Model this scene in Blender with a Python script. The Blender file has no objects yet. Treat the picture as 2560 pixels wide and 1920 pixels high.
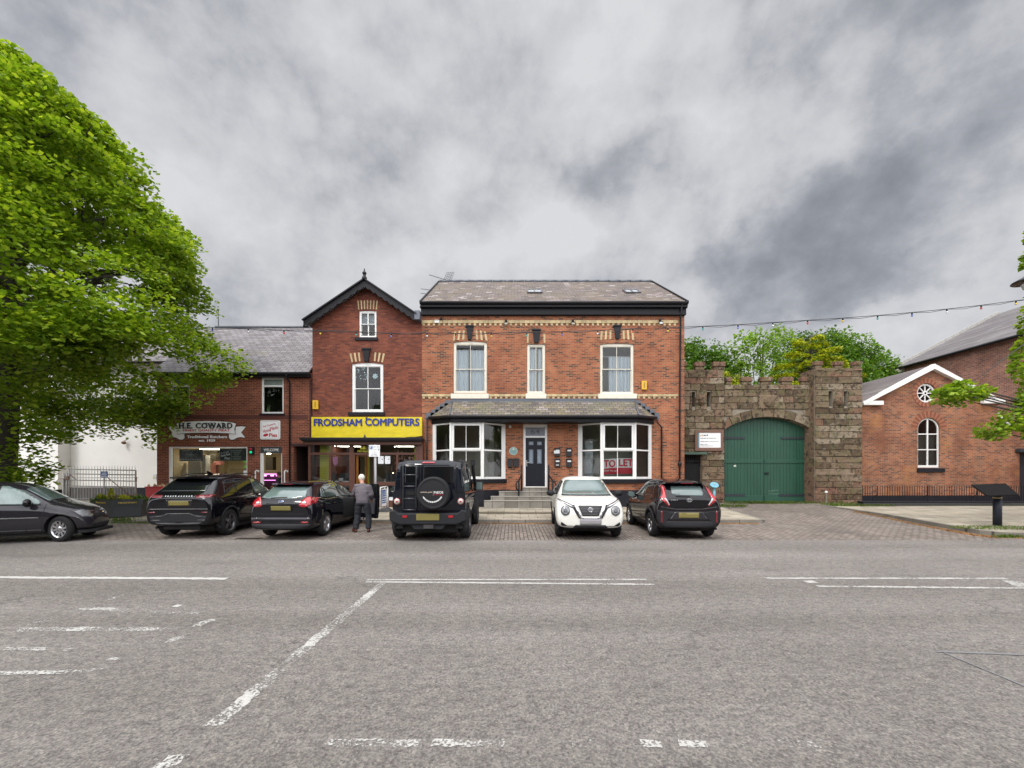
import bpy, bmesh, math, random
import numpy as np
from mathutils import Vector, Matrix, noise
from mathutils.bvhtree import BVHTree
from mathutils.geometry import tessellate_polygon, delaunay_2d_cdt
R = math.radians
PI = math.pi
rnd = random.Random(7)
S = bpy.context.scene
COL = S.collection
# ------------------------------------------------------------ camera
F, CX, HY, CZ = 1041.6, 1280.0, 1185.0, 1.68
cam = bpy.data.cameras.new('camera')
cam.lens = 36 * F / 2560; cam.sensor_width = 36; cam.shift_y = (HY - 960) / 2560
cam.clip_start = .05; cam.clip_end = 2000
camo = bpy.data.objects.new('camera', cam); COL.objects.link(camo)
camo.location = (0, 0, CZ); camo.rotation_euler = (R(90), 0, 0)
S.camera = camo
def X(px, D): return (px - CX) * D / F
def Z(py, D): return CZ + (HY - py) * D / F
# ------------------------------------------------------------ world: overcast sky
SUN_EL, SUN_AZ = R(56), R(215)          # azimuth measured clockwise from +Y
w = bpy.data.worlds.new('World'); S.world = w; w.use_nodes = True
nt = w.node_tree; nt.nodes.clear()
def N(t, typ, **k):
    n = t.nodes.new(typ)
    for a, b in k.items(): setattr(n, a, b)
    return n
def ramp(t, src, stops, interp='LINEAR'):
    r = N(t, 'ShaderNodeValToRGB'); r.color_ramp.interpolation = interp
    e = r.color_ramp.elements
    while len(e) < len(stops): e.new(.5)
    for i, (p, c) in enumerate(stops):
        e[i].position = p; e[i].color = (c, c, c, 1) if isinstance(c, (int, float)) else (*c[:3], 1)
    t.links.new(src, r.inputs[0]); return r
def math_(t, op, a, b=None, clamp=False):
    n = N(t, 'ShaderNodeMath', operation=op); n.use_clamp = clamp
    for i, v in enumerate((a, b)):
        if v is None: continue
        if isinstance(v, (int, float)): n.inputs[i].default_value = v
        else: t.links.new(v, n.inputs[i])
    return n.outputs[0]
def vmath(t, op, a, b=None):
    n = N(t, 'ShaderNodeVectorMath', operation=op)
    for i, v in enumerate((a, b)):
        if v is None: continue
        if isinstance(v, (tuple, list)): n.inputs[i].default_value = v
        else: t.links.new(v, n.inputs[i])
    return n
def mixc(t, fac, a, b, blend='MIX'):
    n = N(t, 'ShaderNodeMix', data_type='RGBA', blend_type=blend)
    for i, v in ((0, fac), (6, a), (7, b)):
        if isinstance(v, (int, float)): n.inputs[i].default_value = v if i == 0 else (v, v, v, 1)
        elif isinstance(v, (tuple, list)): n.inputs[i].default_value = (*v[:3], 1)
        else: t.links.new(v, n.inputs[i])
    return n.outputs[2]
def noise_(t, vec, scale, detail=4, rough=.5, dist=0, out=0):
    n = N(t, 'ShaderNodeTexNoise'); n.inputs['Scale'].default_value = scale
    n.inputs['Detail'].default_value = detail; n.inputs['Roughness'].default_value = rough
    n.inputs['Distortion'].default_value = dist
    if vec is not None: t.links.new(vec, n.inputs['Vector'])
    return n.outputs[out]
sky = N(nt, 'ShaderNodeTexSky'); sky.sky_type = 'NISHITA'; sky.sun_disc = False
sky.sun_elevation = SUN_EL; sky.sun_rotation = SUN_AZ
tc = N(nt, 'ShaderNodeTexCoord'); sep = N(nt, 'ShaderNodeSeparateXYZ')
dirn = vmath(nt, 'NORMALIZE', tc.outputs['Generated']).outputs[0]
nt.links.new(dirn, sep.inputs[0])
zz = math_(nt, 'MAXIMUM', sep.outputs[2], 0.0)
den = math_(nt, 'ADD', zz, .42)
comb = N(nt, 'ShaderNodeCombineXYZ')
nt.links.new(math_(nt, 'DIVIDE', sep.outputs[0], den), comb.inputs[0])
nt.links.new(math_(nt, 'DIVIDE', sep.outputs[1], den), comb.inputs[1])
nt.links.new(math_(nt, 'MULTIPLY', sep.outputs[2], 1.3), comb.inputs[2])
pv = vmath(nt, 'MULTIPLY', dirn, (1., 1., 1.35)).outputs[0]
n1 = noise_(nt, pv, 2.6, 9, .55, .0)
n2 = noise_(nt, vmath(nt, 'ADD', pv, (7.3, 2.1, 1.7)).outputs[0], 7., 6, .55, .0)
cl = math_(nt, 'ADD', math_(nt, 'ADD', math_(nt, 'MULTIPLY', n1, .70), .022), math_(nt, 'MULTIPLY', n2, .30))
bl = math_(nt, 'ABSOLUTE', math_(nt, 'SUBTRACT', noise_(nt, vmath(nt, 'ADD', dirn, (3.1, 5.2, .4)).outputs[0], 4.2, 8, .6, .0), .5))
cl = math_(nt, 'ADD', cl, math_(nt, 'SUBTRACT', math_(nt, 'MULTIPLY', bl, .62), .022))
# heavy dark cloud bodies where the overcast is thickest
_sc = vmath(nt, 'SCALE', vmath(nt, 'SUBTRACT', noise_(nt, dirn, 6.5, 8, .62, 0, 1), (.5, .5, .5)).outputs[0]); _sc.inputs['Scale'].default_value = .17
wob = vmath(nt, 'ADD', dirn, _sc.outputs[0])
def blob(px, py, wx, wy, amt):
    d = Vector(((px - CX) / F, 1, (HY - py) / F)).normalized()
    right = Vector((d.y, -d.x, 0)).normalized(); up = right.cross(d)
    a = vmath(nt, 'DOT_PRODUCT', wob.outputs[0], tuple(right / wx)).outputs['Value']
    b = vmath(nt, 'DOT_PRODUCT', wob.outputs[0], tuple(up / wy)).outputs['Value']
    s = math_(nt, 'ADD', math_(nt, 'MULTIPLY', a, a), math_(nt, 'MULTIPLY', b, b))
    g = math_(nt, 'SUBTRACT', 1.0, s, True)
    front = math_(nt, 'GREATER_THAN', vmath(nt, 'DOT_PRODUCT', dirn, tuple(d)).outputs['Value'], 0.0)
    return math_(nt, 'MULTIPLY', math_(nt, 'POWER', g, .8), math_(nt, 'MULTIPLY', front, amt))
for b in ((1590, 480, .16, .12, .14), (2110, 600, .25, .13, .085), (1930, 740, .32, .07, .04), (1720, 130, .42, .13, .045), (880, 70, .28, .12, .07), (300, 110, .3, .14, .06), (1050, 540, .20, .08, .07), (1250, 455, .16, .07, .05),
          (1560, 680, .42, .08, .06), (2470, 380, .20, .16, .035), (640, 640, .4, .12, -.05), (1230, 250, .3, .12, -.03), (1560, 560, .2, .06, -.06), (1450, 290, .14, .09, -.05), (1950, 330, .26, .10, -.06), (2330, 830, .4, .07, -.06), (560, 360, .3, .14, -.04), (1340, 620, .22, .08, -.04), (2520, 560, .2, .14, -.05)):
    cl = math_(nt, 'SUBTRACT', cl, blob(*b))
cr = ramp(nt, cl, [(.10, (.10, .11, .13)), (.22, (.20, .21, .235)), (.33, (.27, .283, .31)), (.40, (.345, .355, .385)), (.46, (.44, .448, .472)), (.52, (.515, .52, .54)), (.64, (.61, .612, .625))])
# unseen overcast dome overhead and behind the camera, boosted to light road and facades
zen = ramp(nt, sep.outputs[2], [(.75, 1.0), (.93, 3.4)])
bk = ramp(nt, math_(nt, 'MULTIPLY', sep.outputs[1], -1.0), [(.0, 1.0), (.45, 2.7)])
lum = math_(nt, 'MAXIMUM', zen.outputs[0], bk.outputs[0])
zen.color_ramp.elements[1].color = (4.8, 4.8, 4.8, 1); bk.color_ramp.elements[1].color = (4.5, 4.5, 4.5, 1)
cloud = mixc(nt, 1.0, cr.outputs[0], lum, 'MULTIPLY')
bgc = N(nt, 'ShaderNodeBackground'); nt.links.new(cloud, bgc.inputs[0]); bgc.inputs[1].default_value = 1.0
bgs = N(nt, 'ShaderNodeBackground'); nt.links.new(sky.outputs[0], bgs.inputs[0]); bgs.inputs[1].default_value = .08
mx = N(nt, 'ShaderNodeMixShader'); mx.inputs[0].default_value = .94
nt.links.new(bgs.outputs[0], mx.inputs[1]); nt.links.new(bgc.outputs[0], mx.inputs[2])
wo = N(nt, 'ShaderNodeOutputWorld'); nt.links.new(mx.outputs[0], wo.inputs[0])
w.cycles.sampling_method = 'MANUAL'; w.cycles.sample_map_resolution = 512
sun = bpy.data.lights.new('sun', 'SUN'); sun.energy = 1.5; sun.angle = R(12); sun.color = (1, .96, .9)
suno = bpy.data.objects.new('sun', sun); COL.objects.link(suno)
sd = Vector((math.sin(SUN_AZ) * math.cos(SUN_EL), math.cos(SUN_AZ) * math.cos(SUN_EL), math.sin(SUN_EL)))
suno.rotation_euler = sd.to_track_quat('Z', 'Y').to_euler()
S.view_settings.view_transform = 'Standard'; S.view_settings.look = 'None'
S.view_settings.exposure = 0.28; S.view_settings.gamma = 1.0
# ------------------------------------------------------------ materials
def C(r, g, b):
    f = lambda v: (v / 255) / 12.92 if v / 255 <= .04045 else ((v / 255 + .055) / 1.055) ** 2.4
    return (f(r), f(g), f(b))
MC = {}
def newmat(name):
    m = bpy.data.materials.new(name); m.use_nodes = True; t = m.node_tree
    return m, t, t.nodes['Principled BSDF']
def simple(name, col, rough=.6, metal=0., var=.12, scale=6., coat=0., bump=0., spec=.5, island=0., emit=None, stretch=None):
    if name in MC: return MC[name]
    m, t, p = newmat(name)
    tcn = N(t, 'ShaderNodeTexCoord'); v = tcn.outputs['Object']
    if stretch: v = vmath(t, 'MULTIPLY', v, stretch).outputs[0]
    n = noise_(t, v, scale, 5, .6)
    c = mixc(t, n, tuple(x * (1 - var * 1.6) for x in col), tuple(min(1, x * (1 + var * 1.6)) for x in col))
    if island:
        g = N(t, 'ShaderNodeNewGeometry')
        k = ramp(t, g.outputs['Random Per Island'], [(0, 1 - island), (1, 1 + island)])
        k.color_ramp.elements[1].color = (1 + island,) * 3 + (1,)
        c = mixc(t, 1., c, k.outputs[0], 'MULTIPLY')
    t.links.new(c, p.inputs['Base Color'])
    rr = ramp(t, n, [(.2, max(0, rough - .06)), (.8, min(1, rough + .06))]); t.links.new(rr.outputs[0], p.inputs['Roughness'])
    p.inputs['Metallic'].default_value = metal; p.inputs['Specular IOR Level'].default_value = spec
    p.inputs['Coat Weight'].default_value = coat; p.inputs['Coat Roughness'].default_value = .04
    if emit: p.inputs['Emission Color'].default_value = (*emit[:3], 1); p.inputs['Emission Strength'].default_value = emit[3]
    if bump:
        b = N(t, 'ShaderNodeBump'); b.inputs['Strength'].default_value = bump; b.inputs['Distance'].default_value = .02
        t.links.new(noise_(t, v, scale * 6, 4, .7), b.inputs['Height']); t.links.new(b.outputs[0], p.inputs['Normal'])
    MC[name] = m; return m
def wallvec(t, zdiv=1.0):
    """(x or y, z) in metres, picked by which way the face looks"""
    tcn = N(t, 'ShaderNodeTexCoord'); sp = N(t, 'ShaderNodeSeparateXYZ'); t.links.new(tcn.outputs['Object'], sp.inputs[0])
    g = N(t, 'ShaderNodeNewGeometry'); sn = N(t, 'ShaderNodeSeparateXYZ'); t.links.new(g.outputs['True Normal'], sn.inputs[0])
    side = math_(t, 'GREATER_THAN', math_(t, 'ABSOLUTE', sn.outputs[0]), .8)
    a = math_(t, 'ADD', math_(t, 'MULTIPLY', sp.outputs[1], side), math_(t, 'MULTIPLY', sp.outputs[0], math_(t, 'SUBTRACT', 1., side)))
    cb = N(t, 'ShaderNodeCombineXYZ'); t.links.new(a, cb.inputs[0]); t.links.new(math_(t, 'DIVIDE', sp.outputs[2], zdiv), cb.inputs[1])
    return cb.outputs[0], tcn.outputs['Object'], sp
def brickmat(name, stops, mortar, bw=.225, rh=.075, ms=.011, zdiv=1., blotch=None, bump=.5, rough=.85, patches=(), squash=1., off=.5, var=.25, wob=0., flat=False, turn=False):
    """stops: ramp over a per-brick random number; blotch: (colour, scale, lo, hi, amount) stains"""
    if name in MC: return MC[name]
    m, t, p = newmat(name)
    if flat:
        tcn = N(t, 'ShaderNodeTexCoord'); v = obj = tcn.outputs['Object']
        if turn: sp_ = N(t, 'ShaderNodeSeparateXYZ'); cb_ = N(t, 'ShaderNodeCombineXYZ'); t.links.new(obj, sp_.inputs[0]); t.links.new(sp_.outputs[1], cb_.inputs[0]); t.links.new(sp_.outputs[0], cb_.inputs[1]); v = cb_.outputs[0]
    else:
        v, obj, _ = wallvec(t, zdiv)
    if wob: v = vmath(t, 'ADD', v, vmath(t, 'MULTIPLY', noise_(t, obj, 2.5, 2, .5, 0, 1), (wob, wob, 0)).outputs[0]).outputs[0]
    br = N(t, 'ShaderNodeTexBrick'); t.links.new(v, br.inputs['Vector'])
    br.offset = off; br.squash = squash
    br.inputs['Scale'].default_value = 1; br.inputs['Brick Width'].default_value = bw; br.inputs['Row Height'].default_value = rh
    br.inputs['Mortar Size'].default_value = ms; br.inputs['Mortar Smooth'].default_value = .15
    br.inputs['Color1'].default_value = (0, 0, 0, 1); br.inputs['Color2'].default_value = (1, 1, 1, 1); br.inputs['Mortar'].default_value = (.5, .5, .5, 1)
    rc = ramp(t, br.outputs['Color'], stops)
    n = noise_(t, obj, 1.1, 5, .6); n2 = noise_(t, obj, 22, 3, .6)
    c = mixc(t, n2, tuple([1 - var] * 3), tuple([1 + var] * 3)); c = mixc(t, 1., rc.outputs[0], c, 'MULTIPLY')
    mo = mixc(t, n, tuple(x * .8 for x in mortar), tuple(x * 1.15 for x in mortar))
    c = mixc(t, br.outputs['Fac'], c, mo)
    k = ramp(t, n, [(.25, .8), (.75, 1.2)]); k.color_ramp.elements[1].color = (1.2, 1.2, 1.2, 1)
    c = mixc(t, 1., c, k.outputs[0], 'MULTIPLY')
    for (bc, sc, lo, hi, amt) in (blotch or ()):
        f = ramp(t, noise_(t, vmath(t, 'ADD', obj, (sc * 3, 1.7, sc)).outputs[0], sc, 5, .65), [(lo, 0.), (hi, 1.)])
        c = mixc(t, math_(t, 'MULTIPLY', f.outputs[0], amt), c, bc)
    for (px, pz, rx, rz, pc, amt) in patches:
        d = vmath(t, 'MULTIPLY', vmath(t, 'SUBTRACT', v, (px, pz / zdiv, 0)).outputs[0], (1 / rx, zdiv / rz, 0))
        l = math_(t, 'ADD', vmath(t, 'LENGTH', d.outputs[0]).outputs['Value'], math_(t, 'MULTIPLY', math_(t, 'SUBTRACT', noise_(t, obj, 2.2, 4, .6), .5), 1.4))
        f = ramp(t, l, [(.45, 1.), (1.0, 0.)]); c = mixc(t, math_(t, 'MULTIPLY', f.outputs[0], amt), c, pc)
    t.links.new(c, p.inputs['Base Color']); p.inputs['Roughness'].default_value = rough
    p.inputs['Specular IOR Level'].default_value = .3
    b = N(t, 'ShaderNodeBump'); b.inputs['Strength'].default_value = bump; b.inputs['Distance'].default_value = .012
    h = math_(t, 'ADD', math_(t, 'SUBTRACT', 1., br.outputs['Fac']), math_(t, 'MULTIPLY', n2, .5))
    t.links.new(h, b.inputs['Height']); t.links.new(b.outputs[0], p.inputs['Normal'])
    MC[name] = m; return m
def glass(name='window_glass', tint=(.9, .95, .95), refl=1.0):
    if name in MC: return MC[name]
    m, t, p = newmat(name); t.nodes.remove(p); out = t.nodes['Material Output']
    fr = N(t, 'ShaderNodeFresnel'); fr.inputs[0].default_value = 1.5
    tr = N(t, 'ShaderNodeBsdfTransparent'); tr.inputs[0].default_value = (*tint, 1)
    gl = N(t, 'ShaderNodeBsdfGlossy'); gl.inputs['Roughness'].default_value = .015; gl.inputs[0].default_value = (1, 1, 1, 1)
    tcn = N(t, 'ShaderNodeTexCoord'); b = N(t, 'ShaderNodeBump'); b.inputs['Strength'].default_value = .03; b.inputs['Distance'].default_value = .05
    t.links.new(noise_(t, tcn.outputs['Object'], 1.7, 1), b.inputs['Height']); t.links.new(b.outputs[0], gl.inputs['Normal'])
    mxx = N(t, 'ShaderNodeMixShader'); t.links.new(math_(t, 'MULTIPLY', fr.outputs[0], refl, True), mxx.inputs[0])
    t.links.new(tr.outputs[0], mxx.inputs[1]); t.links.new(gl.outputs[0], mxx.inputs[2]); t.links.new(mxx.outputs[0], out.inputs[0])
    MC[name] = m; return m
def leafmat(name, c1, c2, c3, trans=.35):
    if name in MC: return MC[name]
    m, t, p = newmat(name); out = t.nodes['Material Output']
    g = N(t, 'ShaderNodeNewGeometry'); tcn = N(t, 'ShaderNodeTexCoord')
    rc = ramp(t, g.outputs['Random Per Island'], [(0, c1), (.5, c2), (1, c3)])
    n = ramp(t, noise_(t, tcn.outputs['Object'], .55, 3, .6), [(.3, .72), (.7, 1.)])
    n.color_ramp.elements[1].color = (1.25, 1.2, 1.1, 1)
    c = mixc(t, 1., rc.outputs[0], n.outputs[0], 'MULTIPLY')
    t.links.new(c, p.inputs['Base Color']); p.inputs['Roughness'].default_value = .5; p.inputs['Specular IOR Level'].default_value = .35
    tl = N(t, 'ShaderNodeBsdfTranslucent'); t.links.new(mixc(t, 1., c, (1.25, 1.2, .5), 'MULTIPLY'), tl.inputs[0])
    mxx = N(t, 'ShaderNodeMixShader'); mxx.inputs[0].default_value = trans
    t.links.new(p.outputs[0], mxx.inputs[1]); t.links.new(tl.outputs[0], mxx.inputs[2]); t.links.new(mxx.outputs[0], out.inputs[0])
    MC[name] = m; return m
# ------------------------------------------------------------ objects
def tag(o, label=None, cat=None, group=None, kind=None):
    if label: o['label'] = label
    if cat: o['category'] = cat
    if group: o['group'] = group
    if kind: o['kind'] = kind
    return o
def thing(name, label, cat, loc, rz=0., group=None):
    o = bpy.data.objects.new(name, None); COL.objects.link(o); o.empty_display_size = .2
    o.location = loc; o.rotation_euler = (0, 0, rz)
    return tag(o, label, cat, group)
def origin_of(o):
    v = Vector((0, 0, 0))
    while o is not None: v += o.location; o = o.parent
    return v
class MB:
    def __init__(s): s.v = []; s.f = []; s.mi = []; s.sm = []; s.m = 0
    def face(s, idx, smooth=False): s.f.append(tuple(idx)); s.mi.append(s.m); s.sm.append(smooth)
    def add(s, vs): n = len(s.v); s.v.extend([tuple(v) for v in vs]); return n
    def quad(s, a, b, c, d): n = s.add((a, b, c, d)); s.face((n, n + 1, n + 2, n + 3)); return s
    def poly(s, pts): n = s.add(pts); s.face(range(n, n + len(pts))); return s
    def box(s, x0, x1, y0, y1, z0, z1):
        n = s.add([(x, y, z) for z in (z0, z1) for y in (y0, y1) for x in (x0, x1)])
        for f in ((0, 2, 3, 1), (4, 5, 7, 6), (0, 1, 5, 4), (2, 6, 7, 3), (0, 4, 6, 2), (1, 3, 7, 5)): s.face([n + i for i in f])
        return s
    def obox(s, c, ax, ay, az):
        c = Vector(c); ax, ay, az = Vector(ax), Vector(ay), Vector(az)
        n = s.add([c + ax * i + ay * j + az * k for k in (-1, 1) for j in (-1, 1) for i in (-1, 1)])
        for f in ((0, 2, 3, 1), (4, 5, 7, 6), (0, 1, 5, 4), (2, 6, 7, 3), (0, 4, 6, 2), (1, 3, 7, 5)): s.face([n + i for i in f])
        return s
    def bar(s, a, b, wx, wy=None, up=(0, 0, 1)):
        a, b = Vector(a), Vector(b); d = (b - a); wy = wy or wx
        u = Vector(up)
        if abs(d.normalized().dot(u)) > .98: u = Vector((0, 1, 0))
        sx = d.cross(u).normalized() * wx / 2; sy = sx.cross(d).normalized() * wy / 2
        return s.obox((a + b) / 2, sx, sy, d / 2)
    def tube(s, pts, r, seg=8, caps=True):
        pts = [Vector(p) for p in pts]; rs = r if isinstance(r, (list, tuple)) else [r] * len(pts)
        rings = []; prev = None
        for i, p in enumerate(pts):
            d = (pts[min(i + 1, len(pts) - 1)] - pts[max(i - 1, 0)]).normalized()
            if prev is None:
                u = Vector((0, 0, 1)) if abs(d.z) < .9 else Vector((1, 0, 0)); a = d.cross(u).normalized()
            else: a = (prev - d * prev.dot(d)).normalized()
            prev = a; b = d.cross(a)
            rings.append(s.add([p + (a * math.cos(2 * PI * k / seg) + b * math.sin(2 * PI * k / seg)) * rs[i] for k in range(seg)]))
        for i in range(len(rings) - 1):
            for k in range(seg):
                k2 = (k + 1) % seg; s.face((rings[i] + k, rings[i] + k2, rings[i + 1] + k2, rings[i + 1] + k), seg > 5)
        if caps: s.face([rings[0] + k for k in reversed(range(seg))]); s.face([rings[-1] + k for k in range(seg)])
        return s
    def lathe(s, prof, c=(0, 0, 0), axis='z', seg=20):
        rings = []
        for (r, h) in prof:
            q = []
            for k in range(seg):
                a = 2 * PI * k / seg; x, y = r * math.cos(a), r * math.sin(a)
                q.append({'z': (c[0] + x, c[1] + y, c[2] + h), 'x': (c[0] + h, c[1] + x, c[2] + y), 'y': (c[0] + x, c[1] + h, c[2] + y)}[axis])
            rings.append(s.add(q))
        for i in range(len(rings) - 1):
            for k in range(seg):
                k2 = (k + 1) % seg; s.face((rings[i] + k, rings[i] + k2, rings[i + 1] + k2, rings[i + 1] + k), True)
        if prof[0][0] > 1e-4: s.face([rings[0] + k for k in reversed(range(seg))])
        if prof[-1][0] > 1e-4: s.face([rings[-1] + k for k in range(seg)])
        return s
    def plate(s, outer, holes=(), o=(0, 0, 0), u=(1, 0, 0), v=(0, 0, 1), n=(0, 1, 0), th=.1, back=True):
        """flat panel with holes; the front face lies at o, the body extends th along n"""
        o, u, v, n = Vector(o), Vector(u), Vector(v), Vector(n)
        loops = [list(outer)] + [list(h) for h in holes]
        tri = tessellate_polygon([[Vector((a, b, 0)) for a, b in L] for L in loops])
        flat = [p for L in loops for p in L]
        fr = s.add([o + u * a + v * b for a, b in flat]); bk = s.add([o + u * a + v * b + n * th for a, b in flat])
        for t3 in tri:
            s.face([fr + i for i in t3])
            if back: s.face([bk + i for i in reversed(t3)])
        k = 0
        for L in loops:
            m = len(L)
            for i in range(m):
                j = (i + 1) % m; s.face((fr + k + i, fr + k + j, bk + k + j, bk + k + i))
            k += m
        return s
    def build(s, name, mats, parent=None, local=False, loc=None, recalc=True):
        me = bpy.data.meshes.new(name); mats = mats if isinstance(mats, (list, tuple)) else [mats]
        og = Vector((0, 0, 0))
        if parent is not None and not local: og = origin_of(parent)
        elif parent is None and loc is not None: og = Vector(loc)
        me.from_pydata([(Vector(v) - og) for v in s.v], [], s.f)
        for m in mats: me.materials.append(m)
        me.polygons.foreach_set('material_index', s.mi); me.polygons.foreach_set('use_smooth', s.sm)
        if recalc:
            bm = bmesh.new(); bm.from_mesh(me); bmesh.ops.recalc_face_normals(bm, faces=bm.faces); bm.to_mesh(me); bm.free()
        me.update()
        ob = bpy.data.objects.new(name, me); COL.objects.link(ob)
        if parent is not None: ob.parent = parent
        elif loc is not None: ob.location = og
        return ob
    def each(s, name, mats, parent=None, local=False):
        '''every connected piece becomes a part of its own'''
        p = list(range(len(s.v)))
        def fd(a):
            while p[a] != a: p[a] = p[p[a]]; a = p[a]
            return a
        for f in s.f:
            for i in f[1:]: p[fd(i)] = fd(f[0])
        gr = {}
        for k, f in enumerate(s.f): gr.setdefault(fd(f[0]), []).append(k)
        out = []
        for ks in gr.values():
            q = MB(); mp = {}
            for k in ks:
                for i in s.f[k]:
                    if i not in mp: mp[i] = len(q.v); q.v.append(s.v[i])
                q.f.append(tuple(mp[i] for i in s.f[k])); q.mi.append(s.mi[k]); q.sm.append(s.sm[k])
            out.append(q.build(name, mats, parent, local))
        return out
def bevel(o, w_=.01, seg=2, angle=35):
    b = o.modifiers.new('bevel', 'BEVEL'); b.width = w_; b.segments = seg; b.limit_method = 'ANGLE'; b.angle_limit = R(angle); return o
def rect(x0, x1, z0, z1): return [(x0, z0), (x1, z0), (x1, z1), (x0, z1)]
def arched(x0, x1, z0, z1, rise, seg=12):
    """rectangle whose top is a segmental arch; z1 is the crown"""
    if rise <= 0: return rect(x0, x1, z0, z1)
    hw = (x1 - x0) / 2; r = (hw * hw + rise * rise) / (2 * rise); cz = z1 - r; a0 = math.asin(min(1, hw / r)); cx = (x0 + x1) / 2
    return [(x0, z0), (x1, z0)] + [(cx + r * math.sin(a0 - 2 * a0 * i / seg), cz + r * math.cos(a0 - 2 * a0 * i / seg)) for i in range(seg + 1)]
def circle(cx, cz, r, seg=24, rz=None): return [(cx + r * math.cos(2 * PI * i / seg), cz + (rz or r) * math.sin(2 * PI * i / seg)) for i in range(seg)]
def bx(name, mat, parent, x0, x1, y0, y1, z0, z1, **k): return MB().box(x0, x1, y0, y1, z0, z1).build(name, mat, parent, **k)
def PR(px0, px1, py0, py1, D):
    """pixel box on a frontal plane at distance D -> metres (x0, x1, zlow, zhigh)"""
    return X(px0, D), X(px1, D), Z(py1, D), Z(py0, D)
def text(s_, cx, cz, height, width, y, mat, parent, bold=0., depth=.006, name='lettering', u=(1, 0, 0), v=(0, 0, 1), n=(0, -1, 0), local=False, shear=0., arc=0., spacing=1.):
    cu = bpy.data.curves.new('txt', 'FONT'); cu.body = s_; cu.size = 1; cu.align_x = 'LEFT'; cu.extrude = .001; cu.shear = shear
    cu.resolution_u = 4; cu.space_character = spacing
    ob = bpy.data.objects.new('txt', cu); COL.objects.link(ob)
    dg = bpy.context.evaluated_depsgraph_get(); dg.update()
    me = bpy.data.meshes.new_from_object(ob.evaluated_get(dg)); bpy.data.objects.remove(ob); bpy.data.curves.remove(cu)
    if bold:
        bm = bmesh.new()
        for q, (dx, dy) in enumerate(((0, 0), (1, 0), (-1, 0), (0, 1), (0, -1))):
            k = len(bm.verts); bm.from_mesh(me); bm.verts.ensure_lookup_table()
            for bv in bm.verts[k:]: bv.co.x += dx * bold; bv.co.y += dy * bold * .8; bv.co.z += q * .0001 if bv.co.z > 0 else 0
        bm.to_mesh(me); bm.free()
    co = np.empty(len(me.vertices) * 3, 'f'); me.vertices.foreach_get('co', co); co = co.reshape(-1, 3)
    mn, mxv = co.min(0), co.max(0); sz = mxv - mn
    co[:, 0] = (co[:, 0] - mn[0]) / sz[0] - .5; co[:, 1] = (co[:, 1] - mn[1]) / sz[1] - .5
    if width is None: width = height * sz[0] / sz[1]
    uu, vv, nn = np.array(u), np.array(v), np.array(n)
    a = co[:, 0] * width; b = co[:, 1] * height + arc * (1 - (2 * co[:, 0]) ** 2) - arc
    c = np.where(co[:, 2] > 0, depth + (co[:, 2] - .001) * 3, 0.)
    if not isinstance(cx, (tuple, list)): base = np.array((cx, y, cz))
    else: base = np.array((cx[0], cx[1], cx[2]))
    P = base + a[:, None] * uu + b[:, None] * vv + c[:, None] * nn
    og = np.array(origin_of(parent)) if (parent is not None and not local) else np.zeros(3)
    me.vertices.foreach_set('co', (P - og).astype('f').ravel()); me.materials.clear(); me.materials.append(mat); me.update()
    o = bpy.data.objects.new(name, me); COL.objects.link(o)
    if parent is not None: o.parent = parent
    return o
def npmesh(name, verts, faces, mat, parent=None, loc=None, k=4, smooth=False):
    me = bpy.data.meshes.new(name); og = np.array(origin_of(parent)) if parent is not None else (np.array(loc) if loc is not None else np.zeros(3))
    verts = (verts - og).astype('f'); n = len(faces)
    me.vertices.add(len(verts)); me.vertices.foreach_set('co', verts.ravel())
    me.loops.add(n * k); me.loops.foreach_set('vertex_index', faces.astype('i').ravel())
    me.polygons.add(n); me.polygons.foreach_set('loop_start', np.arange(0, n * k, k, dtype='i'))
    if smooth: me.polygons.foreach_set('use_smooth', np.ones(n, bool))
    me.update(); me.validate(); me.materials.append(mat)
    o = bpy.data.objects.new(name, me); COL.objects.link(o)
    if parent is not None: o.parent = parent
    elif loc is not None: o.location = loc
    return o
def leaves(name, P, size, mat, parent=None, loc=None, seed=1, tilt=.55, jit=.35):
    """one small folded leaf per point"""
    g = np.random.default_rng(seed); n = len(P)
    th = g.uniform(0, 2 * PI, n); nz = np.ones(n); nv = g.normal(0, tilt, (n, 3)); nv[:, 2] = 1; nv /= np.linalg.norm(nv, axis=1)[:, None]
    a = np.stack([np.cos(th), np.sin(th), np.zeros(n)], 1); a -= nv * (a * nv).sum(1)[:, None]; a /= np.linalg.norm(a, axis=1)[:, None]
    b = np.cross(nv, a); s = size * g.uniform(1 - jit, 1 + jit, n)[:, None]
    tip = P + a * s * .6 - nv * s * .16
    v = np.stack([P - a * s * .5, P + b * s * .46 - nv * s * .1, tip, P - b * s * .46 - nv * s * .1], 1).reshape(-1, 3)
    return npmesh(name, v, np.arange(n * 4).reshape(-1, 4), mat, parent, loc)
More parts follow.
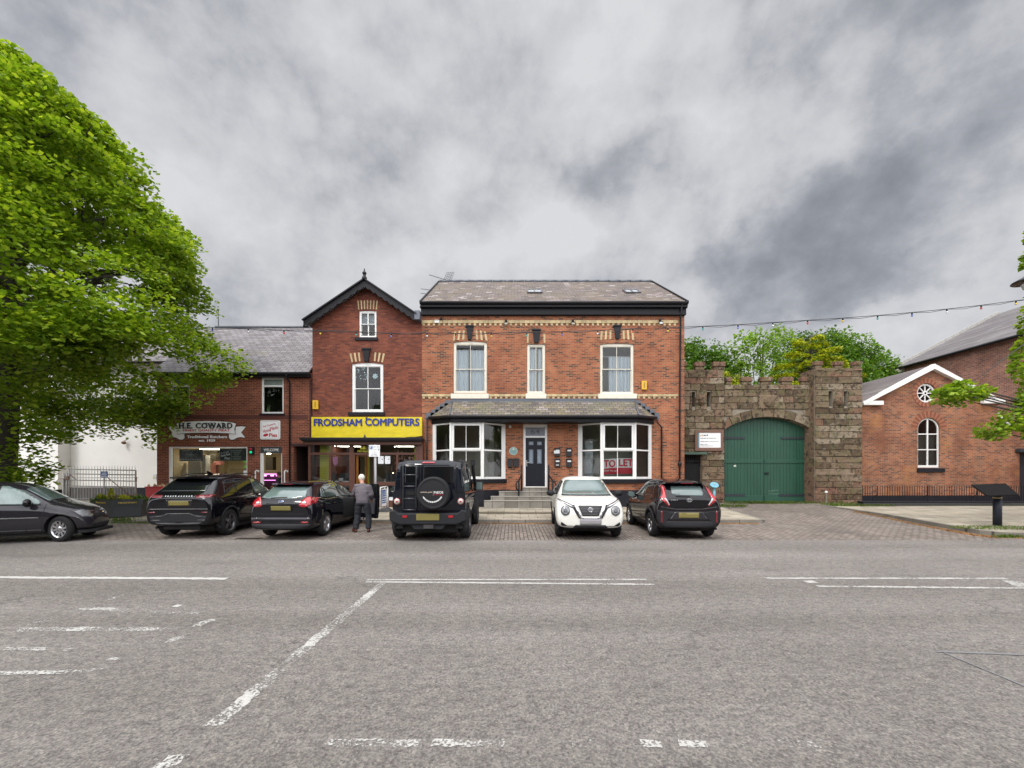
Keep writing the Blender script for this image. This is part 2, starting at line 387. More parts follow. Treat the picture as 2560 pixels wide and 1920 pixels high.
# ------------------------------------------------------------ ground
def g_(y):
    if y < 10.57: return 0.
    if y < 14: return .04 * (y - 10.57) / 3.43
    return .04 + .22 * (y - 14) / 6.6
def p_(y): return .14 + .022 * (y - 14)
def pr_(y): return .115 + .0145 * (y - 11)
def asphaltmat():
    m, t, p = newmat('asphalt'); tcn = N(t, 'ShaderNodeTexCoord'); o = tcn.outputs['Object']
    big = noise_(t, o, .35, 5, .6, .3); mid = noise_(t, vmath(t, 'MULTIPLY', o, (1, 1.6, 1)).outputs[0], 9, 5, .75); fine = noise_(t, o, 48, 5, .8)
    vo = N(t, 'ShaderNodeTexVoronoi'); vo.inputs['Scale'].default_value = 68; t.links.new(o, vo.inputs['Vector'])
    c = ramp(t, big, [(.3, (.148, .137, .129)), (.7, (.184, .171, .162))]).outputs[0]
    k = ramp(t, mid, [(.3, (.62, .60, .62)), (.5, (1., .99, .98)), (.72, (1.3, 1.31, 1.27))]); c = mixc(t, 1., c, k.outputs[0], 'MULTIPLY')
    k = ramp(t, fine, [(.32, .42), (.47, .97), (.66, 1.4)]); k.color_ramp.elements[2].color = (1.55, 1.53, 1.5, 1); c = mixc(t, 1., c, k.outputs[0], 'MULTIPLY')
    k = ramp(t, vo.outputs['Color'], [(0, .62), (1, 1.3)]); k.color_ramp.elements[1].color = (1.4, 1.38, 1.33, 1); c = mixc(t, 1., c, k.outputs[0], 'MULTIPLY')
    # long tyre-polished bands along the road
    sp = N(t, 'ShaderNodeSeparateXYZ'); t.links.new(o, sp.inputs[0])
    band = noise_(t, vmath(t, 'MULTIPLY', o, (.04, .9, 1)).outputs[0], 1., 3, .5); k = ramp(t, band, [(.35, .84), (.65, 1.)]); k.color_ramp.elements[1].color = (1.12, 1.13, 1.15, 1)
    c = mixc(t, 1., c, k.outputs[0], 'MULTIPLY')
    cn = N(t, 'ShaderNodeTexVoronoi'); cn.feature = 'DISTANCE_TO_EDGE'; cn.inputs['Scale'].default_value = .5
    t.links.new(vmath(t, 'ADD', o, vmath(t, 'MULTIPLY', noise_(t, o, 1.4, 5, .7, 0, 1), (1.6, 1.6, 0)).outputs[0]).outputs[0], cn.inputs['Vector'])
    crk = ramp(t, cn.outputs['Distance'], [(0, 1.), (.006, 0.)]); gate = ramp(t, noise_(t, o, .6, 2), [(.50, 0.), (.58, .8)])
    st = ramp(t, noise_(t, vmath(t, 'MULTIPLY', o, (.5, 1.3, 1)).outputs[0], 1.3, 4, .6), [(.60, 0.), (.72, .28)]); c = mixc(t, st.outputs[0], c, (.075, .07, .066))
    c = mixc(t, math_(t, 'MULTIPLY', crk.outputs[0], gate.outputs[0]), c, (.06, .055, .05))
    t.links.new(c, p.inputs['Base Color']); p.inputs['Roughness'].default_value = .88; p.inputs['Specular IOR Level'].default_value = .3
    b = N(t, 'ShaderNodeBump'); b.inputs['Strength'].default_value = .55; b.inputs['Distance'].default_value = .012
    t.links.new(math_(t, 'ADD', fine, math_(t, 'MULTIPLY', vo.outputs['Distance'], .8)), b.inputs['Height']); t.links.new(b.outputs[0], p.inputs['Normal'])
    return m
M_asph = asphaltmat()
M_block = brickmat('block_paving', [(0, (.155, .128, .11)), (.5, (.205, .172, .148)), (1, (.26, .22, .19))], (.07, .058, .05), bw=.21, rh=.105, ms=.013, flat=True, turn=True, bump=.6,
                   blotch=(((.09, .08, .07), .5, .5, .68, .5), ((.23, .205, .18), .9, .55, .7, .5), ((.08, .09, .045), 3.5, .62, .72, .35)), off=.5)
M_flag = brickmat('paving_flags', [(0, (.27, .235, .18)), (.5, (.33, .29, .225)), (1, (.38, .34, .27))], (.12, .10, .08), bw=.6, rh=.45, ms=.012, flat=True, bump=.3,
                  blotch=(((.17, .15, .12), .8, .5, .7, .55), ((.1, .1, .06), 3, .6, .72, .4)), off=.5)
M_kerb = brickmat('kerb_stone', [(0, (.17, .155, .13)), (1, (.25, .23, .20))], (.07, .06, .05), bw=.9, rh=5., ms=.012, flat=True, bump=.3, blotch=(((.1, .1, .07), 2, .5, .7, .6),))
M_soil = simple('soil', (.06, .05, .03), .9, scale=3)
MB().quad((-300, -300, -.05), (300, -300, -.05), (300, 400, -.05), (-300, 400, -.05)).build('ground', M_soil).update_tag()
tag(bpy.data.objects['ground'], kind='structure')
def sheet(name, xs, ys, zf, mat):
    mb = MB()
    for i in range(len(ys) - 1):
        for j in range(len(xs) - 1):
            mb.quad((xs[j], ys[i], zf(ys[i])), (xs[j + 1], ys[i], zf(ys[i])), (xs[j + 1], ys[i + 1], zf(ys[i + 1])), (xs[j], ys[i + 1], zf(ys[i + 1])))
    return tag(mb.build(name, mat), kind='structure')
sheet('road', [-90, 90], [-60, 10.57], lambda y: 0, M_asph)
# narrow edging course between asphalt and block paving
sheet('paving_edge', [-60, 60], [10.57, 10.80], g_, M_block)
sheet('parking_bays', [-60, 60], [10.80, 14.0], g_, M_block)
sheet('driveway', [8.3, 17.6], [14.0, 17, 21.2], lambda y: g_(y), M_block)
# left pavement with its slanting end beside the driveway
mb = MB(); mb.poly([(-60, 14.0, p_(14)), (8.5, 14.0, p_(14)), (9.25, 18.6, p_(18.6)), (9.25, 24, p_(24)), (-60, 24, p_(24))])
tag(mb.build('pavement', M_flag), kind='structure')
def kerb(name, pts, wd=.13, h=.012):
    mb = MB()
    for (x0, y0, z0, g0), (x1, y1, z1, g1) in zip(pts[:-1], pts[1:]):
        d = Vector((x1 - x0, y1 - y0, 0)).normalized(); n = Vector((-d.y, d.x, 0)) * wd
        a, b = Vector((x0, y0, 0)), Vector((x1, y1, 0))
        T = [(a, z0), (b, z1), (b + n, z1), (a + n, z0)]
        k = mb.add([(q.x, q.y, z + .004) for q, z in T] + [(q.x, q.y, g - .03) for q, g in ((a, g0), (b, g1), (b + n, g1), (a + n, g0))])
        mb.face((k, k + 1, k + 2, k + 3))
        for i in range(4): j = (i + 1) % 4; mb.face((k + i, k + 4 + i, k + 4 + j, k + j))
    return bevel(tag(mb.build(name, M_kerb), kind='structure'), .012, 2)
kerb('kerb', [(-60, 13.99, p_(14), .04), (8.38, 13.99, p_(14), .04), (8.55, 14.08, p_(14.08), .04), (9.3, 18.6, p_(18.6), .19)])
RK = [(14.35, 20.6), (14.28, 18.0), (14.0, 15.7), (13.45, 13.6), (13.15, 12.4), (12.95, 11.55), (13.1, 11.18), (13.5, 11.02), (60, 11.0)]
mb = MB(); mb.poly([(x, y, pr_(y)) for x, y in RK] + [(60, 21, pr_(21)), (14.35, 21, pr_(21))]); tag(mb.build('side_pavement', M_flag), kind='structure')
kerb('side_kerb', [(x, y, pr_(y) if y < 17 else max(pr_(y), g_(y) + .01), g_(y)) for x, y in RK])
# ---- worn road paint
def paintmat(name, lo, hi, sc=42):
    m, t, p = newmat(name); out = t.nodes['Material Output']; tcn = N(t, 'ShaderNodeTexCoord'); o = tcn.outputs['Object']
    a = math_(t, 'ADD', math_(t, 'MULTIPLY', noise_(t, o, sc, 4, .75), .62), math_(t, 'MULTIPLY', noise_(t, vmath(t, 'MULTIPLY', o, (1, 1, 1)).outputs[0], 2.1, 3, .6), .38))
    f = ramp(t, a, [(lo, 0.), (hi, 1.)]); p.inputs['Roughness'].default_value = .7
    c = mixc(t, noise_(t, o, 40, 3, .7), (.33, .32, .30), (.56, .55, .52)); t.links.new(c, p.inputs['Base Color'])
    tr = N(t, 'ShaderNodeBsdfTransparent'); mxx = N(t, 'ShaderNodeMixShader'); t.links.new(f.outputs[0], mxx.inputs[0]); t.links.new(tr.outputs[0], mxx.inputs[1]); t.links.new(p.outputs[0], mxx.inputs[2])
    t.links.new(mxx.outputs[0], out.inputs[0]); return m
P_good = paintmat('road_paint', .36, .41); P_ok = paintmat('thinned_road_paint', .44, .48); P_mid = paintmat('worn_road_paint', .48, .52); P_bad = paintmat('faded_road_paint', .54, .58)
def gp(px, py): D = F * CZ / (py - HY); return (X(px, D), D)
def strip(name, pts, wid, mat, z=.004):
    mb = MB(); L = []; Rr = []; q = [pts[0]]
    for a, b in zip(pts[:-1], pts[1:]):
        n_ = max(1, min(120, int(math.dist(a, b) / .035)))
        q += [(a[0] + (b[0] - a[0]) * i / n_, a[1] + (b[1] - a[1]) * i / n_) for i in range(1, n_ + 1)]
    pts = q; jt = wid * .13
    for i, (x, y) in enumerate(pts):
        a = Vector(pts[max(0, i - 1)]); b = Vector(pts[min(len(pts) - 1, i + 1)]); d = (b - a).normalized(); n = Vector((-d.y, d.x)) * wid / 2
        L.append((x + n.x, y + n.y, z)); Rr.append((x - n.x, y - n.y, z))
    L = [(x + rnd.uniform(-jt, jt), y + rnd.uniform(-jt, jt), z_) for x, y, z_ in L]; Rr = [(x + rnd.uniform(-jt, jt), y + rnd.uniform(-jt, jt), z_) for x, y, z_ in Rr]
    for i in range(len(pts) - 1): mb.quad(L[i], Rr[i], Rr[i + 1], L[i + 1])
    return mb
def marking(name, segs):
    """segs: (pixel polyline, width m, material)"""
    for k, (pl, wd, mt) in enumerate(segs):
        tag(strip(name, [gp(*q) for q in pl], wd, mt, .004 + .0002 * k).build(name, mt), kind='structure')
marking('road_marking', [
    ([(-420, 1441), (567, 1447)], .12, P_good),
    ([(918, 1449.5), (1617, 1449)], .07, P_ok), ([(915, 1455), (1200, 1457.5), (1636, 1461.5)], .075, P_ok),
    ([(1913, 1446), (2518, 1446.5)], .08, P_ok), ([(2044, 1466), (2560, 1471), (2900, 1474)], .08, P_ok), ([(2527, 1452), (2566, 1470)], .22, P_mid),
    ([(2012, 1455), (2037, 1455)], .12, P_good), ([(1830, 1460), (2005, 1464)], .05, P_bad)])
for a, b, mt in ((6.38, 5.0, P_mid), (5.0, 4.05, P_mid), (4.05, 3.6, P_bad), (3.6, 2.78, P_mid), (2.5, 1.6, P_mid)):
    tag(strip('m', [(-1.99, a), (-1.99, b)], .115, mt).build('road_marking', mt), kind='structure')
for a, b, mt in ((816, 1047, P_mid), (1082, 1262, P_mid), (1600, 1656, P_mid), (1695, 1771, P_mid), (1818, 1890, P_bad), (1942, 2044, P_bad), (1262, 1600, paintmat('lost_road_paint', .6, .63))):
    tag(strip('m', [gp(a, 1857), gp(b, 1863 if a > 1300 else 1859)], .07, mt).build('road_marking', mt), kind='structure')
marking('worn_lettering', [
    ([(270, 1500), (318, 1485), (405, 1479), (503, 1481), (530, 1487)], .07, P_bad), ([(510, 1487), (630, 1481), (672, 1478)], .06, P_bad),
    ([(194, 1523), (250, 1522), (318, 1527)], .09, P_mid), ([(318, 1527), (430, 1532), (500, 1534)], .07, P_bad),
    ([(46, 1575), (240, 1573), (445, 1573)], .11, P_mid), ([(46, 1573), (95, 1556), (145, 1546)], .08, P_bad), ([(490, 1568), (512, 1556), (538, 1549)], .10, P_mid), ([(420, 1607), (440, 1597), (463, 1592)], .09, P_mid),
    ([(0, 1624), (60, 1622), (121, 1624)], .07, P_mid), ([(-150, 1682), (0, 1684), (140, 1682), (235, 1677)], .07, P_mid), ([(235, 1677), (280, 1668)], .06, P_bad), ([(437, 1515), (451, 1516)], .08, P_good), ([(272, 1649), (300, 1648)], .06, P_mid),
    ([(270, 1570), (320, 1562)], .06, P_bad), ([(160, 1626), (180, 1624)], .07, P_mid)])
# patched asphalt on the right with a sealed edge
M_patch = simple('patch_asphalt', (.155, .147, .14), .85, scale=45, var=.3, bump=.4)
M_seal = simple('joint_sealant', (.18, .18, .185), .6, scale=30)
q = [gp(2356, 1631), gp(2620, 1640), gp(2900, 1790), gp(2560, 1716)]
tag(strip('m', [gp(2356, 1631), gp(2450, 1670), gp(2560, 1716), gp(2700, 1770)], .022, M_seal, .006).build('asphalt_joint', M_seal), kind='structure')
tag(strip('m', [gp(2340, 1630), gp(2620, 1640)], .03, M_seal, .006).build('asphalt_joint', M_seal), kind='structure')
# ---- metal covers in the bays
M_iron = simple('cast_iron', (.05, .04, .035), .6, .6, scale=20, bump=.3)
def cover(lab, cx, cy, wx, wy, ry=0):
    t_ = thing('iron_cover', lab, 'drain cover', (cx, cy, g_(cy)))
    mb = MB(); mb.box(-wx / 2, wx / 2, -wy / 2, wy / 2, .001, .008)
    mb.build('frame', M_iron, t_, local=True)
    mb = MB()
    for i in range(6): mb.box(-wx / 2 + .05 + i * (wx - .1) / 6, -wx / 2 + .05 + (i + .6) * (wx - .1) / 6, -wy / 2 + .03, wy / 2 - .03, .009, .013)
    mb.build('grating', M_iron, t_, local=True); t_.rotation_euler.x = math.atan(.0117)
cover('dark iron drain cover between the two leftmost parked black cars', X(618, 10.75), 10.8, .62, .22)  # flat dark plate laid where a dark spot lies between the cars
cover('iron manhole cover in the block paving behind the small black city car', X(1722, 10.9), 10.98, .8, .3)
# ---- fallen leaves and sprouting grass: stuff
def scatter(name, n, fn, size, mat, seed, lab=None, tilt=.3, up=.004):
    g = random.Random(seed); P = []
    for _ in range(n):
        x, y, z = fn(g); P.append((x, y, z + up))
    o = leaves(name, np.array(P), size, mat, seed=seed, tilt=tilt); return tag(o, lab, None, None, 'stuff')
M_dead = leafmat('dead_leaf', (.20, .09, .03), (.26, .13, .05), (.33, .20, .09), .1)
def along(pts, spread):
    def f(g):
        i = g.randrange(len(pts) - 1); s = g.random(); x = pts[i][0] * (1 - s) + pts[i + 1][0] * s; y = pts[i][1] * (1 - s) + pts[i + 1][1] * s
        k = abs(g.gauss(0, 1)) * spread; return (x, y, k)
    return f
fk = along([(-3, 13.93), (0, 13.93), (2, 13.93), (5, 13.93), (8.2, 13.93)], .12)
scatter('fallen_leaves', 9000, lambda g: (lambda q: (q[0], q[1] - q[2], g_(q[1] - q[2])))(fk(g)), .035, M_dead, 3, 'brown fallen leaves gathered along the kerb foot')
fk2 = along([(-12, 13.93), (-5, 13.93), (-3, 13.93)], .07)
scatter('fallen_leaves', 2500, lambda g: (lambda q: (q[0], q[1] - q[2], g_(q[1] - q[2])))(fk2(g)), .035, M_dead, 13, 'brown fallen leaves gathered along the kerb foot')
fr = along([(14.2, 17.2), (13.92, 15.6), (13.37, 13.6), (13.05, 12.4), (12.85, 11.55), (13.0, 11.08), (14.5, 10.92), (18, 10.9)], .16)
scatter('fallen_leaves', 9000, lambda g: (lambda q: (q[0] - q[2], q[1] - q[2] * .5, g_(q[1] - q[2] * .5)))(fr(g)), .035, M_dead, 4, 'brown fallen leaves gathered along the curved kerb')
M_grass = leafmat('grass', (.05, .10, .015), (.085, .15, .02), (.16, .19, .04), .3)
def blades(name, n, fn, h, seed, mat=M_grass):
    g = random.Random(seed); V = []; k = 0
    for _ in range(n):
        x, y, z = fn(g); a = g.random() * 2 * PI; hh = h * g.uniform(.4, 1.2); w_ = .006 + .006 * g.random(); dx, dy = math.cos(a), math.sin(a); l = hh * g.uniform(.1, .7)
        V += [(x - dy * w_, y + dx * w_, z), (x + dy * w_, y - dx * w_, z), (x + dx * l * .4, y + dy * l * .4, z + hh * .65), (x + dx * l, y + dy * l, z + hh * .9)]
    return tag(npmesh(name, np.array(V), np.arange(len(V)).reshape(-1, 4), mat), kind='stuff')
blades('grass', 2600, lambda g: (g.triangular(10.3, 14.2, 12.5) if g.random() < .4 else g.uniform(10.3, 17.5), 20.35 - abs(g.gauss(0, .14)), g_(20.3) - .01), .14, 5)
blades('grass', 1500, lambda g: (g.uniform(14.4, 17.2), 19.1 + g.uniform(-.5, .5), pr_(19.1)), .12, 6)
blades('grass', 1300, lambda g: (lambda a, r: (13.95 + 1.3 * r * math.cos(a), 12.0 + .45 * r * math.sin(a), pr_(12.0)))(g.random() * 6.28, g.random() ** .5), .05, 8)
blades('grass', 300, lambda g: (13.1 + g.gauss(0, .16), 11.0 + g.gauss(0, .05), .0), .1, 9)
blades('grass', 900, lambda g: (g.uniform(-13.4, -10.6), 13.93 + g.gauss(0, .05), .04), .07, 10)
blades('grass', 160, lambda g: (-13.1 + g.gauss(0, .25), 13.95 + abs(g.gauss(0, .05)), .1), .14, 11)
blades('grass', 500, lambda g: (g.uniform(9.0, 10.3), 18.4 + g.gauss(0, .12), p_(18.4)), .13, 12)
# ------------------------------------------------------------ shared materials
FD = 18.5                                # frontage line of the terrace
W_WHITE = simple('white_upvc', (.72, .72, .70), .35, var=.04)
W_CREAM = simple('cream_paint', (.66, .62, .52), .55, var=.1, scale=9)
M_blk = simple('black_paint', (.010, .010, .013), .45, var=.3, scale=12, spec=.22)
M_blk2 = simple('black_gutter', (.013, .013, .016), .4, spec=.25)
M_plinth = simple('black_masonry_paint', (.014, .014, .019), .6, spec=.2, var=.3, scale=5, bump=.3)
M_lead = simple('lead_flashing', (.10, .11, .13), .5, .2, scale=4, var=.2)
GL = glass()
GLd = glass('dark_glass', (.35, .38, .38), 1.3)
M_room = simple('room_plaster', (.30, .28, .23), .9)
M_roomd = simple('dark_room', (.035, .033, .03), .9)
M_net = simple('net_curtain', (.62, .66, .70), .9, var=.05)
B64 = brickmat('brick_orange', [(0, (.06, .03, .022)), (.10, (.12, .042, .025)), (.2, (.22, .060, .027)), (.55, (.31, .088, .036)), (.85, (.38, .12, .05)), (1, (.29, .09, .045))], (.27, .175, .115),
               blotch=(((.17, .05, .03), .6, .5, .7, .45), ((.46, .20, .09), .9, .56, .72, .35)), ms=.012)
B66 = brickmat('brick_red', [(0, (.10, .030, .021)), (.3, (.15, .040, .025)), (.7, (.19, .052, .030)), (1, (.235, .07, .038))], (.13, .065, .045), ms=.009,
               blotch=(((.1, .03, .025), .7, .5, .7, .4), ((.26, .08, .05), .8, .58, .72, .4)))
BBU = brickmat('brick_brown_red', [(0, (.10, .026, .016)), (.35, (.15, .036, .021)), (.7, (.19, .048, .027)), (1, (.225, .064, .036))], (.25, .135, .085), ms=.011, bw=.225)
BCH = brickmat('brick_chapel', [(0, (.10, .040, .028)), (.15, (.17, .055, .028)), (.45, (.28, .085, .032)), (.8, (.37, .12, .045)), (1, (.30, .12, .07))], (.26, .20, .15),
               blotch=(((.13, .045, .025), .55, .45, .62, .65), ((.45, .21, .07), .7, .55, .72, .5), ((.16, .12, .09), 1.3, .58, .72, .55)), ms=.012)
BBG = brickmat('brick_side', [(0, (.12, .045, .035)), (.3, (.23, .075, .05)), (.7, (.31, .105, .065)), (1, (.37, .15, .10))], (.36, .29, .24), ms=.012)
BCR = brickmat('cream_brick', [(0, (.44, .33, .17)), (1, (.60, .48, .28))], (.22, .16, .1), ms=.01, blotch=(((.3, .2, .1), 3, .5, .7, .5),))
SLA = brickmat('slate_mixed', [(0, (.07, .052, .045)), (.25, (.11, .085, .075)), (.5, (.14, .115, .09)), (.75, (.12, .088, .085)), (.92, (.19, .15, .14)), (1, (.32, .29, .28))], (.05, .04, .04), bw=.31, rh=.21, ms=.014, zdiv=.56, bump=.9, rough=.6,
               blotch=(((.14, .105, .07), .9, .45, .62, .6), ((.06, .05, .045), 2.5, .55, .68, .5), ((.40, .26, .06), 2.2, .69, .75, .8), ((.11, .12, .06), 1.2, .6, .75, .4)), var=.2)
SLG = brickmat('slate_grey', [(0, (.14, .125, .13)), (.5, (.185, .17, .175)), (1, (.225, .21, .215))], (.065, .055, .06), bw=.31, rh=.22, ms=.015, zdiv=.6, bump=.9, rough=.6,
               blotch=(((.25, .23, .10), .5, .6, .75, .4),), patches=((-9.1, 6.65, 1.25, .75, (.32, .31, .07), .85), (-11.4, 6.4, .9, .6, (.06, .055, .05), .6), (-11.8, 8., 1.6, .5, (.22, .22, .18), .35)), var=.15)
SLB = brickmat('slate_bay', [(0, (.105, .09, .09)), (.3, (.145, .13, .11)), (.6, (.185, .16, .12)), (.9, (.20, .17, .16)), (1, (.28, .25, .24))], (.05, .045, .035), bw=.27, rh=.15, ms=.012, zdiv=.72, bump=.9, rough=.65,
               blotch=(((.24, .19, .08), 1., .52, .68, .55), ((.13, .14, .08), .8, .5, .7, .4)), var=.2)
SLR = brickmat('slate_side', [(0, (.115, .095, .095)), (.5, (.15, .125, .125)), (1, (.19, .16, .16))], (.06, .05, .05), bw=.3, rh=.24, ms=.014, zdiv=.5, bump=.8, rough=.6, blotch=(((.22, .21, .19), .5, .55, .7, .5),), var=.15)
RENDER = simple('white_render', (.76, .75, .73), .9, scale=.8, var=.07, bump=.25)
# ------------------------------------------------------------ helpers
def room(parent, x0, x1, z0, z1, y0, y1, mat=M_room, name='room', m=.25):
    """the inside seen through an opening: five inner faces"""
    mb = MB(); x0 -= m; x1 += m; z0 -= m * .5; z1 += m * .5
    mb.quad((x0, y1, z0), (x1, y1, z0), (x1, y1, z1), (x0, y1, z1)); mb.quad((x0, y0, z0), (x0, y1, z0), (x0, y1, z1), (x0, y0, z1))
    mb.quad((x1, y0, z0), (x1, y1, z0), (x1, y1, z1), (x1, y0, z1)); mb.quad((x0, y0, z0), (x1, y0, z0), (x1, y1, z0), (x0, y1, z0)); mb.quad((x0, y0, z1), (x1, y0, z1), (x1, y1, z1), (x0, y1, z1))
    return mb.build(name, mat, parent, recalc=False)
def curtain(parent, x0, x1, z0, z1, y, mat=M_net, amp=.02, name='curtain', waves=7):
    mb = MB(); n = max(10, int((x1 - x0) * 40)); ph = rnd.random() * 6
    pts = [(x0 + (x1 - x0) * i / n, y + amp * math.sin(ph + i * waves * 2 * PI / n) + amp * .5 * math.sin(ph * 2 + i * 2.3)) for i in range(n + 1)]
    for a, b in zip(pts[:-1], pts[1:]):
        k = mb.add([(a[0], a[1], z0), (b[0], b[1], z0), (b[0], b[1], z1), (a[0], a[1], z1)]); mb.face((k, k + 1, k + 2, k + 3), True)
    return mb.build(name, mat, parent, recalc=False)
def sash(parent, x0, x1, z0, z1, zt, y, mat=W_WHITE, cols=2, rise=0., sill=None, sillmat=None, fw=.085, bar=.022, lab=None, pane=GL, rows=1):
    """two-part sash window with slim glazing bars; y is the face of the outer frame"""
    fr = MB(); hole = []
    a, b = x0 + fw, x1 - fw
    fr.plate(arched(x0, x1, z0, z1, rise), [rect(a, b, z0 + fw, z1 - fw - rise * .7)], (0, y, 0), th=.05)
    w = fr.build('window', mat, parent)
    if lab: w['label'] = lab
    bevel(w, .006)
    s = MB()
    def grid(z_a, z_b, yy):
        n = cols; ws = (b - a) / n; e = .03
        hs = []
        for i in range(n):
            for r_ in range(rows):
                h0 = z_a + (z_b - z_a) * r_ / rows; h1 = z_a + (z_b - z_a) * (r_ + 1) / rows
                hs.append(rect(a + i * ws + (e if i == 0 else bar / 2), a + (i + 1) * ws - (e if i == n - 1 else bar / 2), h0 + (e if r_ == 0 else bar / 2), h1 - (e if r_ == rows - 1 else bar / 2)))
        s.plate(rect(a, b, z_a, z_b), hs, (0, yy, 0), th=.035)
    grid(zt - .02, z1 - fw - rise * .7, y + .015); grid(z0 + fw, zt + .025, y + .055)
    s.build('sash', mat, w)
    p = MB(); p.quad((a, y + .035, zt), (b, y + .035, zt), (b, y + .035, z1 - fw - rise * .7), (a, y + .035, z1 - fw - rise * .7)); p.quad((a, y + .075, z0 + fw), (b, y + .075, z0 + fw), (b, y + .075, zt), (a, y + .075, zt))
    p.build('pane', pane, w, recalc=False)
    if sill:
        sx0, sx1, sz0, sz1, pr = sill; bevel(bx('sill', sillmat or mat, w, sx0, sx1, y - pr, y + .02, sz0, sz1), .012)
    return w
def voussoirs(parent, cx, zb, zt, wb, wt, y, n, key=0., mats=(BCR, B64), rise=.05, proud=.012, name='lintel'):
    """splayed flat arch of alternating cream and red bricks"""
    e = .006; H_ = [MB(), MB()]
    for i in range(n):
        mb = H_[1 if key and i > n / 2 else 0]
        a0, a1 = i / n, (i + 1) / n
        if key and abs((a0 + a1) / 2 - .5) < key: continue
        def P_(a, t, s=0.):
            hw = wb * (1 - t) + wt * t; x = cx + (a - .5) * hw * 2; return (x + s, zb * (1 - t) + zt * t + rise * (1 - (2 * a - 1) ** 2))
        o = [P_(a0, 0, e), P_(a1, 0, -e), P_(a1, 1, -e), P_(a0, 1, e)]
        mb.m = 0 if i % 2 == 0 else 1
        mb.plate(o, [], (0, y - proud, 0), th=.06)
    return [h.build(name, [M_cream1, mats[1]], parent) for h in H_ if h.v]
M_cream1 = simple('cream_brick_plain', (.44, .34, .19), .8, var=.2, scale=14, island=.2)
def keystone(parent, cx, zb, zt, wt, wb, y, mat=M_blk):
    mb = MB(); mb.plate([(cx - wb / 2, zb), (cx + wb / 2, zb), (cx + wt * .42, zt - .08), (cx - wt * .42, zt - .08)], [], (0, y - .07, 0), th=.1)
    mb.box(cx - wt / 2, cx + wt / 2, y - .10, y + .03, zt - .08, zt); return bevel(mb.build('keystone', mat, parent), .008)
def dentils(parent, segs, zt, zb, y, name='string_course'):
    hh = (zt - zb) * .55
    for x0, x1 in segs:
        mb = MB()
        n = max(1, int((x1 - x0) / .225))
        for i in range(n):
            a = x0 + (x1 - x0) * i / n; mb.box(a + .004, a + (x1 - x0) / n - .004, y - .045 + rnd.uniform(-.003, .003), y + .02, zt - hh, zt)
            mb.box(a + .03, a + .03 + .10, y - .03, y + .02, zb, zt - hh - .004)
        mb.build(name, M_cream1, parent)
def pipe(parent, pts, r=.038, name='downpipe', mat=M_blk2): return MB().tube(pts, r, 8).build(name, mat, parent)
def roofpart(name, parent, mat, quads, th=.06):
    mb = MB()
    for q in quads:
        a, b, c = Vector(q[0]), Vector(q[1]), Vector(q[2]); n = (b - a).cross(c - a).normalized()
        if n.z < 0: n = -n
        k = mb.add(list(q)); m = mb.add([Vector(p) - n * th for p in q]); L = len(q)
        mb.face(range(k, k + L)); mb.face([m + i for i in reversed(range(L))])
        for i in range(L): j = (i + 1) % L; mb.face((k + i, k + j, m + j, m + i))
    return mb.build(name, mat, parent)
GRZ = -.1
# ============================================================ number 64
H64 = thing('brick_house', 'orange brick house with two white bay windows, slate roof and black front door', 'house', (1.83, 18.5, .2))
x0, x1 = X(1055, FD), X(1711, FD)
UW = [PR(1133, 1217.7, 852, 983, FD), PR(1317, 1363.7, 860, 984, FD), PR(1500, 1585, 858, 985, FD)]
BAYS = [[X(1081.5, FD), X(1126.5, 17.8), X(1207.5, 17.8), X(1263.8, FD)], [X(1445, FD), X(1503.5, 17.8), X(1588, 17.8), X(1629, FD)]]
bz0, bz1 = 1.46, 3.885
DO = PR(1307.8, 1369, 1060.8, 1218.5, FD)
RIS = (.075, 0., .045)
holes = [arched(a, b, c, d, RIS[i]) for i, (a, b, c, d) in enumerate(UW)] + [rect(b[0] + .04, b[3] - .04, bz0, bz1) for b in BAYS] + [rect(*DO)]
zt64 = Z(790, FD)
MB().plate(rect(x0, x1, GRZ, zt64 + .3), holes, (0, FD, 0), th=.3).build('wall', B64, H64)
mb = MB(); mb.box(x0, x0 + .3, FD + .3, 27.2, GRZ, zt64 + .3); mb.box(x1 - .3, x1, FD + .3, 27.2, GRZ, zt64 + .3); mb.box(x0 + .3, x1 - .3, 26.9, 27.2, GRZ, zt64 + .3)
ez, rz_, ry_, ey = 9.19, 12.25, 22.9, 18.2
for xx in (x0, x1 - .3): mb.plate([(18.5, zt64 + .3), (27.2, zt64 + .3), (22.9, rz_ - .1)], [], (xx, 0, 0), u=(0, 1, 0), n=(1, 0, 0), th=.3)
mb.build('side_wall', B64, H64)
rl, rr = X(1052, ey), X(1718, ey)
ROOF = roofpart('roof', H64, SLA, [[(rl, ey, ez), (rr, ey, ez), (rr, ry_, rz_), (rl, ry_, rz_)], [(rl, 27.6, ez), (rr, 27.6, ez), (rr, ry_, rz_), (rl, ry_, rz_)]])
mb = MB()
for i in range(20): a = rl + (rr - rl) * i / 20; mb.tube([(a + .01, ry_, rz_ + .02), (a + (rr - rl) / 20 - .01, ry_, rz_ + .025)], .085, 8)
mb.build('ridge_tiles', M_lead, ROOF)
mb = MB()
for xx in (rl - .03, rr + .03): mb.bar((xx, ey - .02, ez - .03), (xx, ry_, rz_ - .02), .05, .16); mb.bar((xx, 27.6, ez - .03), (xx, ry_ + .01, rz_ - .02), .05, .16)
mb.each('verge_board', M_blk, ROOF)
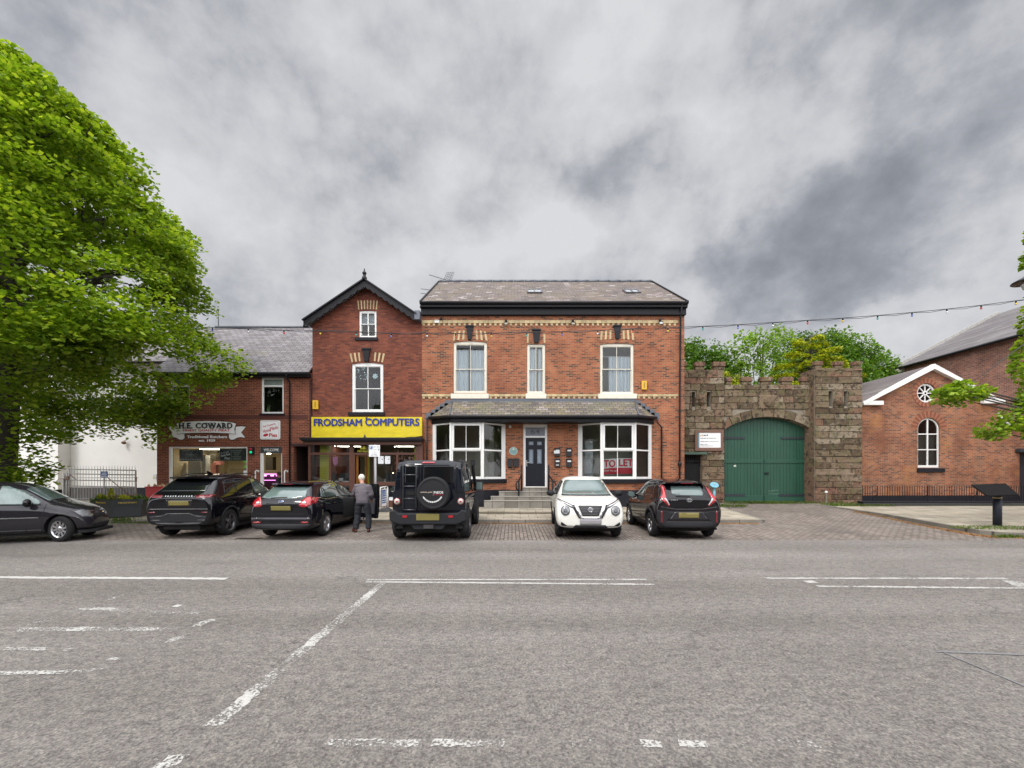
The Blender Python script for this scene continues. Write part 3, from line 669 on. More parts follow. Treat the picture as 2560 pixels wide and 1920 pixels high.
# skylights lie in the plane of the slates
sn = Vector((0, -(rz_ - ez), ry_ - ey)).normalized(); su = Vector((0, ry_ - ey, rz_ - ez)).normalized()
for (pa, pb, pc, pd), lb in (((1316, 1356, 724, 737), 'roof window nearer the middle of the slates'), ((1552, 1602, 725, 737), 'roof window nearer the right end of the slates')):
    yc = 21.0; yc = ey + 2.05
    D_ = yc; c = Vector((X((pa + pb) / 2, D_ + .1), yc, ez + (yc - ey) * (rz_ - ez) / (ry_ - ey))) + sn * .03
    wv = .36; hh = .42
    sk = MB().plate(rect(-wv, wv, -hh, hh), [rect(-wv + .05, -.02, -hh + .05, hh - .05), rect(.02, wv - .05, -hh + .05, hh - .05)], c + sn * .05, u=(1, 0, 0), v=su, n=-sn, th=.09).build('skylight', simple('skylight_frame', (.09, .09, .1), .4), ROOF); sk['label'] = lb
    mb = MB(); q = [c + sn * .02 + Vector((1, 0, 0)) * i * (wv - .04) + su * j * (hh - .04) for i, j in ((-1, -1), (1, -1), (1, 1), (-1, 1))]; mb.quad(*q); mb.build('pane', simple('sky_pane', (.55, .58, .6), .05, coat=1), sk, recalc=False)
# fascia in two steps, gutter, downpipe
mb = MB(); mb.box(x0 - .02, x1 + .02, FD - .16, FD - .001, zt64, Z(766, FD)); mb.box(x0 - .05, x1 + .05, FD - .22, FD - .161, Z(775, FD), Z(762, 18.2)); bevel(mb.build('fascia', M_blk, H64), .01)
bx('soffit', M_blk, H64, rl - .02, rr + .02, ey - .02, FD - .002, 8.98, 9.12); MB().tube([(rl - .02, ey - .07, ez - .05), (rr + .02, ey - .07, ez - .05)], .065, 10).build('gutter', M_blk2, H64)
pipe(H64, [(X(1702, 18.3), ey - .05, ez - .1), (X(1702, 18.35), 18.38, Z(790, FD)), (X(1700.5, 18.35), 18.4, Z(1020, FD)), (X(1700.5, 18.35), 18.4, .15)])
pipe(H64, [(X(1641, 18.4), 18.3, 4.1), (X(1641, 18.4), 18.3, 3.95), (X(1654, 18.42), 18.42, 3.75), (X(1654, 18.42), 18.42, .3)], .034)
pipe(H64, [(X(1068, 18.42), 18.40, 4.15), (X(1067, 18.42), 18.42, .4)], .034)
MB().lathe([(.03, -.1), (.075, -.08), (.085, .06), (.06, .1)], (X(1700.5, 18.35), 18.4, Z(1161, FD)), 'z', 10).build('pipe_hopper', M_blk2, H64)
dentils(H64, [(x0, X(1695, FD))], Z(801.5, FD), Z(814.5, FD), FD)
bxs = [x0, UW[0][0] - .11, UW[0][1] + .08, UW[1][0] - .05, UW[1][1] + .04, UW[2][0] - .09, UW[2][1] + .13, X(1695, FD)]
dentils(H64, [(bxs[0], bxs[1]), (bxs[2], bxs[3]), (bxs[4], bxs[5]), (bxs[6], bxs[7])], Z(985.5, FD), Z(996.5, FD), FD)
# upper windows
for i, ((a, b, c, d), tr) in enumerate(zip(UW, (922, 923, 922))):
    s_ = [(1127, 1222), (1314, 1366), (1495, 1592)][i]
    sash(H64, a + .01, b - .01, c, d - .005, Z(tr, FD), FD + .05, W_CREAM if i != 1 else W_CREAM, 2, RIS[i], (X(s_[0], FD), X(s_[1], FD), Z(997, FD), Z(984.5, FD), .10), W_CREAM, fw=.09)
    room(H64, a, b, c, d, FD + .31, FD + 1.8)
    if i == 2:
        curtain(H64, X(1524, FD), b, c, Z(889, FD), FD + .22, waves=9, amp=.03)
        MB().tube([(a, FD + .25, Z(888, FD)), (b, FD + .25, Z(888, FD))], .012, 6).build('curtain_rail', W_WHITE, H64)
    elif i == 0: curtain(H64, a, a + (b - a) * .44, c, Z(872, FD), FD + .22, waves=6); curtain(H64, a + (b - a) * .5, b, c, Z(872, FD), FD + .24, waves=6)
    else: curtain(H64, a, a + .42, c, d, FD + .22, waves=4); curtain(H64, a + .5, b, c, d, FD + .24, waves=3)
voussoirs(H64, (UW[0][0] + UW[0][1]) / 2, Z(852, FD), Z(829, FD), .78, .70, FD, 15, .11, (BCR, B64), .06)
voussoirs(H64, (UW[1][0] + UW[1][1]) / 2, Z(857.5, FD), Z(835, FD), .42, .41, FD, 9, .24, (BCR, B64), .01)
voussoirs(H64, (UW[2][0] + UW[2][1]) / 2, Z(850, FD), Z(827, FD), .76, .72, FD, 15, .11, (BCR, B64), .04)
keystone(H64, X(1174.5, FD), Z(850, FD), Z(814, FD), .36, .16, FD); keystone(H64, X(1341, FD), Z(858, FD), Z(823, FD), .38, .2, FD); keystone(H64, X(1543, FD), Z(848, FD), Z(813, FD), .36, .16, FD)
# ---- bays
for bi, (a, b, c, d) in enumerate(BAYS):
    lab = ('left bay window with dark room behind', 'right bay window with a red and white board inside')[bi]
    A, B_, C_, D_ = Vector((a, FD, 0)), Vector((b, 17.8, 0)), Vector((c, 17.8, 0)), Vector((d, FD, 0))
    zm = Z(1125, 17.8)
    # front light
    W = MB(); L = c - b; f = .10
    W.plate(rect(b, c, bz0, bz1), [rect(b + f, c - f, bz0 + .11, zm - .045), rect(b + f, c - f, zm + .03, bz1 - .09)], (0, 17.8, 0), th=.07)
    bw = W.build('bay_window', W_WHITE, H64); bw['label'] = lab; bevel(bw, .006)
    s = MB(); xm = (b + c) / 2 - .03
    s.plate(rect(b + f - .03, c - f + .03, zm + .0, bz1 - .06), [rect(b + f + .05, xm - .012, zm + .085, bz1 - .135), rect(xm + .012, c - f - .05, zm + .085, bz1 - .135)], (0, 17.775, 0), th=.05)
    s.box(xm - .012, xm + .012, 17.81, 17.84, bz0 + .1, zm - .04); bevel(s.build('casement', W_WHITE, bw), .008)
    p = MB(); p.quad((b + .05, 17.83, bz0 + .1), (c - .05, 17.83, bz0 + .1), (c - .05, 17.83, bz1 - .08), (b + .05, 17.83, bz1 - .08))
    for P_, Q_ in ((A, B_), (C_, D_)):
        u = (Q_ - P_); ln = u.length; u.normalize(); n = Vector((-u.y, u.x, 0))
        if n.y < 0: n = -n
        o = P_; e0 = .2 if P_ is A else .03; e1 = .03 if P_ is A else .2
        sd = MB(); sd.plate(rect(0, ln, bz0, bz1), [rect(e0, ln - e1, bz0 + .1, zm - .03), rect(e0, ln - e1, zm + .03, bz1 - .07)], o, u=u, n=n, th=.06); bevel(sd.build('side_light', W_WHITE, bw), .005)
        q = [o + u * s_ + n * .035 + Vector((0, 0, z)) for s_, z in ((.1, bz0 + .05), (ln - .1, bz0 + .05), (ln - .1, bz1 - .05), (.1, bz1 - .05))]; p.quad(*q)
    mp = MB()
    for P_ in (B_, C_): mp.box(P_.x - .045, P_.x + .045, 17.77, 17.86, bz0, bz1)
    bevel(mp.build('mullion', W_WHITE, bw), .01)
    p.build('pane', GL, bw, recalc=False)
    def prism(k, z0, z1, name, mat, par):
        q = MB(); pts = [(a - k, FD - .002), (b - k * .45, 17.8 - k), (c + k * .45, 17.8 - k), (d + k, FD - .002)]; i = q.add([(x, y, z0) for x, y in pts] + [(x, y, z1) for x, y in pts])
        q.face((i, i + 1, i + 2, i + 3)); q.face((i + 7, i + 6, i + 5, i + 4))
        for j in range(4): jj = (j + 1) % 4; q.face((i + j, i + jj, i + 4 + jj, i + 4 + j))
        return q.build(name, mat, par)
    bevel(prism(.07, Z(1208.5, 17.8), bz0 - .001, 'sill', M_blk, bw), .015)
    prism(-.02, .99, Z(1208.5, 17.8) - .001, 'bay_wall', B64, H64); prism(.03, GRZ, .989, 'plinth', M_plinth, H64)
    room(H64, a, d, bz0, bz1, 18.85, 20.7, M_room, m=.6)
    mb = MB(); mb.quad((a, FD, bz0), (b, 17.88, bz0), (c, 17.88, bz0), (d, FD, bz0)); mb.quad((a, FD, bz1), (b, 17.88, bz1), (c, 17.88, bz1), (d, FD, bz1)); mb.build('window_board', W_WHITE, H64)
pl = MB(); pl.box(x0, BAYS[0][0] - .05, FD - .03, FD - .001, GRZ, .99); pl.box(BAYS[0][3] + .05, X(1320, FD), FD - .03, FD - .001, GRZ, .97); pl.box(BAYS[1][3] + .05, x1 + .0, FD - .03, FD - .001, GRZ, .99); pl.box(X(1362, FD), BAYS[1][0] - .05, FD - .03, FD - .001, GRZ, .97); pl.each('plinth', M_plinth, H64)
# interior bits seen through the bays
mb = MB(); mb.box(X(1222, 19.6), X(1234, 19.6), 20.2, 20.4, .9, 4.0); mb.box(X(1118, 20), X(1112, 20), 20, 20.2, .9, 3.6); mb.each('inner_wall', simple('pale_plaster', (.38, .36, .32), .9), H64)
mb = MB(); mb.box(X(1462, 19.2), X(1482, 19.2), 19.2, 19.25, 1.3, 3.2); mb.build('dust_sheet', simple('plastic_sheet', (.42, .44, .45), .4, var=.5, scale=3), H64)
# ---- canopy roof over both bays and the door
zt_c, zo, zf = Z(1004, FD), Z(1043, FD), 4.14; yf = 17.52
TL, TR = X(1131, FD), X(1587, FD); OL, OR_ = X(1073, FD), X(1640, FD); FL, FR = X(1124, yf), X(1597, yf)
CAN = roofpart('bay_roof', H64, SLB, [[(FL, yf, zf), (FR, yf, zf), (TR, FD - .01, zt_c), (TL, FD - .01, zt_c)], [(OL, FD - .01, zo), (FL, yf, zf), (TL, FD - .01, zt_c)], [(FR, yf, zf), (OR_, FD - .01, zo), (TR, FD - .01, zt_c)]], th=.04)
mb = MB(); mb.box(TL - .05, TR + .05, FD - .02, FD - .003, zt_c - .02, Z(996.5, FD))
for i in range(5):
    t = i / 5; w_ = (TL - OL) / 5
    mb.box(OL - .14 + i * w_, OL + (i + 1) * w_ + .02, FD - .015, FD - .004, zo - .1 + (zt_c - zo) * t, zo + (zt_c - zo) * (t + .2) + .06); mb.box(OR_ - (i + 1) * w_ - .02, OR_ + .14 - i * w_, FD - .015, FD - .004, zo - .1 + (zt_c - zo) * t, zo + (zt_c - zo) * (t + .2) + .06)
mb.build('flashing', M_lead, CAN)
def ring(k): return [(OL + k, FD - .003), (FL + k * .5, yf + k), (FR - k * .5, yf + k), (OR_ - k, FD - .003)]
mb = MB(); pr = ring(.1); q2 = ring(.28)
for i in range(3): (ax, ay), (bx_, by) = pr[i], pr[i + 1]; (cx_, cy), (dx, dy) = q2[i], q2[i + 1]; mb.quad((ax, ay, 3.90), (bx_, by, 3.90), (bx_, by, 4.10), (ax, ay, 4.10)); mb.quad((ax, ay, 3.90), (bx_, by, 3.90), (dx, dy, 3.90), (cx_, cy, 3.90)); mb.quad((cx_, cy, 3.90), (dx, dy, 3.90), (dx, dy, 4.1), (cx_, cy, 4.1))
mb.poly([(x, y, 3.905) for x, y in ring(.27)]); mb.build('fascia', M_blk, CAN)
MB().tube([(x, y, z) for (x, y), z in zip([(OL - .0, FD - .06), (FL, yf - .03), (FR, yf - .03), (OR_, FD - .06)], (zo - .03, zf - .04, zf - .04, zo - .03))], .06, 8).build('gutter', M_blk2, CAN)
mb = MB(); mb.tube([(TL, FD - .03, zt_c + .01), (FL, yf, zf + .03)], .03, 6); mb.tube([(TR, FD - .03, zt_c + .01), (FR, yf, zf + .03)], .03, 6); mb.each('hip_lead', M_lead, CAN)
# ---- front door
dx0, dx1, dz0, dz1 = DO; zf0 = Z(1091, FD)
fr = MB().plate(rect(dx0 + .002, dx1 - .002, dz0, dz1), [rect(dx0 + .11, dx1 - .11, dz0 + .04, zf0 - .05), rect(dx0 + .11, dx1 - .11, zf0 + .03, dz1 - .13)], (0, FD + .06, 0), th=.08).build('door_frame', W_WHITE, H64); bevel(fr, .008)
lf = MB(); a, b = dx0 + .112, dx1 - .112; z0, z1 = dz0 + .042, zf0 - .052; W_ = b - a; H_ = z1 - z0
lf.plate(rect(a, b, z0, z1), [rect(a + W_ * .17, a + W_ * .40, z0 + H_ * .47, z0 + H_ * .76), rect(a + W_ * .60, a + W_ * .83, z0 + H_ * .47, z0 + H_ * .76), rect(a + W_ * .17, a + W_ * .40, z0 + H_ * .85, z0 + H_ * .92), rect(a + W_ * .60, a + W_ * .83, z0 + H_ * .85, z0 + H_ * .92)], (0, FD + .08, 0), th=.05)
for u in (.17, .60):
    lf.plate(rect(a + W_ * u, a + W_ * (u + .23), z0 + H_ * .08, z0 + H_ * .38), [rect(a + W_ * u + .025, a + W_ * (u + .23) - .025, z0 + H_ * .08 + .025, z0 + H_ * .38 - .025)], (0, FD + .072, 0), th=.007)
LF = lf.build('door', simple('black_door', (.010, .011, .018), .4, spec=.25), H64)
mb = MB(); mb.quad((a + .05, FD + .10, z0 + H_ * .4), (b - .05, FD + .10, z0 + H_ * .4), (b - .05, FD + .10, z0 + H_ * .95), (a + .05, FD + .10, z0 + H_ * .95)); mb.build('pane', simple('leaded_glass', (.22, .27, .33), .25, coat=.6), LF, recalc=False)
mb = MB()
for u in (.17, .60):
    for (h0, h1) in ((.47, .76), (.85, .92)): mb.plate(rect(a + W_ * u + .02, a + W_ * (u + .23) - .02, z0 + H_ * h0 + .02, z0 + H_ * h1 - .02), [rect(a + W_ * u + .035, a + W_ * (u + .23) - .035, z0 + H_ * h0 + .035, z0 + H_ * h1 - .035)], (0, FD + .093, 0), th=.004)
mb.build('leading', M_lead, LF)
M_steel = simple('brushed_steel', (.55, .53, .5), .3, 1.)
mb = MB(); mb.box(a + .03, a + .065, FD + .06, FD + .08, z0 + H_ * .41, z0 + H_ * .54); mb.box(a + .03, a + .17, FD + .04, FD + .055, z0 + H_ * .485, z0 + H_ * .50); bevel(mb.build('handle', M_steel, LF), .004)
fl = MB(); fl.quad((a, FD + .1, zf0), (b, FD + .1, zf0), (b, FD + .1, dz1 - .12), (a, FD + .1, dz1 - .12)); FLT = fl.build('fanlight', simple('frosted_pane', (.14, .155, .19), .3, coat=.5), H64, recalc=False)
text('64', (dx0 + dx1) / 2, (zf0 + dz1 - .09) / 2, .19, .42, FD + .096, simple('etched_number', (.055, .05, .07), .5), FLT)
# ---- doorstep flight (its own thing) and tan platform
ST = thing('front_steps', 'grey stone steps rising to the black front door', 'steps', (X(1338, 18), 18.0, p_(16)))
M_step = brickmat('step_stone', [(0, (.16, .145, .125)), (.5, (.20, .185, .16)), (1, (.26, .24, .21))], (.08, .07, .06), bw=.52, rh=.9, ms=.012, bump=.3, blotch=(((.32, .3, .26), 1.7, .55, .7, .5), ((.1, .095, .08), 2.2, .5, .7, .5)))
M_edge = simple('step_nosing', (.30, .28, .24), .85, scale=4, var=.25)
lv = [(1210, 1466, 17.2, 1253, 1268), (1227, 1449, 17.5, 1242, 1252), (1247.5, 1428, 17.8, 1229.5, 1241), (1307, 1369, 18.12, 1220, 1229)]
pz = Z(1268, 17.2); prev = GRZ
for i, (a, b, D_, t_, bt) in enumerate(lv):
    zt = Z(t_, D_); MB().box(X(a, D_), X(b, D_), D_, FD - .035 if i < 3 else FD + .05, prev if i else .1, zt).build('step', M_step, ST)
    nx = FD - .036
    bevel(bx('nosing', M_edge, ST, X(a, D_) - .01, X(b, D_) + .01, D_ - .02, D_ + .3, zt + .0005, zt + .022), .006); prev = zt
PL = thing('stone_platform', 'long low paved platform of buff slabs below the bay windows', 'platform', (1.8, 16.6, .15))
py0 = 15.75; zt = Z(1278, py0)
mb = MB(); mb.box(X(1058, py0), X(1700, py0), py0, FD - .04, .05, zt - .055); mb.build('riser', simple('concrete_riser', (.20, .175, .13), .9, scale=3, var=.3, bump=.4), PL)
mb = MB(); mb.box(X(1057, py0), X(1701, py0), py0 - .03, FD - .04, zt - .054, zt); bevel(mb.build('slabs', M_flag, PL), .008)
# ---- handrails
for side, lab in ((-1, 'black metal handrail on the left side of the front steps'), (1, 'black metal handrail on the right side of the front steps')):
    cx = X(1338, 18); t_ = thing('handrail', lab, 'handrail', (cx + side * .62, 17.7, .6), group='handrails beside the front steps')
    D1, D2 = 17.62, 18.1; xa = cx + side * (X(1338, D1) - X(1295.6, D1)); xb = cx + side * (X(1338, D2) - X(1304, D2)); xb0 = xb
    z2 = Z(1202, D1); z3 = Z(1187, D2); z4 = Z(1163, D2)
    m = MB().tube([(xa, D1, Z(1259, D1)), (xa, D1, z2), ], .038, 8); m.build('post', M_blk, t_)
    m = MB().tube([(xb, D2, Z(1238, D2)), (xb, D2, z4)], .038, 8); m.build('post', M_blk, t_)
    m = MB().tube([(xb, D2, z3), (xa, D1, z2), (xa + side * .07, D1 - .07, z2 - .03), (xa + side * .12, D1 - .09, z2 - .16), (xa + side * .1, D1 - .08, z2 - .32), (xa + side * .03, D1 - .03, z2 - .4)], .03, 8); m.build('rail', M_blk, t_)
    for (xx, yy, zz_) in ((xa, D1, Z(1259, D1)), (xb, D2, Z(1238, D2))): MB().lathe([(.085, 0), (.085, .02), (.04, .045), (.02, .06)], (xx, yy, zz_), 'z', 12).build('base_plate', M_blk, t_)
# ---- things fixed to the front wall
def wallbox(name, lab, cat, px0, px1, py0, py1, D, th, mat, group=None, y=None, bev=.012):
    a, b, c, d = PR(px0, px1, py0, py1, D); yy = (y if y is not None else FD) - .002
    o = bx(name, mat, None, a, b, yy - th, yy, c, d, loc=((a + b) / 2, yy, c)); bevel(o, bev); return tag(o, lab, cat, group)
M_lbx = simple('letterbox_black', (.014, .014, .016), .4); M_paper = simple('paper', (.66, .68, .70), .8, var=.05); M_dk = simple('ink', (.03, .03, .035), .7)
LBG = 'black wall letterboxes beside the front door'
for (a, b, c, d), lab, pp in (((1386, 1400, 1120, 1141), 'black letterbox with papers sticking out, upper left of the four right of the door', 2), ((1415, 1429, 1120, 1141), 'black letterbox with one white card, upper right of the four right of the door', 1),
                          ((1386, 1400, 1146.5, 1167.5), 'black letterbox with two white cards, lower left of the four right of the door', 3), ((1415, 1429, 1146.5, 1167.5), 'black letterbox with one white card, lower right of the four right of the door', 1),
                          ((1268.5, 1281.3, 1146, 1167.5), 'plain black letterbox under the round plaque, further from the door', 0), ((1284, 1297, 1146, 1167.5), 'plain black letterbox under the round plaque, nearer the door', 0)):
    x_a, x_b, z_a, z_b = PR(a, b, c, d, FD); t_ = thing('letterbox', lab, 'letterbox', ((x_a + x_b) / 2, FD, z_a), group=LBG)
    bevel(bx('box', M_lbx, t_, x_a, x_b, FD - .11, FD - .002, z_a, z_b - .05), .01)
    bevel(bx('lid', M_lbx, t_, x_a - .006, x_b + .006, FD - .125, FD - .002, z_b - .049, z_b), .01)
    if pp: bx('card', M_paper, t_, x_a + .05, x_b - .04, FD - .113, FD - .1105, z_b - .15, z_b - .085)
    if pp == 2: bx('letter', M_paper, t_, x_a - .03, x_b - .03, FD - .14, FD - .128, z_b - .25, z_b - .12)
    if pp == 3: bx('card', M_paper, t_, x_a + .06, x_b - .06, FD - .113, FD - .1105, z_a + .07, z_a + .10)
PQ = thing('wall_plaque', 'round pale green plaque on the brick left of the front door', 'plaque', (X(1283.5, FD), FD, Z(1138, FD)))
c_ = (X(1283.5, FD), FD - .002, Z(1128, FD))
MB().lathe([(.175, 0), (.175, -.02), (.165, -.028)], c_, 'y', 28).build('disc', simple('plaque_green', (.22, .36, .35), .5), PQ)
MB().lathe([(.182, 0), (.182, -.022), (.176, -.022)], c_, 'y', 28).build('rim', W_CREAM, PQ)
MB().lathe([(.035, -.029), (.035, -.034)], (c_[0], c_[1], c_[2] + .085), 'y', 14).build('crest', W_CREAM, PQ)
mb = MB()
for i, wv in enumerate((.11, .13, .12, .09)): mb.box(c_[0] - wv, c_[0] + wv, FD - .0325, FD - .0305, c_[2] + .02 - i * .035, c_[2] + .031 - i * .035)
mb.build('inscription', simple('plaque_text', (.12, .2, .2), .6), PQ)
t_ = thing('wall_light', 'small round white light high on the brick left of the front door', 'light', (X(1275, FD), FD, Z(1069, FD)))
MB().lathe([(.065, 0), (.065, -.03), (.05, -.06)], (X(1275, FD), FD - .002, Z(1066, FD)), 'y', 16).build('housing', W_WHITE, t_); MB().lathe([(.035, -.061), (.03, -.075)], (X(1275, FD), FD - .002, Z(1066, FD)), 'y', 12).build('lens', simple('lens', (.4, .4, .38), .2), t_)
M_yel = simple('alarm_yellow', (.62, .36, .02), .45)
t1 = wallbox('alarm_box', 'orange yellow alarm box on the orange brick beside the rightmost upper window', 'alarm box', 1603, 1616, 953, 974.5, FD, .08, M_yel, 'orange alarm boxes on the terrace')
def alarmmark(t_, a, b, c, d):
    x_a, x_b, z_a, z_b = PR(a, b, c, d, FD); mb = MB(); w_ = (x_b - x_a)
    for k in range(5): zc = z_a + (z_b - z_a) * (.22 + .13 * k); mb.box(x_a + w_ * (.42 if k % 2 else .38), x_a + w_ * .62, FD - .0865, FD - .0825, zc, zc + .022)
    mb.build('lettering', M_dk, t_)
alarmmark(t1, 1603, 1616, 953, 974.5)
# ---- floodlights under the eaves of the orange house
for px, py, lab, white in ((1092, 804, 'white floodlight under the eaves at the left end of the orange house', 1), (1265, 809, 'floodlight under the eaves between the left and narrow upper windows', 0), (1433, 809, 'floodlight under the eaves between the narrow and right upper windows', 0), (1652.5, 807.5, 'floodlight under the eaves at the right end beside the downpipe', 0)):
    x_, z_ = X(px, 18.3), Z(py, 18.3); t_ = thing('floodlight', lab, 'floodlight', (x_, FD, z_), group='floodlights under the eaves')
    mb = MB(); mb.plate(rect(x_ - .09, x_ + .09, z_ - .06, z_ + .06), [rect(x_ - .075, x_ + .075, z_ - .045, z_ + .045)], (0, 18.26, 0), th=.07); bevel(mb.build('housing', W_WHITE if white else M_blk2, t_), .005)
    bx('lens', simple('flood_lens', (.55, .56, .55), .15, coat=.6) if white or px > 1600 else simple('flood_lens_amber', (.33, .27, .18), .2, coat=.6), t_, x_ - .073, x_ + .073, 18.275, 18.3, z_ - .043, z_ + .043)
    xs = x_ + (.17 if white else 0)
    mb = MB(); mb.tube([(xs, FD - .002, z_ + .17), (xs, 18.38, z_ + .17), (x_, 18.34, z_ + .05)], .012, 6); mb.lathe([(.001, -.07), (.05, -.05), (.055, .02), (.03, .05)], (xs, 18.4, z_ + .17), 'z', 10); mb.build('bracket', M_blk2, t_)
# ---- aerials behind the left verge
M_al = simple('aerial_metal', (.09, .09, .09), .45, .5)
def yagi(name, lab, a, b, n, w_, mast, D):
    t_ = thing(name, lab, 'aerial', (mast[0], D, mast[1] - .1)); a, b = Vector(a), Vector(b); mb = MB(); mb.tube([a, b], .015, 5)
    mb.build('boom', M_al, t_); mb = MB(); d = (b - a).normalized(); up = d.cross(Vector((0, 1, 0))); el = (Vector((0, .7, 0)) + up * .55).normalized()
    for i in range(n): p = a + (b - a) * (i + .2) / n; k = w_ * (.6 + .4 * i / n); mb.tube([p - el * k, p + el * k], .009, 4)
    mb.build('element', M_al, t_)
    MB().tube([(mast[0], D, mast[1]), (mast[0], D, 10.6)], .02, 6).build('mast', M_al, t_); return t_
D_ = 23.4
ya = yagi('television_aerial', 'larger grille television aerial at the left end of the slate ridge', (X(1073, D_), D_, Z(687, D_)), (X(1116, D_), D_, Z(700, D_)), 12, .17, (X(1108, D_), Z(697, D_)), D_)
mb = MB(); x_, z_ = X(1120, D_), Z(694, D_)
for i in range(5): mb.tube([(x_ - .28 + i * .1, D_, z_ - .2 - i * .02), (x_ - .05 + i * .1, D_, z_ + .3)], .009, 4); mb.tube([(x_ - .28 + i * .05, D_, z_ - .22 + i * .12), (x_ + .2 + i * .03, D_, z_ - .05 + i * .09)], .009, 4)
mb.build('reflector', M_al, ya)
t_ = thing('television_aerial', 'pair of thin aerial rods low beside the left roof verge', 'aerial', (X(1095, 21), 21, 10))
mb = MB()
for py in (722, 733): mb.tube([(X(1052, 21), 21, Z(py, 21)), (X(1100, 21), 21, Z(py + 6, 21))], .016, 5)
mb.each('rod', M_al, t_); MB().tube([(X(1098, 21), 21, Z(720, 21)), (X(1098, 21), 21, 9.6)], .02, 6).build('mast', M_al, t_)
t_ = thing('television_aerial', 'small thin aerial on the ridge of the lower grey roof beside the big tree', 'aerial', (X(546, 22.4), 22.4, 9.4))
MB().tube([(X(546, 22.4), 22.4, 9.3), (X(546, 22.4), 22.4, Z(776, 22.4))], .022, 6).build('mast', M_al, t_); MB().tube([(X(535, 22.4), 22.4, Z(778, 22.4)), (X(548, 22.4), 22.4, Z(776, 22.4))], .02, 5).build('boom', M_al, t_)
# ============================================================ number 66
H66 = thing('brick_shop_building', 'dark red brick gabled building with yellow fascia shop and brown timber shopfront', 'building', (-6.4, 18.5, .2))
a0, a1 = X(781, FD), X(1055, FD) - .003
pkx, pkz = X(912, 18.15), Z(700.7, 18.15); sl = .677
def gz(x, off=0.): return pkz - sl * abs(x - pkx) - off
w1 = PR(897.4, 941, 776.6, 843, FD); w2 = PR(879.5, 958, 906.7, 1030, FD)
zs = Z(1098, FD)
out = [(a0, zs), (a1, zs), (a1, gz(a1, .12)), (pkx, gz(pkx, .12)), (a0, gz(a0, .12))]
MB().plate(out, [arched(*w1, .02), arched(*w2, .07)], (0, FD + .004, 0), th=.3).build('wall', B66, H66)
mb = MB(); mb.box(a0, a0 + .3, FD + .31, 25, GRZ, gz(a0, .2)); mb.box(a1 - .3, a1, FD + .31, 25, GRZ, gz(a1, .2)); mb.box(a0 + .3, a1 - .3, 24.7, 25, GRZ, 7.9); mb.build('side_wall', B66, H66)
el, er = X(759.6, 18.15), X(1040, 18.15)
R66 = roofpart('roof', H66, SLG, [[(el, 18.15, gz(el)), (pkx, 18.15, pkz), (pkx, 25.3, pkz), (el, 25.3, gz(el))], [(er, 18.15, gz(er)), (pkx, 18.15, pkz), (pkx, 25.3, pkz), (er, 25.3, gz(er))]])
# scalloped bargeboards
mb = MB()
for (xe, sgn) in ((el, -1), (er, 1)):
    n = 9; L = abs(xe - pkx); pts = [(pkx, pkz + .02), (xe, gz(xe) + .02), (xe, gz(xe) - .27)]
    low = []
    for i in range(n):
        for j in range(7):
            t = (i + j / 7) / n; x = xe - sgn * (L - .0) * t; s_ = .24 + .07 * abs(math.sin(PI * (t * n))) - (.0)
            low.append((x, gz(x) - s_))
    low.append((pkx, pkz - .36)); o = pts + low[1:]
    if sgn > 0: o = list(o)
    mb.plate(o, [], (0, 18.10, 0), th=.05)
mb.build('bargeboard', M_blk, R66)
mb = MB()
for xe in (el, er):
    sg = -1 if xe < pkx else 1
    mb.bar((pkx, 18.06, pkz + .03), (xe + sg * .03, 18.06, gz(xe) + .03), .10, .05)
    mb.bar((pkx, 18.07, pkz - .30), (xe, 18.07, gz(xe) - .25), .025, .03) if 0 else None
mb.build('barge_capping', M_blk2, R66)
mb = MB(); mb.lathe([(.11, 0), (.11, .12), (.075, .14), (.06, .26), (.09, .28), (.09, .33), (.05, .36), (.03, .42), (.02, .5), (.001, .52)], (pkx, 18.1, pkz - .02), 'z', 10); mb.build('finial', M_blk2, R66)
MB().tube([(a0, 18.12, gz(el) - .22), (el, 18.12, gz(el) - .2)], .05, 8).build('gutter', M_blk2, H66)
mb = MB(); mb.box(er - .05, a1, 18.05, FD - .0, Z(800, 18.15), Z(778, 18.15)); mb.build('box_gutter', M_lead, H66)
sash(H66, w1[0] + .01, w1[1] - .01, w1[2], w1[3], Z(809, FD), FD + .04, W_WHITE, 2, .02, (X(888, FD), X(945, FD), Z(851.5, FD), Z(843.5, FD), .09), M_plinth, fw=.06, bar=.05)
sash(H66, w2[0] + .01, w2[1] - .01, w2[2], w2[3], Z(971, FD), FD + .04, W_WHITE, 2, .07, (X(871, FD), X(962, FD), Z(1039.5, FD), Z(1030.5, FD), .11), M_plinth, fw=.1, bar=.03)
room(H66, *w1, FD + .32, FD + 1.8, M_room); room(H66, *w2, FD + .32, FD + 2, M_roomd)
curtain(H66, w1[0], w1[1], w1[2] + .6, w1[3], FD + .24, simple('grey_blind', (.33, .35, .37), .9), .003)
mb = MB()
for k in range(4):
    a = PI * k / 4; c_ = (X(937, FD), Z(940, FD)); mb.bar((c_[0] - .12 * math.cos(a), FD + .055, c_[1] - .12 * math.sin(a)), (c_[0] + .12 * math.cos(a), FD + .055, c_[1] + .12 * math.sin(a)), .03, .004, up=(0, 1, 0))
for q in range(26): px, py = rnd.uniform(889, 918), rnd.uniform(918, 948); r_ = rnd.uniform(.008, .02); mb.box(X(px, FD) - r_, X(px, FD) + r_, FD + .052, FD + .056, Z(py, FD) - r_, Z(py, FD) + r_)
mb.each('snowflake_sticker', simple('sticker_blue', (.42, .58, .6), .6), H66)
voussoirs(H66, X(919, FD), Z(774, FD), Z(752, FD), .42, .46, FD + .004, 13, 0, (BCR, B66), .02)
voussoirs(H66, X(918, FD), Z(906, FD), Z(884, FD), .70, .79, FD + .004, 17, .12, (BCR, B66), .06)
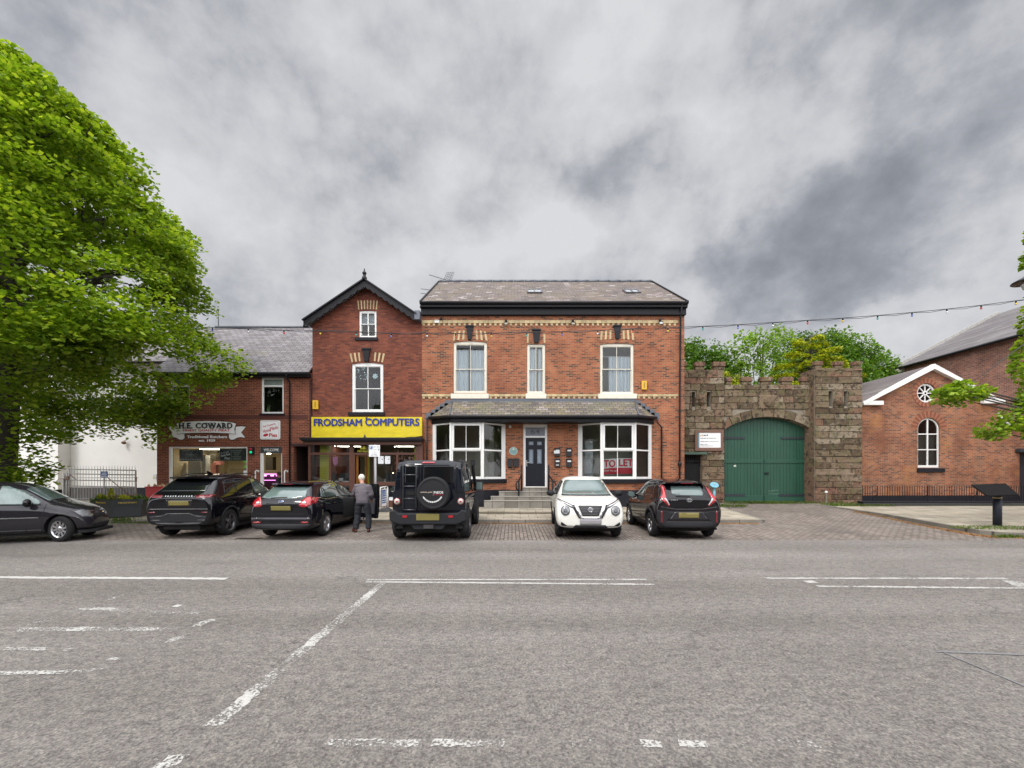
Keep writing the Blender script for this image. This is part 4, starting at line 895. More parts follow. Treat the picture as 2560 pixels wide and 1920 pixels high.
keystone(H66, X(916.5, FD), Z(905, FD), Z(871, FD), .40, .17, FD)
t2 = wallbox('alarm_box', 'orange yellow alarm box above the left end of the yellow shop fascia', 'alarm box', 783, 797, 1001.5, 1023.5, FD, .08, M_yel, 'orange alarm boxes on the terrace'); alarmmark(t2, 783, 797, 1001.5, 1023.5)
# ---- letting board inside the right bay
LBd = thing('letting_board', 'red and white letting board standing inside the right bay window', 'board', (X(1545, 17.95), 17.95, 1.6))
kx2 = lambda a: X(1430 + a / 8.296, 17.95); kz2 = lambda b: Z(1030 + b / 8.296, 17.95)
def band(t0, b0, mt, nm):
    m = MB(); n = 14; pr = None
    for i in range(n + 1):
        f = i / n; a = 600 + 665 * f; dz = 22 * (1 - f) - 14 * math.sin(PI * f); yy = 17.91 - .05 * math.sin(PI * f); k = m.add([(kx2(a), yy, kz2(b0 + dz)), (kx2(a), yy, kz2(t0 + dz))])
        if pr is not None: m.face((pr, k, k + 1, pr + 1), True)
        pr = k
    return m.build(nm, mt, LBd, recalc=False)
band(965, 1160, W_WHITE, 'white_panel'); band(1160, 1285, M_red2 := simple('letting_red', (.50, .012, .035), .4), 'red_panel')
for s_, cx, wd, cz, h in (('TO', 770, 240, 1070, 150), ('LET', 1110, 300, 1052, 150)): text(s_, kx2(cx), kz2(cz), h / 8.296 * 17.95 / F, wd / 8.296 * 17.95 / F, 17.857, M_red2, LBd, bold=.035, depth=.004)
text('SHOP TO LET', kx2(785), kz2(1220), .07, .62, 17.857, W_WHITE, LBd, bold=.02, depth=.004)
# ---- yellow sign
M_fy = simple('fascia_yellow', (.62, .49, .008), .5, var=.22, scale=2.2, stretch=(1, 1, 3)); M_blue = simple('sign_blue', (.012, .028, .23), .4)
SG = thing('shop_sign', 'long yellow shop sign with blue capital letters above the brown shopfront', 'sign', (X(916, 18.4), 18.4, Z(1094, 18.4)))
zb, zt = Z(1093.6, 18.35), Z(1042.5, 18.35); xa, xb = X(778.5, 18.35), X(1054.5, 18.35)
edge = [(xa, zt), (xa, zb)] + [(xa + (xb - xa) * i / 30, zb + (rnd.uniform(-.015, .012) if i > 14 else rnd.uniform(-.004, .004)) + (.05 * ((i - 24) / 6) if i > 24 else 0)) for i in range(1, 30)] + [(xb, zb + .07), (xb, zt)]
MB().plate(edge, [], (0, 18.35, 0), th=.14).build('board', M_fy, SG)
text('FRODSHAM', (X(784.5, 18.33) + X(905, 18.33)) / 2, Z(1055.8, 18.33), Z(1047, 18.33) - Z(1065, 18.33), X(905, 18.33) - X(784.5, 18.33), 18.349, M_blue, SG, bold=.028, depth=.03)
text('COMPUTERS', (X(913, 18.33) + X(1048.5, 18.33)) / 2, Z(1055.0, 18.33), Z(1046, 18.33) - Z(1064.5, 18.33), X(1048.5, 18.33) - X(913, 18.33), 18.349, M_blue, SG, bold=.028, depth=.03)
mb = MB(); mb.poly([(X(913, 18.34), 18.345, Z(1044, 18.34)), (X(916, 18.34), 18.345, Z(1055, 18.34)), (X(919, 18.34), 18.345, Z(1042, 18.34))]); mb.poly([(X(908, 18.34), 18.345, Z(1094, 18.34)), (X(912, 18.34), 18.345, Z(1085, 18.34)), (X(915, 18.34), 18.345, Z(1093, 18.34))]); mb.each('dirt_stain', M_dk, SG)
# ---- shopfront
BR = simple('brown_timber', (.085, .030, .018), .5, var=.2, scale=8); DF = 18.2
za, zbt = p_(18.2) - .05, Z(1112, DF)
SF = MB(); gx = lambda p_: X(p_, DF); gzz = lambda p_: Z(p_, DF)
hl = [rect(gx(776), gx(873), gzz(1131.5), gzz(1113)), rect(gx(776), gx(822), gzz(1205), gzz(1137)), rect(gx(828), gx(873), gzz(1205), gzz(1137)), rect(gx(883), gx(932), gzz(1132), gzz(1113)),
      rect(gx(887), gx(933), za + .06, gzz(1137)), rect(gx(942), gx(1038), gzz(1131.5), gzz(1113)), rect(gx(942), gx(990), gzz(1205), gzz(1137)), rect(gx(996), gx(1038), gzz(1205), gzz(1137)),
      rect(gx(776), gx(822), gzz(1251), gzz(1214)), rect(gx(828), gx(873), gzz(1251), gzz(1214)), rect(gx(942), gx(990), gzz(1251), gzz(1214)), rect(gx(996), gx(1038), gzz(1251), gzz(1214))]
SFo = SF.plate(rect(gx(770.5), gx(1047), za, gzz(1111)), hl, (0, DF, 0), th=.09).build('shopfront', BR, H66); bevel(SFo, .008)
bx('pier', BR, SFo, gx(1047) + .001, gx(1057), DF - .03, FD, za, gzz(1111))
MB().plate(rect(gx(776) - .02, gx(1038) + .02, gzz(1253), gzz(1112)), [rect(gx(886), gx(934), za - .3, gzz(1136))], (0, DF + .045, 0), th=.004, back=False).build('pane', glass('shop_glass', (.75, .78, .77), 1.5), SFo, recalc=False)
dr = MB().plate(rect(0, .78, 0, 2.3), [rect(.1, .68, .25, 1.05), rect(.1, .68, 1.2, 2.2)], (gx(888), DF + .12, za + .08), u=(.25, .97, 0), n=(.97, -.25, 0), th=.045).build('door', simple('varnished_timber', (.30, .12, .02), .45), H66)
cb = MB(); cb.box(gx(762), gx(1055), DF - .14, FD - .005, gzz(1112), gzz(1104)); cb.build('cornice', BR, H66)
cb = MB(); cb.box(gx(757), gx(1058), DF - .30, FD - .006, gzz(1101), gzz(1095)); cb.box(gx(760), gx(1057), DF - .26, FD - .007, gzz(1104), gzz(1101)); bevel(cb.build('canopy_lead', M_blk2, H66), .012)
room(H66, gx(770), gx(1047), za, gzz(1100), DF + .1, 23.5, M_room, m=.02)
M_sy = simple('shelf_yellow', (.62, .60, .09), .6, var=.05); M_cyan = simple('pale_cyan', (.3, .5, .5), .5)
mb = MB(); mb.box(gx(789), gx(814), 18.6, 18.75, .5, 3.3); mb.box(gx(1030), gx(1040), 18.55, 18.7, 1.9, 3.3); mb.box(X(912, 20), X(922, 20), 20, 20.1, .3, 3); DS = mb.each('display_panel', M_sy, H66)[0]
mb = MB()
for k in range(22): mb.box(gx(789) + .02, gx(814) - .02, 18.592, 18.599, .7 + k * .11, .71 + k * .11)
mb.build('panel_grooves', simple('groove', (.35, .33, .08), .8), DS)
mb = MB(); mb.box(gx(800), gx(822), 18.7, 19.1, .4, gzz(1184)); mb.box(gx(838), gx(873), 18.7, 19.1, .4, gzz(1183)); mb.box(gx(950), gx(988), 18.9, 19.3, .3, gzz(1183)); mb.box(gx(940), gx(1040), 22, 22.2, .3, 2.4); mb.each('counter', simple('dark_goods', (.03, .035, .04), .5), H66)
mb = MB()
for a, b, c, d in ((838, 873, 1202, 1206), (848, 858, 1195, 1205), (962, 965, 1198, 1205)): x_a, x_b, z_a, z_b = PR(a, b, c, d, 18.5); mb.box(x_a, x_b, 18.45, 18.5, z_a, z_b)
mb.each('price_card', M_paper, H66)
mb = MB()
for i in range(5): mb.box(X(968, 21), X(1040, 21), 21.5, 21.6, 1.55 + i * .28, 1.58 + i * .28)
mb.each('shelf', simple('shelf_board', (.25, .12, .1), .6), H66)
mb = MB()
for i in range(60): x_ = rnd.uniform(X(968, 21.4), X(1038, 21.4)); z_ = 1.58 + .28 * rnd.randrange(5); mb.box(x_, x_ + rnd.uniform(.03, .1), 21.35, 21.49, z_, z_ + rnd.uniform(.08, .22))
mb.build('shelf_goods', simple('goods_mix', (.3, .2, .2), .6, island=.8), H66)
for a, b, c, d, lab in ((944.5, 958.5, 1140, 1159.5, 'left of two white notices taped inside the shop window'), (961.5, 975, 1140, 1159.5, 'right of two white notices taped inside the shop window')):
    t_ = wallbox('notice', lab, 'notice', a, b, c, d, DF, .003, M_paper, 'white notices in the brown shop window', y=DF + .04, bev=.0005)
    x_a, x_b, z_a, z_b = PR(a, b, c, d, DF); bx('stamp', M_dk, t_, x_b - .08, x_b - .04, DF + .033, DF + .0345, z_b - .16, z_b - .12)
t_ = wallbox('notice', 'small white notice low in the brown shop window near the boxy off-roader', 'notice', 972, 983, 1243, 1251, DF, .003, M_paper, y=DF + .04, bev=.0005)
t_ = thing('window_poster', 'pink poster hanging inside the left shop window', 'poster', (gx(836), DF, gzz(1160))); 
MB().plate([(gx(830), gzz(1143)), (gx(843), gzz(1141)), (gx(843), gzz(1157)), (gx(839), gzz(1163)), (gx(834), gzz(1164)), (gx(831), gzz(1158))], [], (0, DF + .06, 0), th=.003).build('sheet', simple('pink_paper', (.65, .25, .45), .7, var=.4, scale=25), t_)
DF2 = DF + .03
FAN = bpy.data.objects['shopfront']; M_ly = simple('lettering_yellow', (.62, .58, .03), .5)
text('66', X(907.2, DF2), Z(1119, DF2), Z(1114.5, DF2) - Z(1123.5, DF2), X(914, DF2) - X(900.5, DF2), DF2, M_ly, FAN, bold=.02)
text('Main Street', X(907.5, DF2), Z(1127.7, DF2), .075, X(921, DF2) - X(894, DF2), DF2, M_ly, FAN, bold=.01)
lm = MB()
for px, py in ((823, 1117), (837, 1115.5), (987, 1117), (997, 1116), (983, 1183)): lm.lathe([(.001, -.02), (.02, 0), (.001, .02)], (X(px, 19), 19, Z(py, 19)), 'z', 8)
lm.each('spotlight', simple('shop_spot', (.9, .85, .7), .5, emit=(1, .85, .6, 25)), H66)
cm = MB(); cm.box(gx(800), gx(860), 20, 20.3, 3.0, 3.02); cm.box(gx(960), gx(1020), 20, 20.3, 3.0, 3.02); cm.each('ceiling_light', simple('cool_strip', (.9, .9, .85), .5, emit=(1, .93, .8, 9)), H66)
# ============================================================ butchers
HB = thing('brick_shop_building', 'lower brown red brick building with grey slate roof and butchers shop', 'building', (-12.3, 18.5, .2))
b0, b1 = X(392, FD), X(778, FD) - .004
W1 = PR(653, 709, 943.6, 1034, FD); W0 = PR(425, 474, 943.6, 1035, FD); SW = PR(421, 618, 1117, 1218, FD); DW = PR(649, 705, 1117, 1262, FD); AL = (X(733, FD), X(770, FD), GRZ + .01, Z(1115.5, FD))
ze = Z(932, FD)
MB().plate([(b0, GRZ), (AL[0], GRZ), (AL[0], AL[3]), (AL[1], AL[3]), (AL[1], GRZ), (b1, GRZ), (b1, ze), (b0, ze)], [rect(*W1), rect(*W0), rect(*SW), rect(DW[0], DW[1], p_(18.5), DW[3])], (0, FD + .008, 0), th=.28).build('wall', BBU, HB)
mb = MB(); mb.box(b0, b0 + .28, FD + .29, 26, GRZ, ze); mb.box(b0 + .29, b1, 25.7, 26, GRZ, ze); mb.plate([(FD, ze), (26, ze), (22.3, 9.5)], [], (b0, 0, 0), u=(0, 1, 0), n=(1, 0, 0), th=.28); mb.build('side_wall', BBU, HB)
RB = roofpart('roof', HB, SLG, [[(b0 - .12, 18.22, Z(930, 18.22)), (b1, 18.22, Z(930, 18.22)), (b1, 22.3, Z(819, 22.3)), (b0 - .12, 22.3, Z(819, 22.3))], [(b0 - .12, 26.3, Z(930, 18.22)), (b1, 26.3, Z(930, 18.22)), (b1, 22.3, Z(819, 22.3)), (b0 - .12, 22.3, Z(819, 22.3))]])
MB().tube([(b0 - .1, 22.3, Z(819, 22.3) + .03), (b1, 22.3, Z(819, 22.3) + .03)], .07, 8).build('ridge_tiles', M_lead, RB)
mb = MB(); mb.box(b0 - .1, b1, 18.27, FD, Z(943, 18.4), Z(934, 18.4)); mb.build('fascia', M_blk, HB)
MB().tube([(b0 - .1, 18.17, Z(933, 18.2)), (b1, 18.17, Z(933, 18.2))], .06, 8).build('gutter', M_blk2, HB)
xp = X(723.7, 18.4); pipe(HB, [(X(716, 18.2), 18.17, Z(934, 18.2)), (X(716, 18.25), 18.25, Z(944, 18.3)), (xp, 18.42, Z(957, 18.4)), (xp, 18.42, .2)], .04)
bx('soldier_course', simple('soldier_brick', (.085, .025, .018), .85, var=.3, scale=20), HB, b0 + .01, X(768, FD), FD - .006, FD + .01, Z(1048, FD), Z(1038, FD))
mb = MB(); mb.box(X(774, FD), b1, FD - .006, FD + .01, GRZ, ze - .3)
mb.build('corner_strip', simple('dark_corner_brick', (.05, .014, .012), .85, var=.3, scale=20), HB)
MB().box(X(714, FD), X(724, FD), FD - .01, FD, Z(941, FD), Z(936, FD)).build('vent', W_WHITE, HB) if 0 else None
def shop_win(par, r_, lst, y, nm='window', lab=None, fw=.05, mat=W_WHITE):
    w = MB().plate(rect(*r_), lst, (0, y, 0), th=.07).build(nm, mat, par); bevel(w, .005)
    if lab: w['label'] = lab
    return w
for r_ in (W1, W0):
    a, b, c, d = r_; zt = Z(965, FD)
    w = shop_win(HB, r_, [rect(a + .08, b - .08, c + .08, zt - .03), rect(a + .08, b - .08, zt + .05, d - .08)], FD + .05)
    mb = MB(); mb.quad((a + .05, FD + .08, c + .05), (b - .05, FD + .08, c + .05), (b - .05, FD + .08, d - .05), (a + .05, FD + .08, d - .05)); mb.build('pane', GL, w, recalc=False)
    bevel(bx('sill', M_plinth, w, a - .06, b + .06, FD - .06, FD + .05, c - .07, c), .01); room(HB, a, b, c, d, FD + .3, 20.3, M_roomd)
    curtain(HB, a + .08, b - .08, zt + .05, d, FD + .14, simple('pale_blind', (.35, .37, .33), .9), .002)
mb = MB()
for i in range(9): mb.tube([(X(661, FD) + i * .012, FD + .2, W1[2] + .1), (X(660 + i * 1.2, FD), FD + .2, W1[2] + .25 + .07 * (i % 4))], .008, 4)
mb.build('spider_plant', simple('pale_leaf', (.22, .32, .12), .6), HB)
w = shop_win(HB, SW, [rect(SW[0] + .13, SW[1] - .05, SW[2] + .1, SW[3] - .06)], FD + .03, 'shop_window')
mb = MB(); mb.quad((SW[0] + .1, FD + .06, SW[2] + .1), (SW[1] - .04, FD + .06, SW[2] + .1), (SW[1] - .04, FD + .06, SW[3] - .05), (SW[0] + .1, FD + .06, SW[3] - .05)); mb.build('pane', glass('butcher_glass', (.85, .88, .86), .9), w, recalc=False)
room(HB, SW[0], DW[1], p_(20), SW[3], FD + .3, 22.5, simple('butcher_wall', (.55, .48, .32), .8), m=.1)
bd = 20.5
def pbx(mb, a, b, c, d, D, t=.1): x_a, x_b, z_a, z_b = PR(a, b, c, d, D); return mb.box(x_a, x_b, D, D + t, z_a, z_b)
mb = MB(); pbx(mb, 470, 500, 1153, 1215, 19.6); pbx(mb, 505, 514, 1138, 1215, 19.6, .3); mb.each('inner_wall', simple('tiled_white', (.5, .5, .46), .6), HB)
mb = MB(); pbx(mb, 574, 614, 1171, 1212, 19.2, .5); mb.build('cabinet', simple('wood_cabinet', (.42, .32, .17), .6), HB)
mb = MB(); pbx(mb, 524, 542, 1120, 1132, 20.5, .3); pbx(mb, 525, 540, 1134, 1148, 20.2, .3); pbx(mb, 664, 682, 1142, 1175, 21, .3); pbx(mb, 606, 614, 1120, 1150, 20.2); mb.each('dark_fitting', simple('dark_fitting', (.05, .045, .03), .7), HB)
mb = MB(); pbx(mb, 534, 552, 1153, 1162, 20.2, .2); pbx(mb, 527, 540, 1158, 1190, 20.4, .2); mb.each('meat_display', simple('meat_red', (.5, .2, .18), .6, var=.5, scale=8), HB)
mb = MB(); pbx(mb, 648, 720, 1186, 1225, 19.9, .8); CT = mb.build('chill_counter', simple('counter_dark', (.05, .02, .04), .3), HB)
mb = MB()
for a in (658, 676, 690): pbx(mb, a, a + 7, 1187, 1190.5, 19.8, .05)
pbx(mb, 655, 702, 1184.5, 1186, 19.8, .05); pbx(mb, 656, 703, 1200, 1201, 19.8, .05); mb.each('counter_light', simple('pink_light', (.9, .4, .8), .5, emit=(1, .35, .9, 2.5)), CT)
mb = MB()
for px, py, D in ((437, 1128, 20), (431, 1126, 20), (443, 1131.5, 21), (512, 1125, 21), (671, 1134, 21), (560, 1122, 21)): pbx(mb, px - 5, px + 5, py - .8, py + .8, D, .05)
mb.box(X(440, 21), X(500, 21), 19.9, 20.2, 2.86, 2.88).box(X(540, 21), X(600, 21), 19.9, 20.2, 2.86, 2.88).box(X(655, 21), X(700, 21), 19.9, 20.2, 2.86, 2.88); mb.each('ceiling_light', simple('warm_strip', (.9, .85, .7), .5, emit=(1, .88, .68, 13)), HB)
dw = shop_win(HB, (DW[0], DW[1], p_(18.5) + .01, DW[3]), [rect(DW[0] + .13, DW[1] - .06, p_(18.5) + .09, Z(1133, FD))], FD + .05, 'door_frame')
ds = bx('welcome_panel', simple('panel_charcoal', (.035, .04, .045), .5), dw, DW[0] + .02, DW[1] - .02, FD + .03, FD + .049, Z(1132.5, FD), DW[3] - .01)
text('WELCOME', X(677, FD), Z(1124.6, FD), .12, X(695.5, FD) - X(658.5, FD), FD + .029, W_WHITE, dw, bold=.008, depth=.003)
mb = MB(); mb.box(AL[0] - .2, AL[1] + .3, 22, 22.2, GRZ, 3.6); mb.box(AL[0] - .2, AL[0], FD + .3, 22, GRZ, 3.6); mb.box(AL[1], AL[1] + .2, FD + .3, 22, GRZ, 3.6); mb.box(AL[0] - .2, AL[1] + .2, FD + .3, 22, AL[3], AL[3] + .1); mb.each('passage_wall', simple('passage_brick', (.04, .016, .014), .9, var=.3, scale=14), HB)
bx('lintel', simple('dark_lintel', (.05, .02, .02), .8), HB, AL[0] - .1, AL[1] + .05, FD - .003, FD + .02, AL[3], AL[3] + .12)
# ---- butchers signs
M_sw = simple('sign_white', (.8, .8, .8), .4, var=.03); M_char = simple('sign_charcoal', (.03, .035, .035), .45); M_red = simple('sign_red', (.45, .012, .03), .45); M_grn = simple('sign_shadow_green', (.16, .20, .18), .5)
BS = thing('butchers_sign', 'white ribbon shaped butchers sign with charcoal and red lettering on dark red brick', 'sign', (X(518, FD), FD, Z(1105, FD)))
k_ = 7.1355; bxp = lambda zx, D=FD: X(410 + zx / k_, D); bzp = lambda zy, D=FD: Z(1045 + zy / k_, D)
def poly(pts): return [(bxp(a), bzp(b)) for a, b in pts]
tail = [(75, 160), (160, 150), (250, 158), (265, 285), (372, 285), (375, 355), (340, 388), (290, 385), (225, 350), (160, 340), (88, 352), (158, 258)]
tailr = [(2 * 771 - a, b) for a, b in tail]
main = [(258, 290), (272, 200), (245, 105), (290, 88), (400, 73), (560, 62), (771, 58), (980, 62), (1140, 72), (1250, 88), (1297, 105), (1270, 200), (1284, 290), (1200, 277), (1000, 268), (771, 264), (540, 268), (340, 277)]
grow = lambda P_, s_: [((a - 771) * 1.0 + 771 + s_ * (1 if a > sum(p[0] for p in P_) / len(P_) else -1), b + s_ * (1 if b > sum(p[1] for p in P_) / len(P_) else -1)) for a, b in P_]
mb = MB(); mb.plate(poly(grow(tail, 7)), [], (0, FD - .028, 0), th=.025); mb.plate(poly(grow(tailr, 7)[::-1]), [], (0, FD - .0285, 0), th=.025); mb.each('ribbon_outline', M_char, BS)
mb = MB(); mb.plate(poly(tail), [], (0, FD - .036, 0), th=.007); mb.plate(poly(tailr[::-1]), [], (0, FD - .036, 0), th=.007); mb.each('ribbon_tail', M_sw, BS)
MB().plate(poly(grow(main, 6)), [], (0, FD - .055, 0), th=.018).build('banner_outline', M_char, BS); MB().plate(poly(main), [], (0, FD - .063, 0), th=.007).build('banner', M_sw, BS)
for s_ in (-1, 1):
    c = 771 + s_ * 458; MB().plate(poly([(c - 55, 292), (c, 285), (c + 55, 298), (c + 40, 320), (c - 10, 315)][::1]), [], (0, FD - .040, 0), th=.003).build('fold_line', M_char, BS) if 0 else None
def serif(s_, cx, cz, h, wd, y, mat, par, bold, depth=.012, slab=True, sp=1.): return text(s_, bxp(cx), bzp(cz), h / k_ * FD / F, wd / k_ * FD / F, y, mat, par, bold=bold, depth=depth, spacing=sp)
serif('H.E. COWARD', 766, 140, 100, 950, FD - .063, M_char, BS, .035, .02, sp=1.12)
# slab serifs under and over the big capitals
mb = MB()
def sl_(a, b, zy): mb.box(bxp(a), bxp(b), FD - .079, FD - .0635, bzp(zy + 5), bzp(zy - 5))
for a, b in ((287, 325), (352, 392), (425, 505), (1000, 1040), (1060, 1100), (845, 905), (1155, 1190)): sl_(a, b, 187)
for a, b in ((287, 325), (352, 392), (425, 500), (755, 800), (835, 875), (905, 940), (1040, 1090), (1155, 1190)): sl_(a, b, 93)
mb.build('serif', M_char, BS)
serif('FINEST QUALITY MEAT', 776, 226, 46, 830, FD - .063, M_red, BS, .02, .008, sp=1.1)
t_ = thing('butchers_lettering', 'white lettering fixed to the brick below the ribbon sign', 'sign lettering', (X(518, FD), FD, Z(1104, FD)))
serif('Traditional Butchers', 771, 335, 52, 712, FD - .002, M_sw, t_, .03, .02, sp=1.08); serif('est. 1929', 768, 402, 42, 292, FD - .002, M_sw, t_, .035, .02, sp=1.08)
PS = thing('pies_sign', 'square white sign with rounded corners and red lettering about pies', 'sign', (X(676, FD), FD, Z(1099, FD)))
def rrect(a, b, c, d, r_, sg=5):
    P_ = []
    for cx, cz, s0 in ((b - r_, c + r_, -90), (b - r_, d - r_, 0), (a + r_, d - r_, 90), (a + r_, c + r_, 180)):
        for i in range(sg + 1): q = R(s0 + 90 * i / sg); P_.append((cx + r_ * math.cos(q), cz + r_ * math.sin(q)))
    return P_
A_ = (bxp(1722), bxp(2076), bzp(382), bzp(44)); MB().plate(rrect(*A_, .07), [], (0, FD - .03, 0), th=.028).build('board', M_sw, PS)
B2 = (bxp(1740), bxp(2056), bzp(364), bzp(62)); B3 = (bxp(1743), bxp(2053), bzp(361), bzp(65))
MB().plate(rrect(*B2, .05), [rrect(*B3, .047)], (0, FD - .033, 0), th=.0025).build('border', M_char, PS)
rot = lambda a: ((math.cos(a), 0, math.sin(a)), (-math.sin(a), 0, math.cos(a)))
for s_, cx, cz, h, wd, a, mt, bo in (("Sue Coward's", 1885, 128, 32, 230, .22, M_red, .012), ('Home', 1840, 225, 62, 150, .25, M_red, .008), ('Made', 1965, 180, 62, 150, .25, M_red, .008)):
    u_, v_ = rot(a); text(s_, (bxp(cx), FD - .0305, bzp(cz)), None, h / k_ * FD / F, wd / k_ * FD / F, None, mt, PS, bold=bo, depth=.004, u=u_, v=v_, shear=.25 if s_[0] in 'HM' else 0)
serif('Pies', 1955, 306, 66, 145, FD - .031, M_red, PS, .03, .004)
MB().plate([(bxp(1822 + 48 * math.cos(a) ), bzp(305 - 26 * math.sin(a) - 10 * math.cos(a))) for a in [i * PI / 8 for i in range(16)]], [], (0, FD - .033, 0), th=.0025).build('pie_picture', M_red, PS)
# posters inside the shop window
WP = thing('window_poster', 'charcoal poster with a faint crossed flag pattern in the butchers window, left', 'poster', (bxp(465), FD + .1, bzp(765)))
MB().plate(rect(bxp(250), bxp(672), bzp(768), bzp(556)), [], (0, FD + .075, 0), th=.004).build('sheet', simple('charcoal_vinyl', (.05, .065, .065), .5), WP)
u = M_pal = simple('faded_white', (.33, .36, .35), .7)
mb = MB()
def ln(a, b, c, d, w_=.012, y=FD + .073): mb.bar((bxp(a), y, bzp(b)), (bxp(c), y, bzp(d)), w_, .002, up=(0, 1, 0))
for s_ in (-1, 1):
    ln(365, 612 if s_ < 0 else 705, 585, 705 if s_ < 0 else 612); ln(355, 655 + s_ * 8, 600, 655 + s_ * 8); ln(468 + s_ * 10, 600, 468 + s_ * 10, 715)
mb.build('flag_pattern', M_pal, WP)
serif('Mr.  Sub-A-Prime' if 0 else 'FREE RANGE', 470, 582, 26, 300, FD + .0745, simple('faded_green', (.22, .33, .28), .7), WP, .01, .002) if 0 else None
mb = MB()
for i in range(9): mb.box(bxp(265 + i * 43), bxp(265 + i * 43 + 30), FD + .0725, FD + .0745, bzp(752), bzp(728))
for i in range(11): mb.box(bxp(300 + i * 30), bxp(300 + i * 30 + 20), FD + .0725, FD + .0745, bzp(590 - (i % 3) * 3), bzp(574))
mb.build('lettering', M_pal, WP)
WP = thing('window_poster', 'charcoal poster with a white framed pies panel in the butchers window, right', 'poster', (bxp(1200), FD + .1, bzp(760)))
MB().plate(rect(bxp(965), bxp(1450), bzp(765), bzp(545)), [], (0, FD + .075, 0), th=.004).build('sheet', MC['charcoal_vinyl'], WP)
MB().plate(rrect(bxp(972), bxp(1182), bzp(755), bzp(562), .03), [rrect(bxp(979), bxp(1175), bzp(748), bzp(569), .025)], (0, FD + .072, 0), th=.003).build('panel_border', M_pal, WP)
for s_, cx, cz, h, wd, a in (("Sue Coward's", 1065, 610, 24, 150, .2), ('Home Made', 1075, 655, 44, 170, .22)):
    u_, v_ = rot(a); text(s_, (bxp(cx), FD + .074, bzp(cz)), None, h / k_ * FD / F, wd / k_ * FD / F, None, M_sw, WP, bold=.015, depth=.003, u=u_, v=v_, shear=.2)
serif('Pies', 1110, 716, 44, 95, FD + .0745, M_sw, WP, .03, .003)
for i, s_ in enumerate(('SANDWICHES', 'HAND CUT', 'BACON', 'ROAST MEATS', 'HOT PIES')): serif(s_, 1285, 582 + i * 36, 22, (190, 140, 100, 170, 150)[i], FD + .0745, M_pal, WP, .012, .003) if i in () else None
mb = MB()
for i, n in enumerate((10, 7, 5, 9, 8)):
    for j in range(n): mb.box(bxp(1280 - n * 9 + j * 18), bxp(1280 - n * 9 + j * 18 + 12), FD + .0725, FD + .0745, bzp(592 + i * 36), bzp(574 + i * 36))
mb.build('lettering', M_pal, WP)
for a, b, c, d, mt, lab in ((1410, 1478, 758, 792, 'g', 'upper small green sticker at the right edge of the butchers window'), (1410, 1478, 852, 888, 'g', 'lower small green sticker at the right edge of the butchers window'), (1408, 1480, 935, 1020, 'w', 'square white hygiene notice low at the right edge of the butchers window')):
    x_ = (bxp(a) + bxp(b)) / 2; o = bx('window_sticker', simple('sticker_green', (.12, .5, .05), .5) if mt == 'g' else M_paper, None, bxp(a), bxp(b), FD + .05, FD + .053, bzp(d), bzp(c), loc=(x_, FD + .05, bzp(d))); tag(o, lab, 'sticker')
# shop traffic signal
TS = thing('signal_light', 'small black signal box with red lamp over green lamp beside the butchers door', 'signal', (X(631, FD), FD, Z(1137, FD)))
a, b, c, d = PR(625.5, 637, 1117.5, 1136.5, FD); bevel(bx('housing', M_blk2, TS, a, b, FD - .12, FD - .002, c, d), .01)
for zc, col, nm in ((d - .10, (.22, .005, .02), 'red_lamp'), (c + .10, (.0, .30, .12), 'green_lamp')): MB().lathe([(.055, 0), (.055, -.02), (.03, -.04), (.001, -.045)], ((a + b) / 2, FD - .12, zc), 'y', 14).build(nm, simple(nm, col, .3, emit=(*col, .5 if nm[0] == 'r' else 1.5)), TS)
for px, lab in ((638.5, 'white grab rail on the left of the butchers door'), (711.5, 'white grab rail on the right of the butchers door')):
    x_ = X(px, 18.4); t_ = thing('grab_rail', lab, 'grab rail', (x_, FD, Z(1225, 18.4)), group='grab rails beside the butchers door')
    MB().tube([(x_ + .07, FD - .01, Z(1178, 18.4)), (x_ + .05, 18.4, Z(1176, 18.4)), (x_, 18.4, Z(1178, 18.4)), (x_, 18.4, Z(1235, 18.4)), (x_, FD - .01, Z(1238, 18.4))], .028, 8).build('rail', W_WHITE, t_); MB().lathe([(.05, 0), (.05, -.012)], (x_ + .07, FD - .002, Z(1178, 18.4)), 'y', 12).build('fixing', W_WHITE, t_)
# ============================================================ white rendered house on the left
WH = thing('white_house', 'white rendered building with black painted base beyond the big tree', 'building', (-24, 21.5, .3))
xl = X(145, 21)
MB().box(-46, xl, 21, 30, Z(1224, 21) + .001, 7.4).box(xl + .002, -17.2, 21.6, 31, Z(1219, 21.6), 7.4).build('wall', RENDER, WH)
MB().box(-46, xl - .0, 20.97, 21.3, GRZ, Z(1224, 21)).box(xl + .002, -17.2, 21.57, 22, GRZ, Z(1219, 21.6) - .001).build('plinth', M_plinth, WH)
roofpart('roof', WH, SLG, [[(-46.4, 20.7, 7.3), (-17.0, 20.7, 7.3), (-17.0, 25.5, 10.6), (-46.4, 25.5, 10.6)], [(-46.4, 30.5, 7.3), (-17, 30.5, 7.3), (-17, 25.5, 10.6), (-46.4, 25.5, 10.6)]])
mb = MB(); x_, z_ = X(311, 21.5), Z(1107, 21.5); mb.lathe([(.07, 0), (.09, -.06), (.06, -.16), (.001, -.2)], (x_, 21.54, z_), 'y', 10); mb.tube([(x_ - .02, 21.5, z_ + .1), (x_ + .15, 21.45, z_ + .14)], .015, 5); t_ = mb.build('wall_lamp', simple('rusty_lamp', (.18, .1, .07), .6, var=.4), None, loc=(x_, 21.55, z_)); tag(t_, 'small rusty lamp on the white rendered wall', 'lamp')
t_ = thing('meter_box', 'pale meter box low on the white wall beside the brown red brick corner', 'meter box', (X(388, 21.5), 21.5, Z(1200, 21.5)))
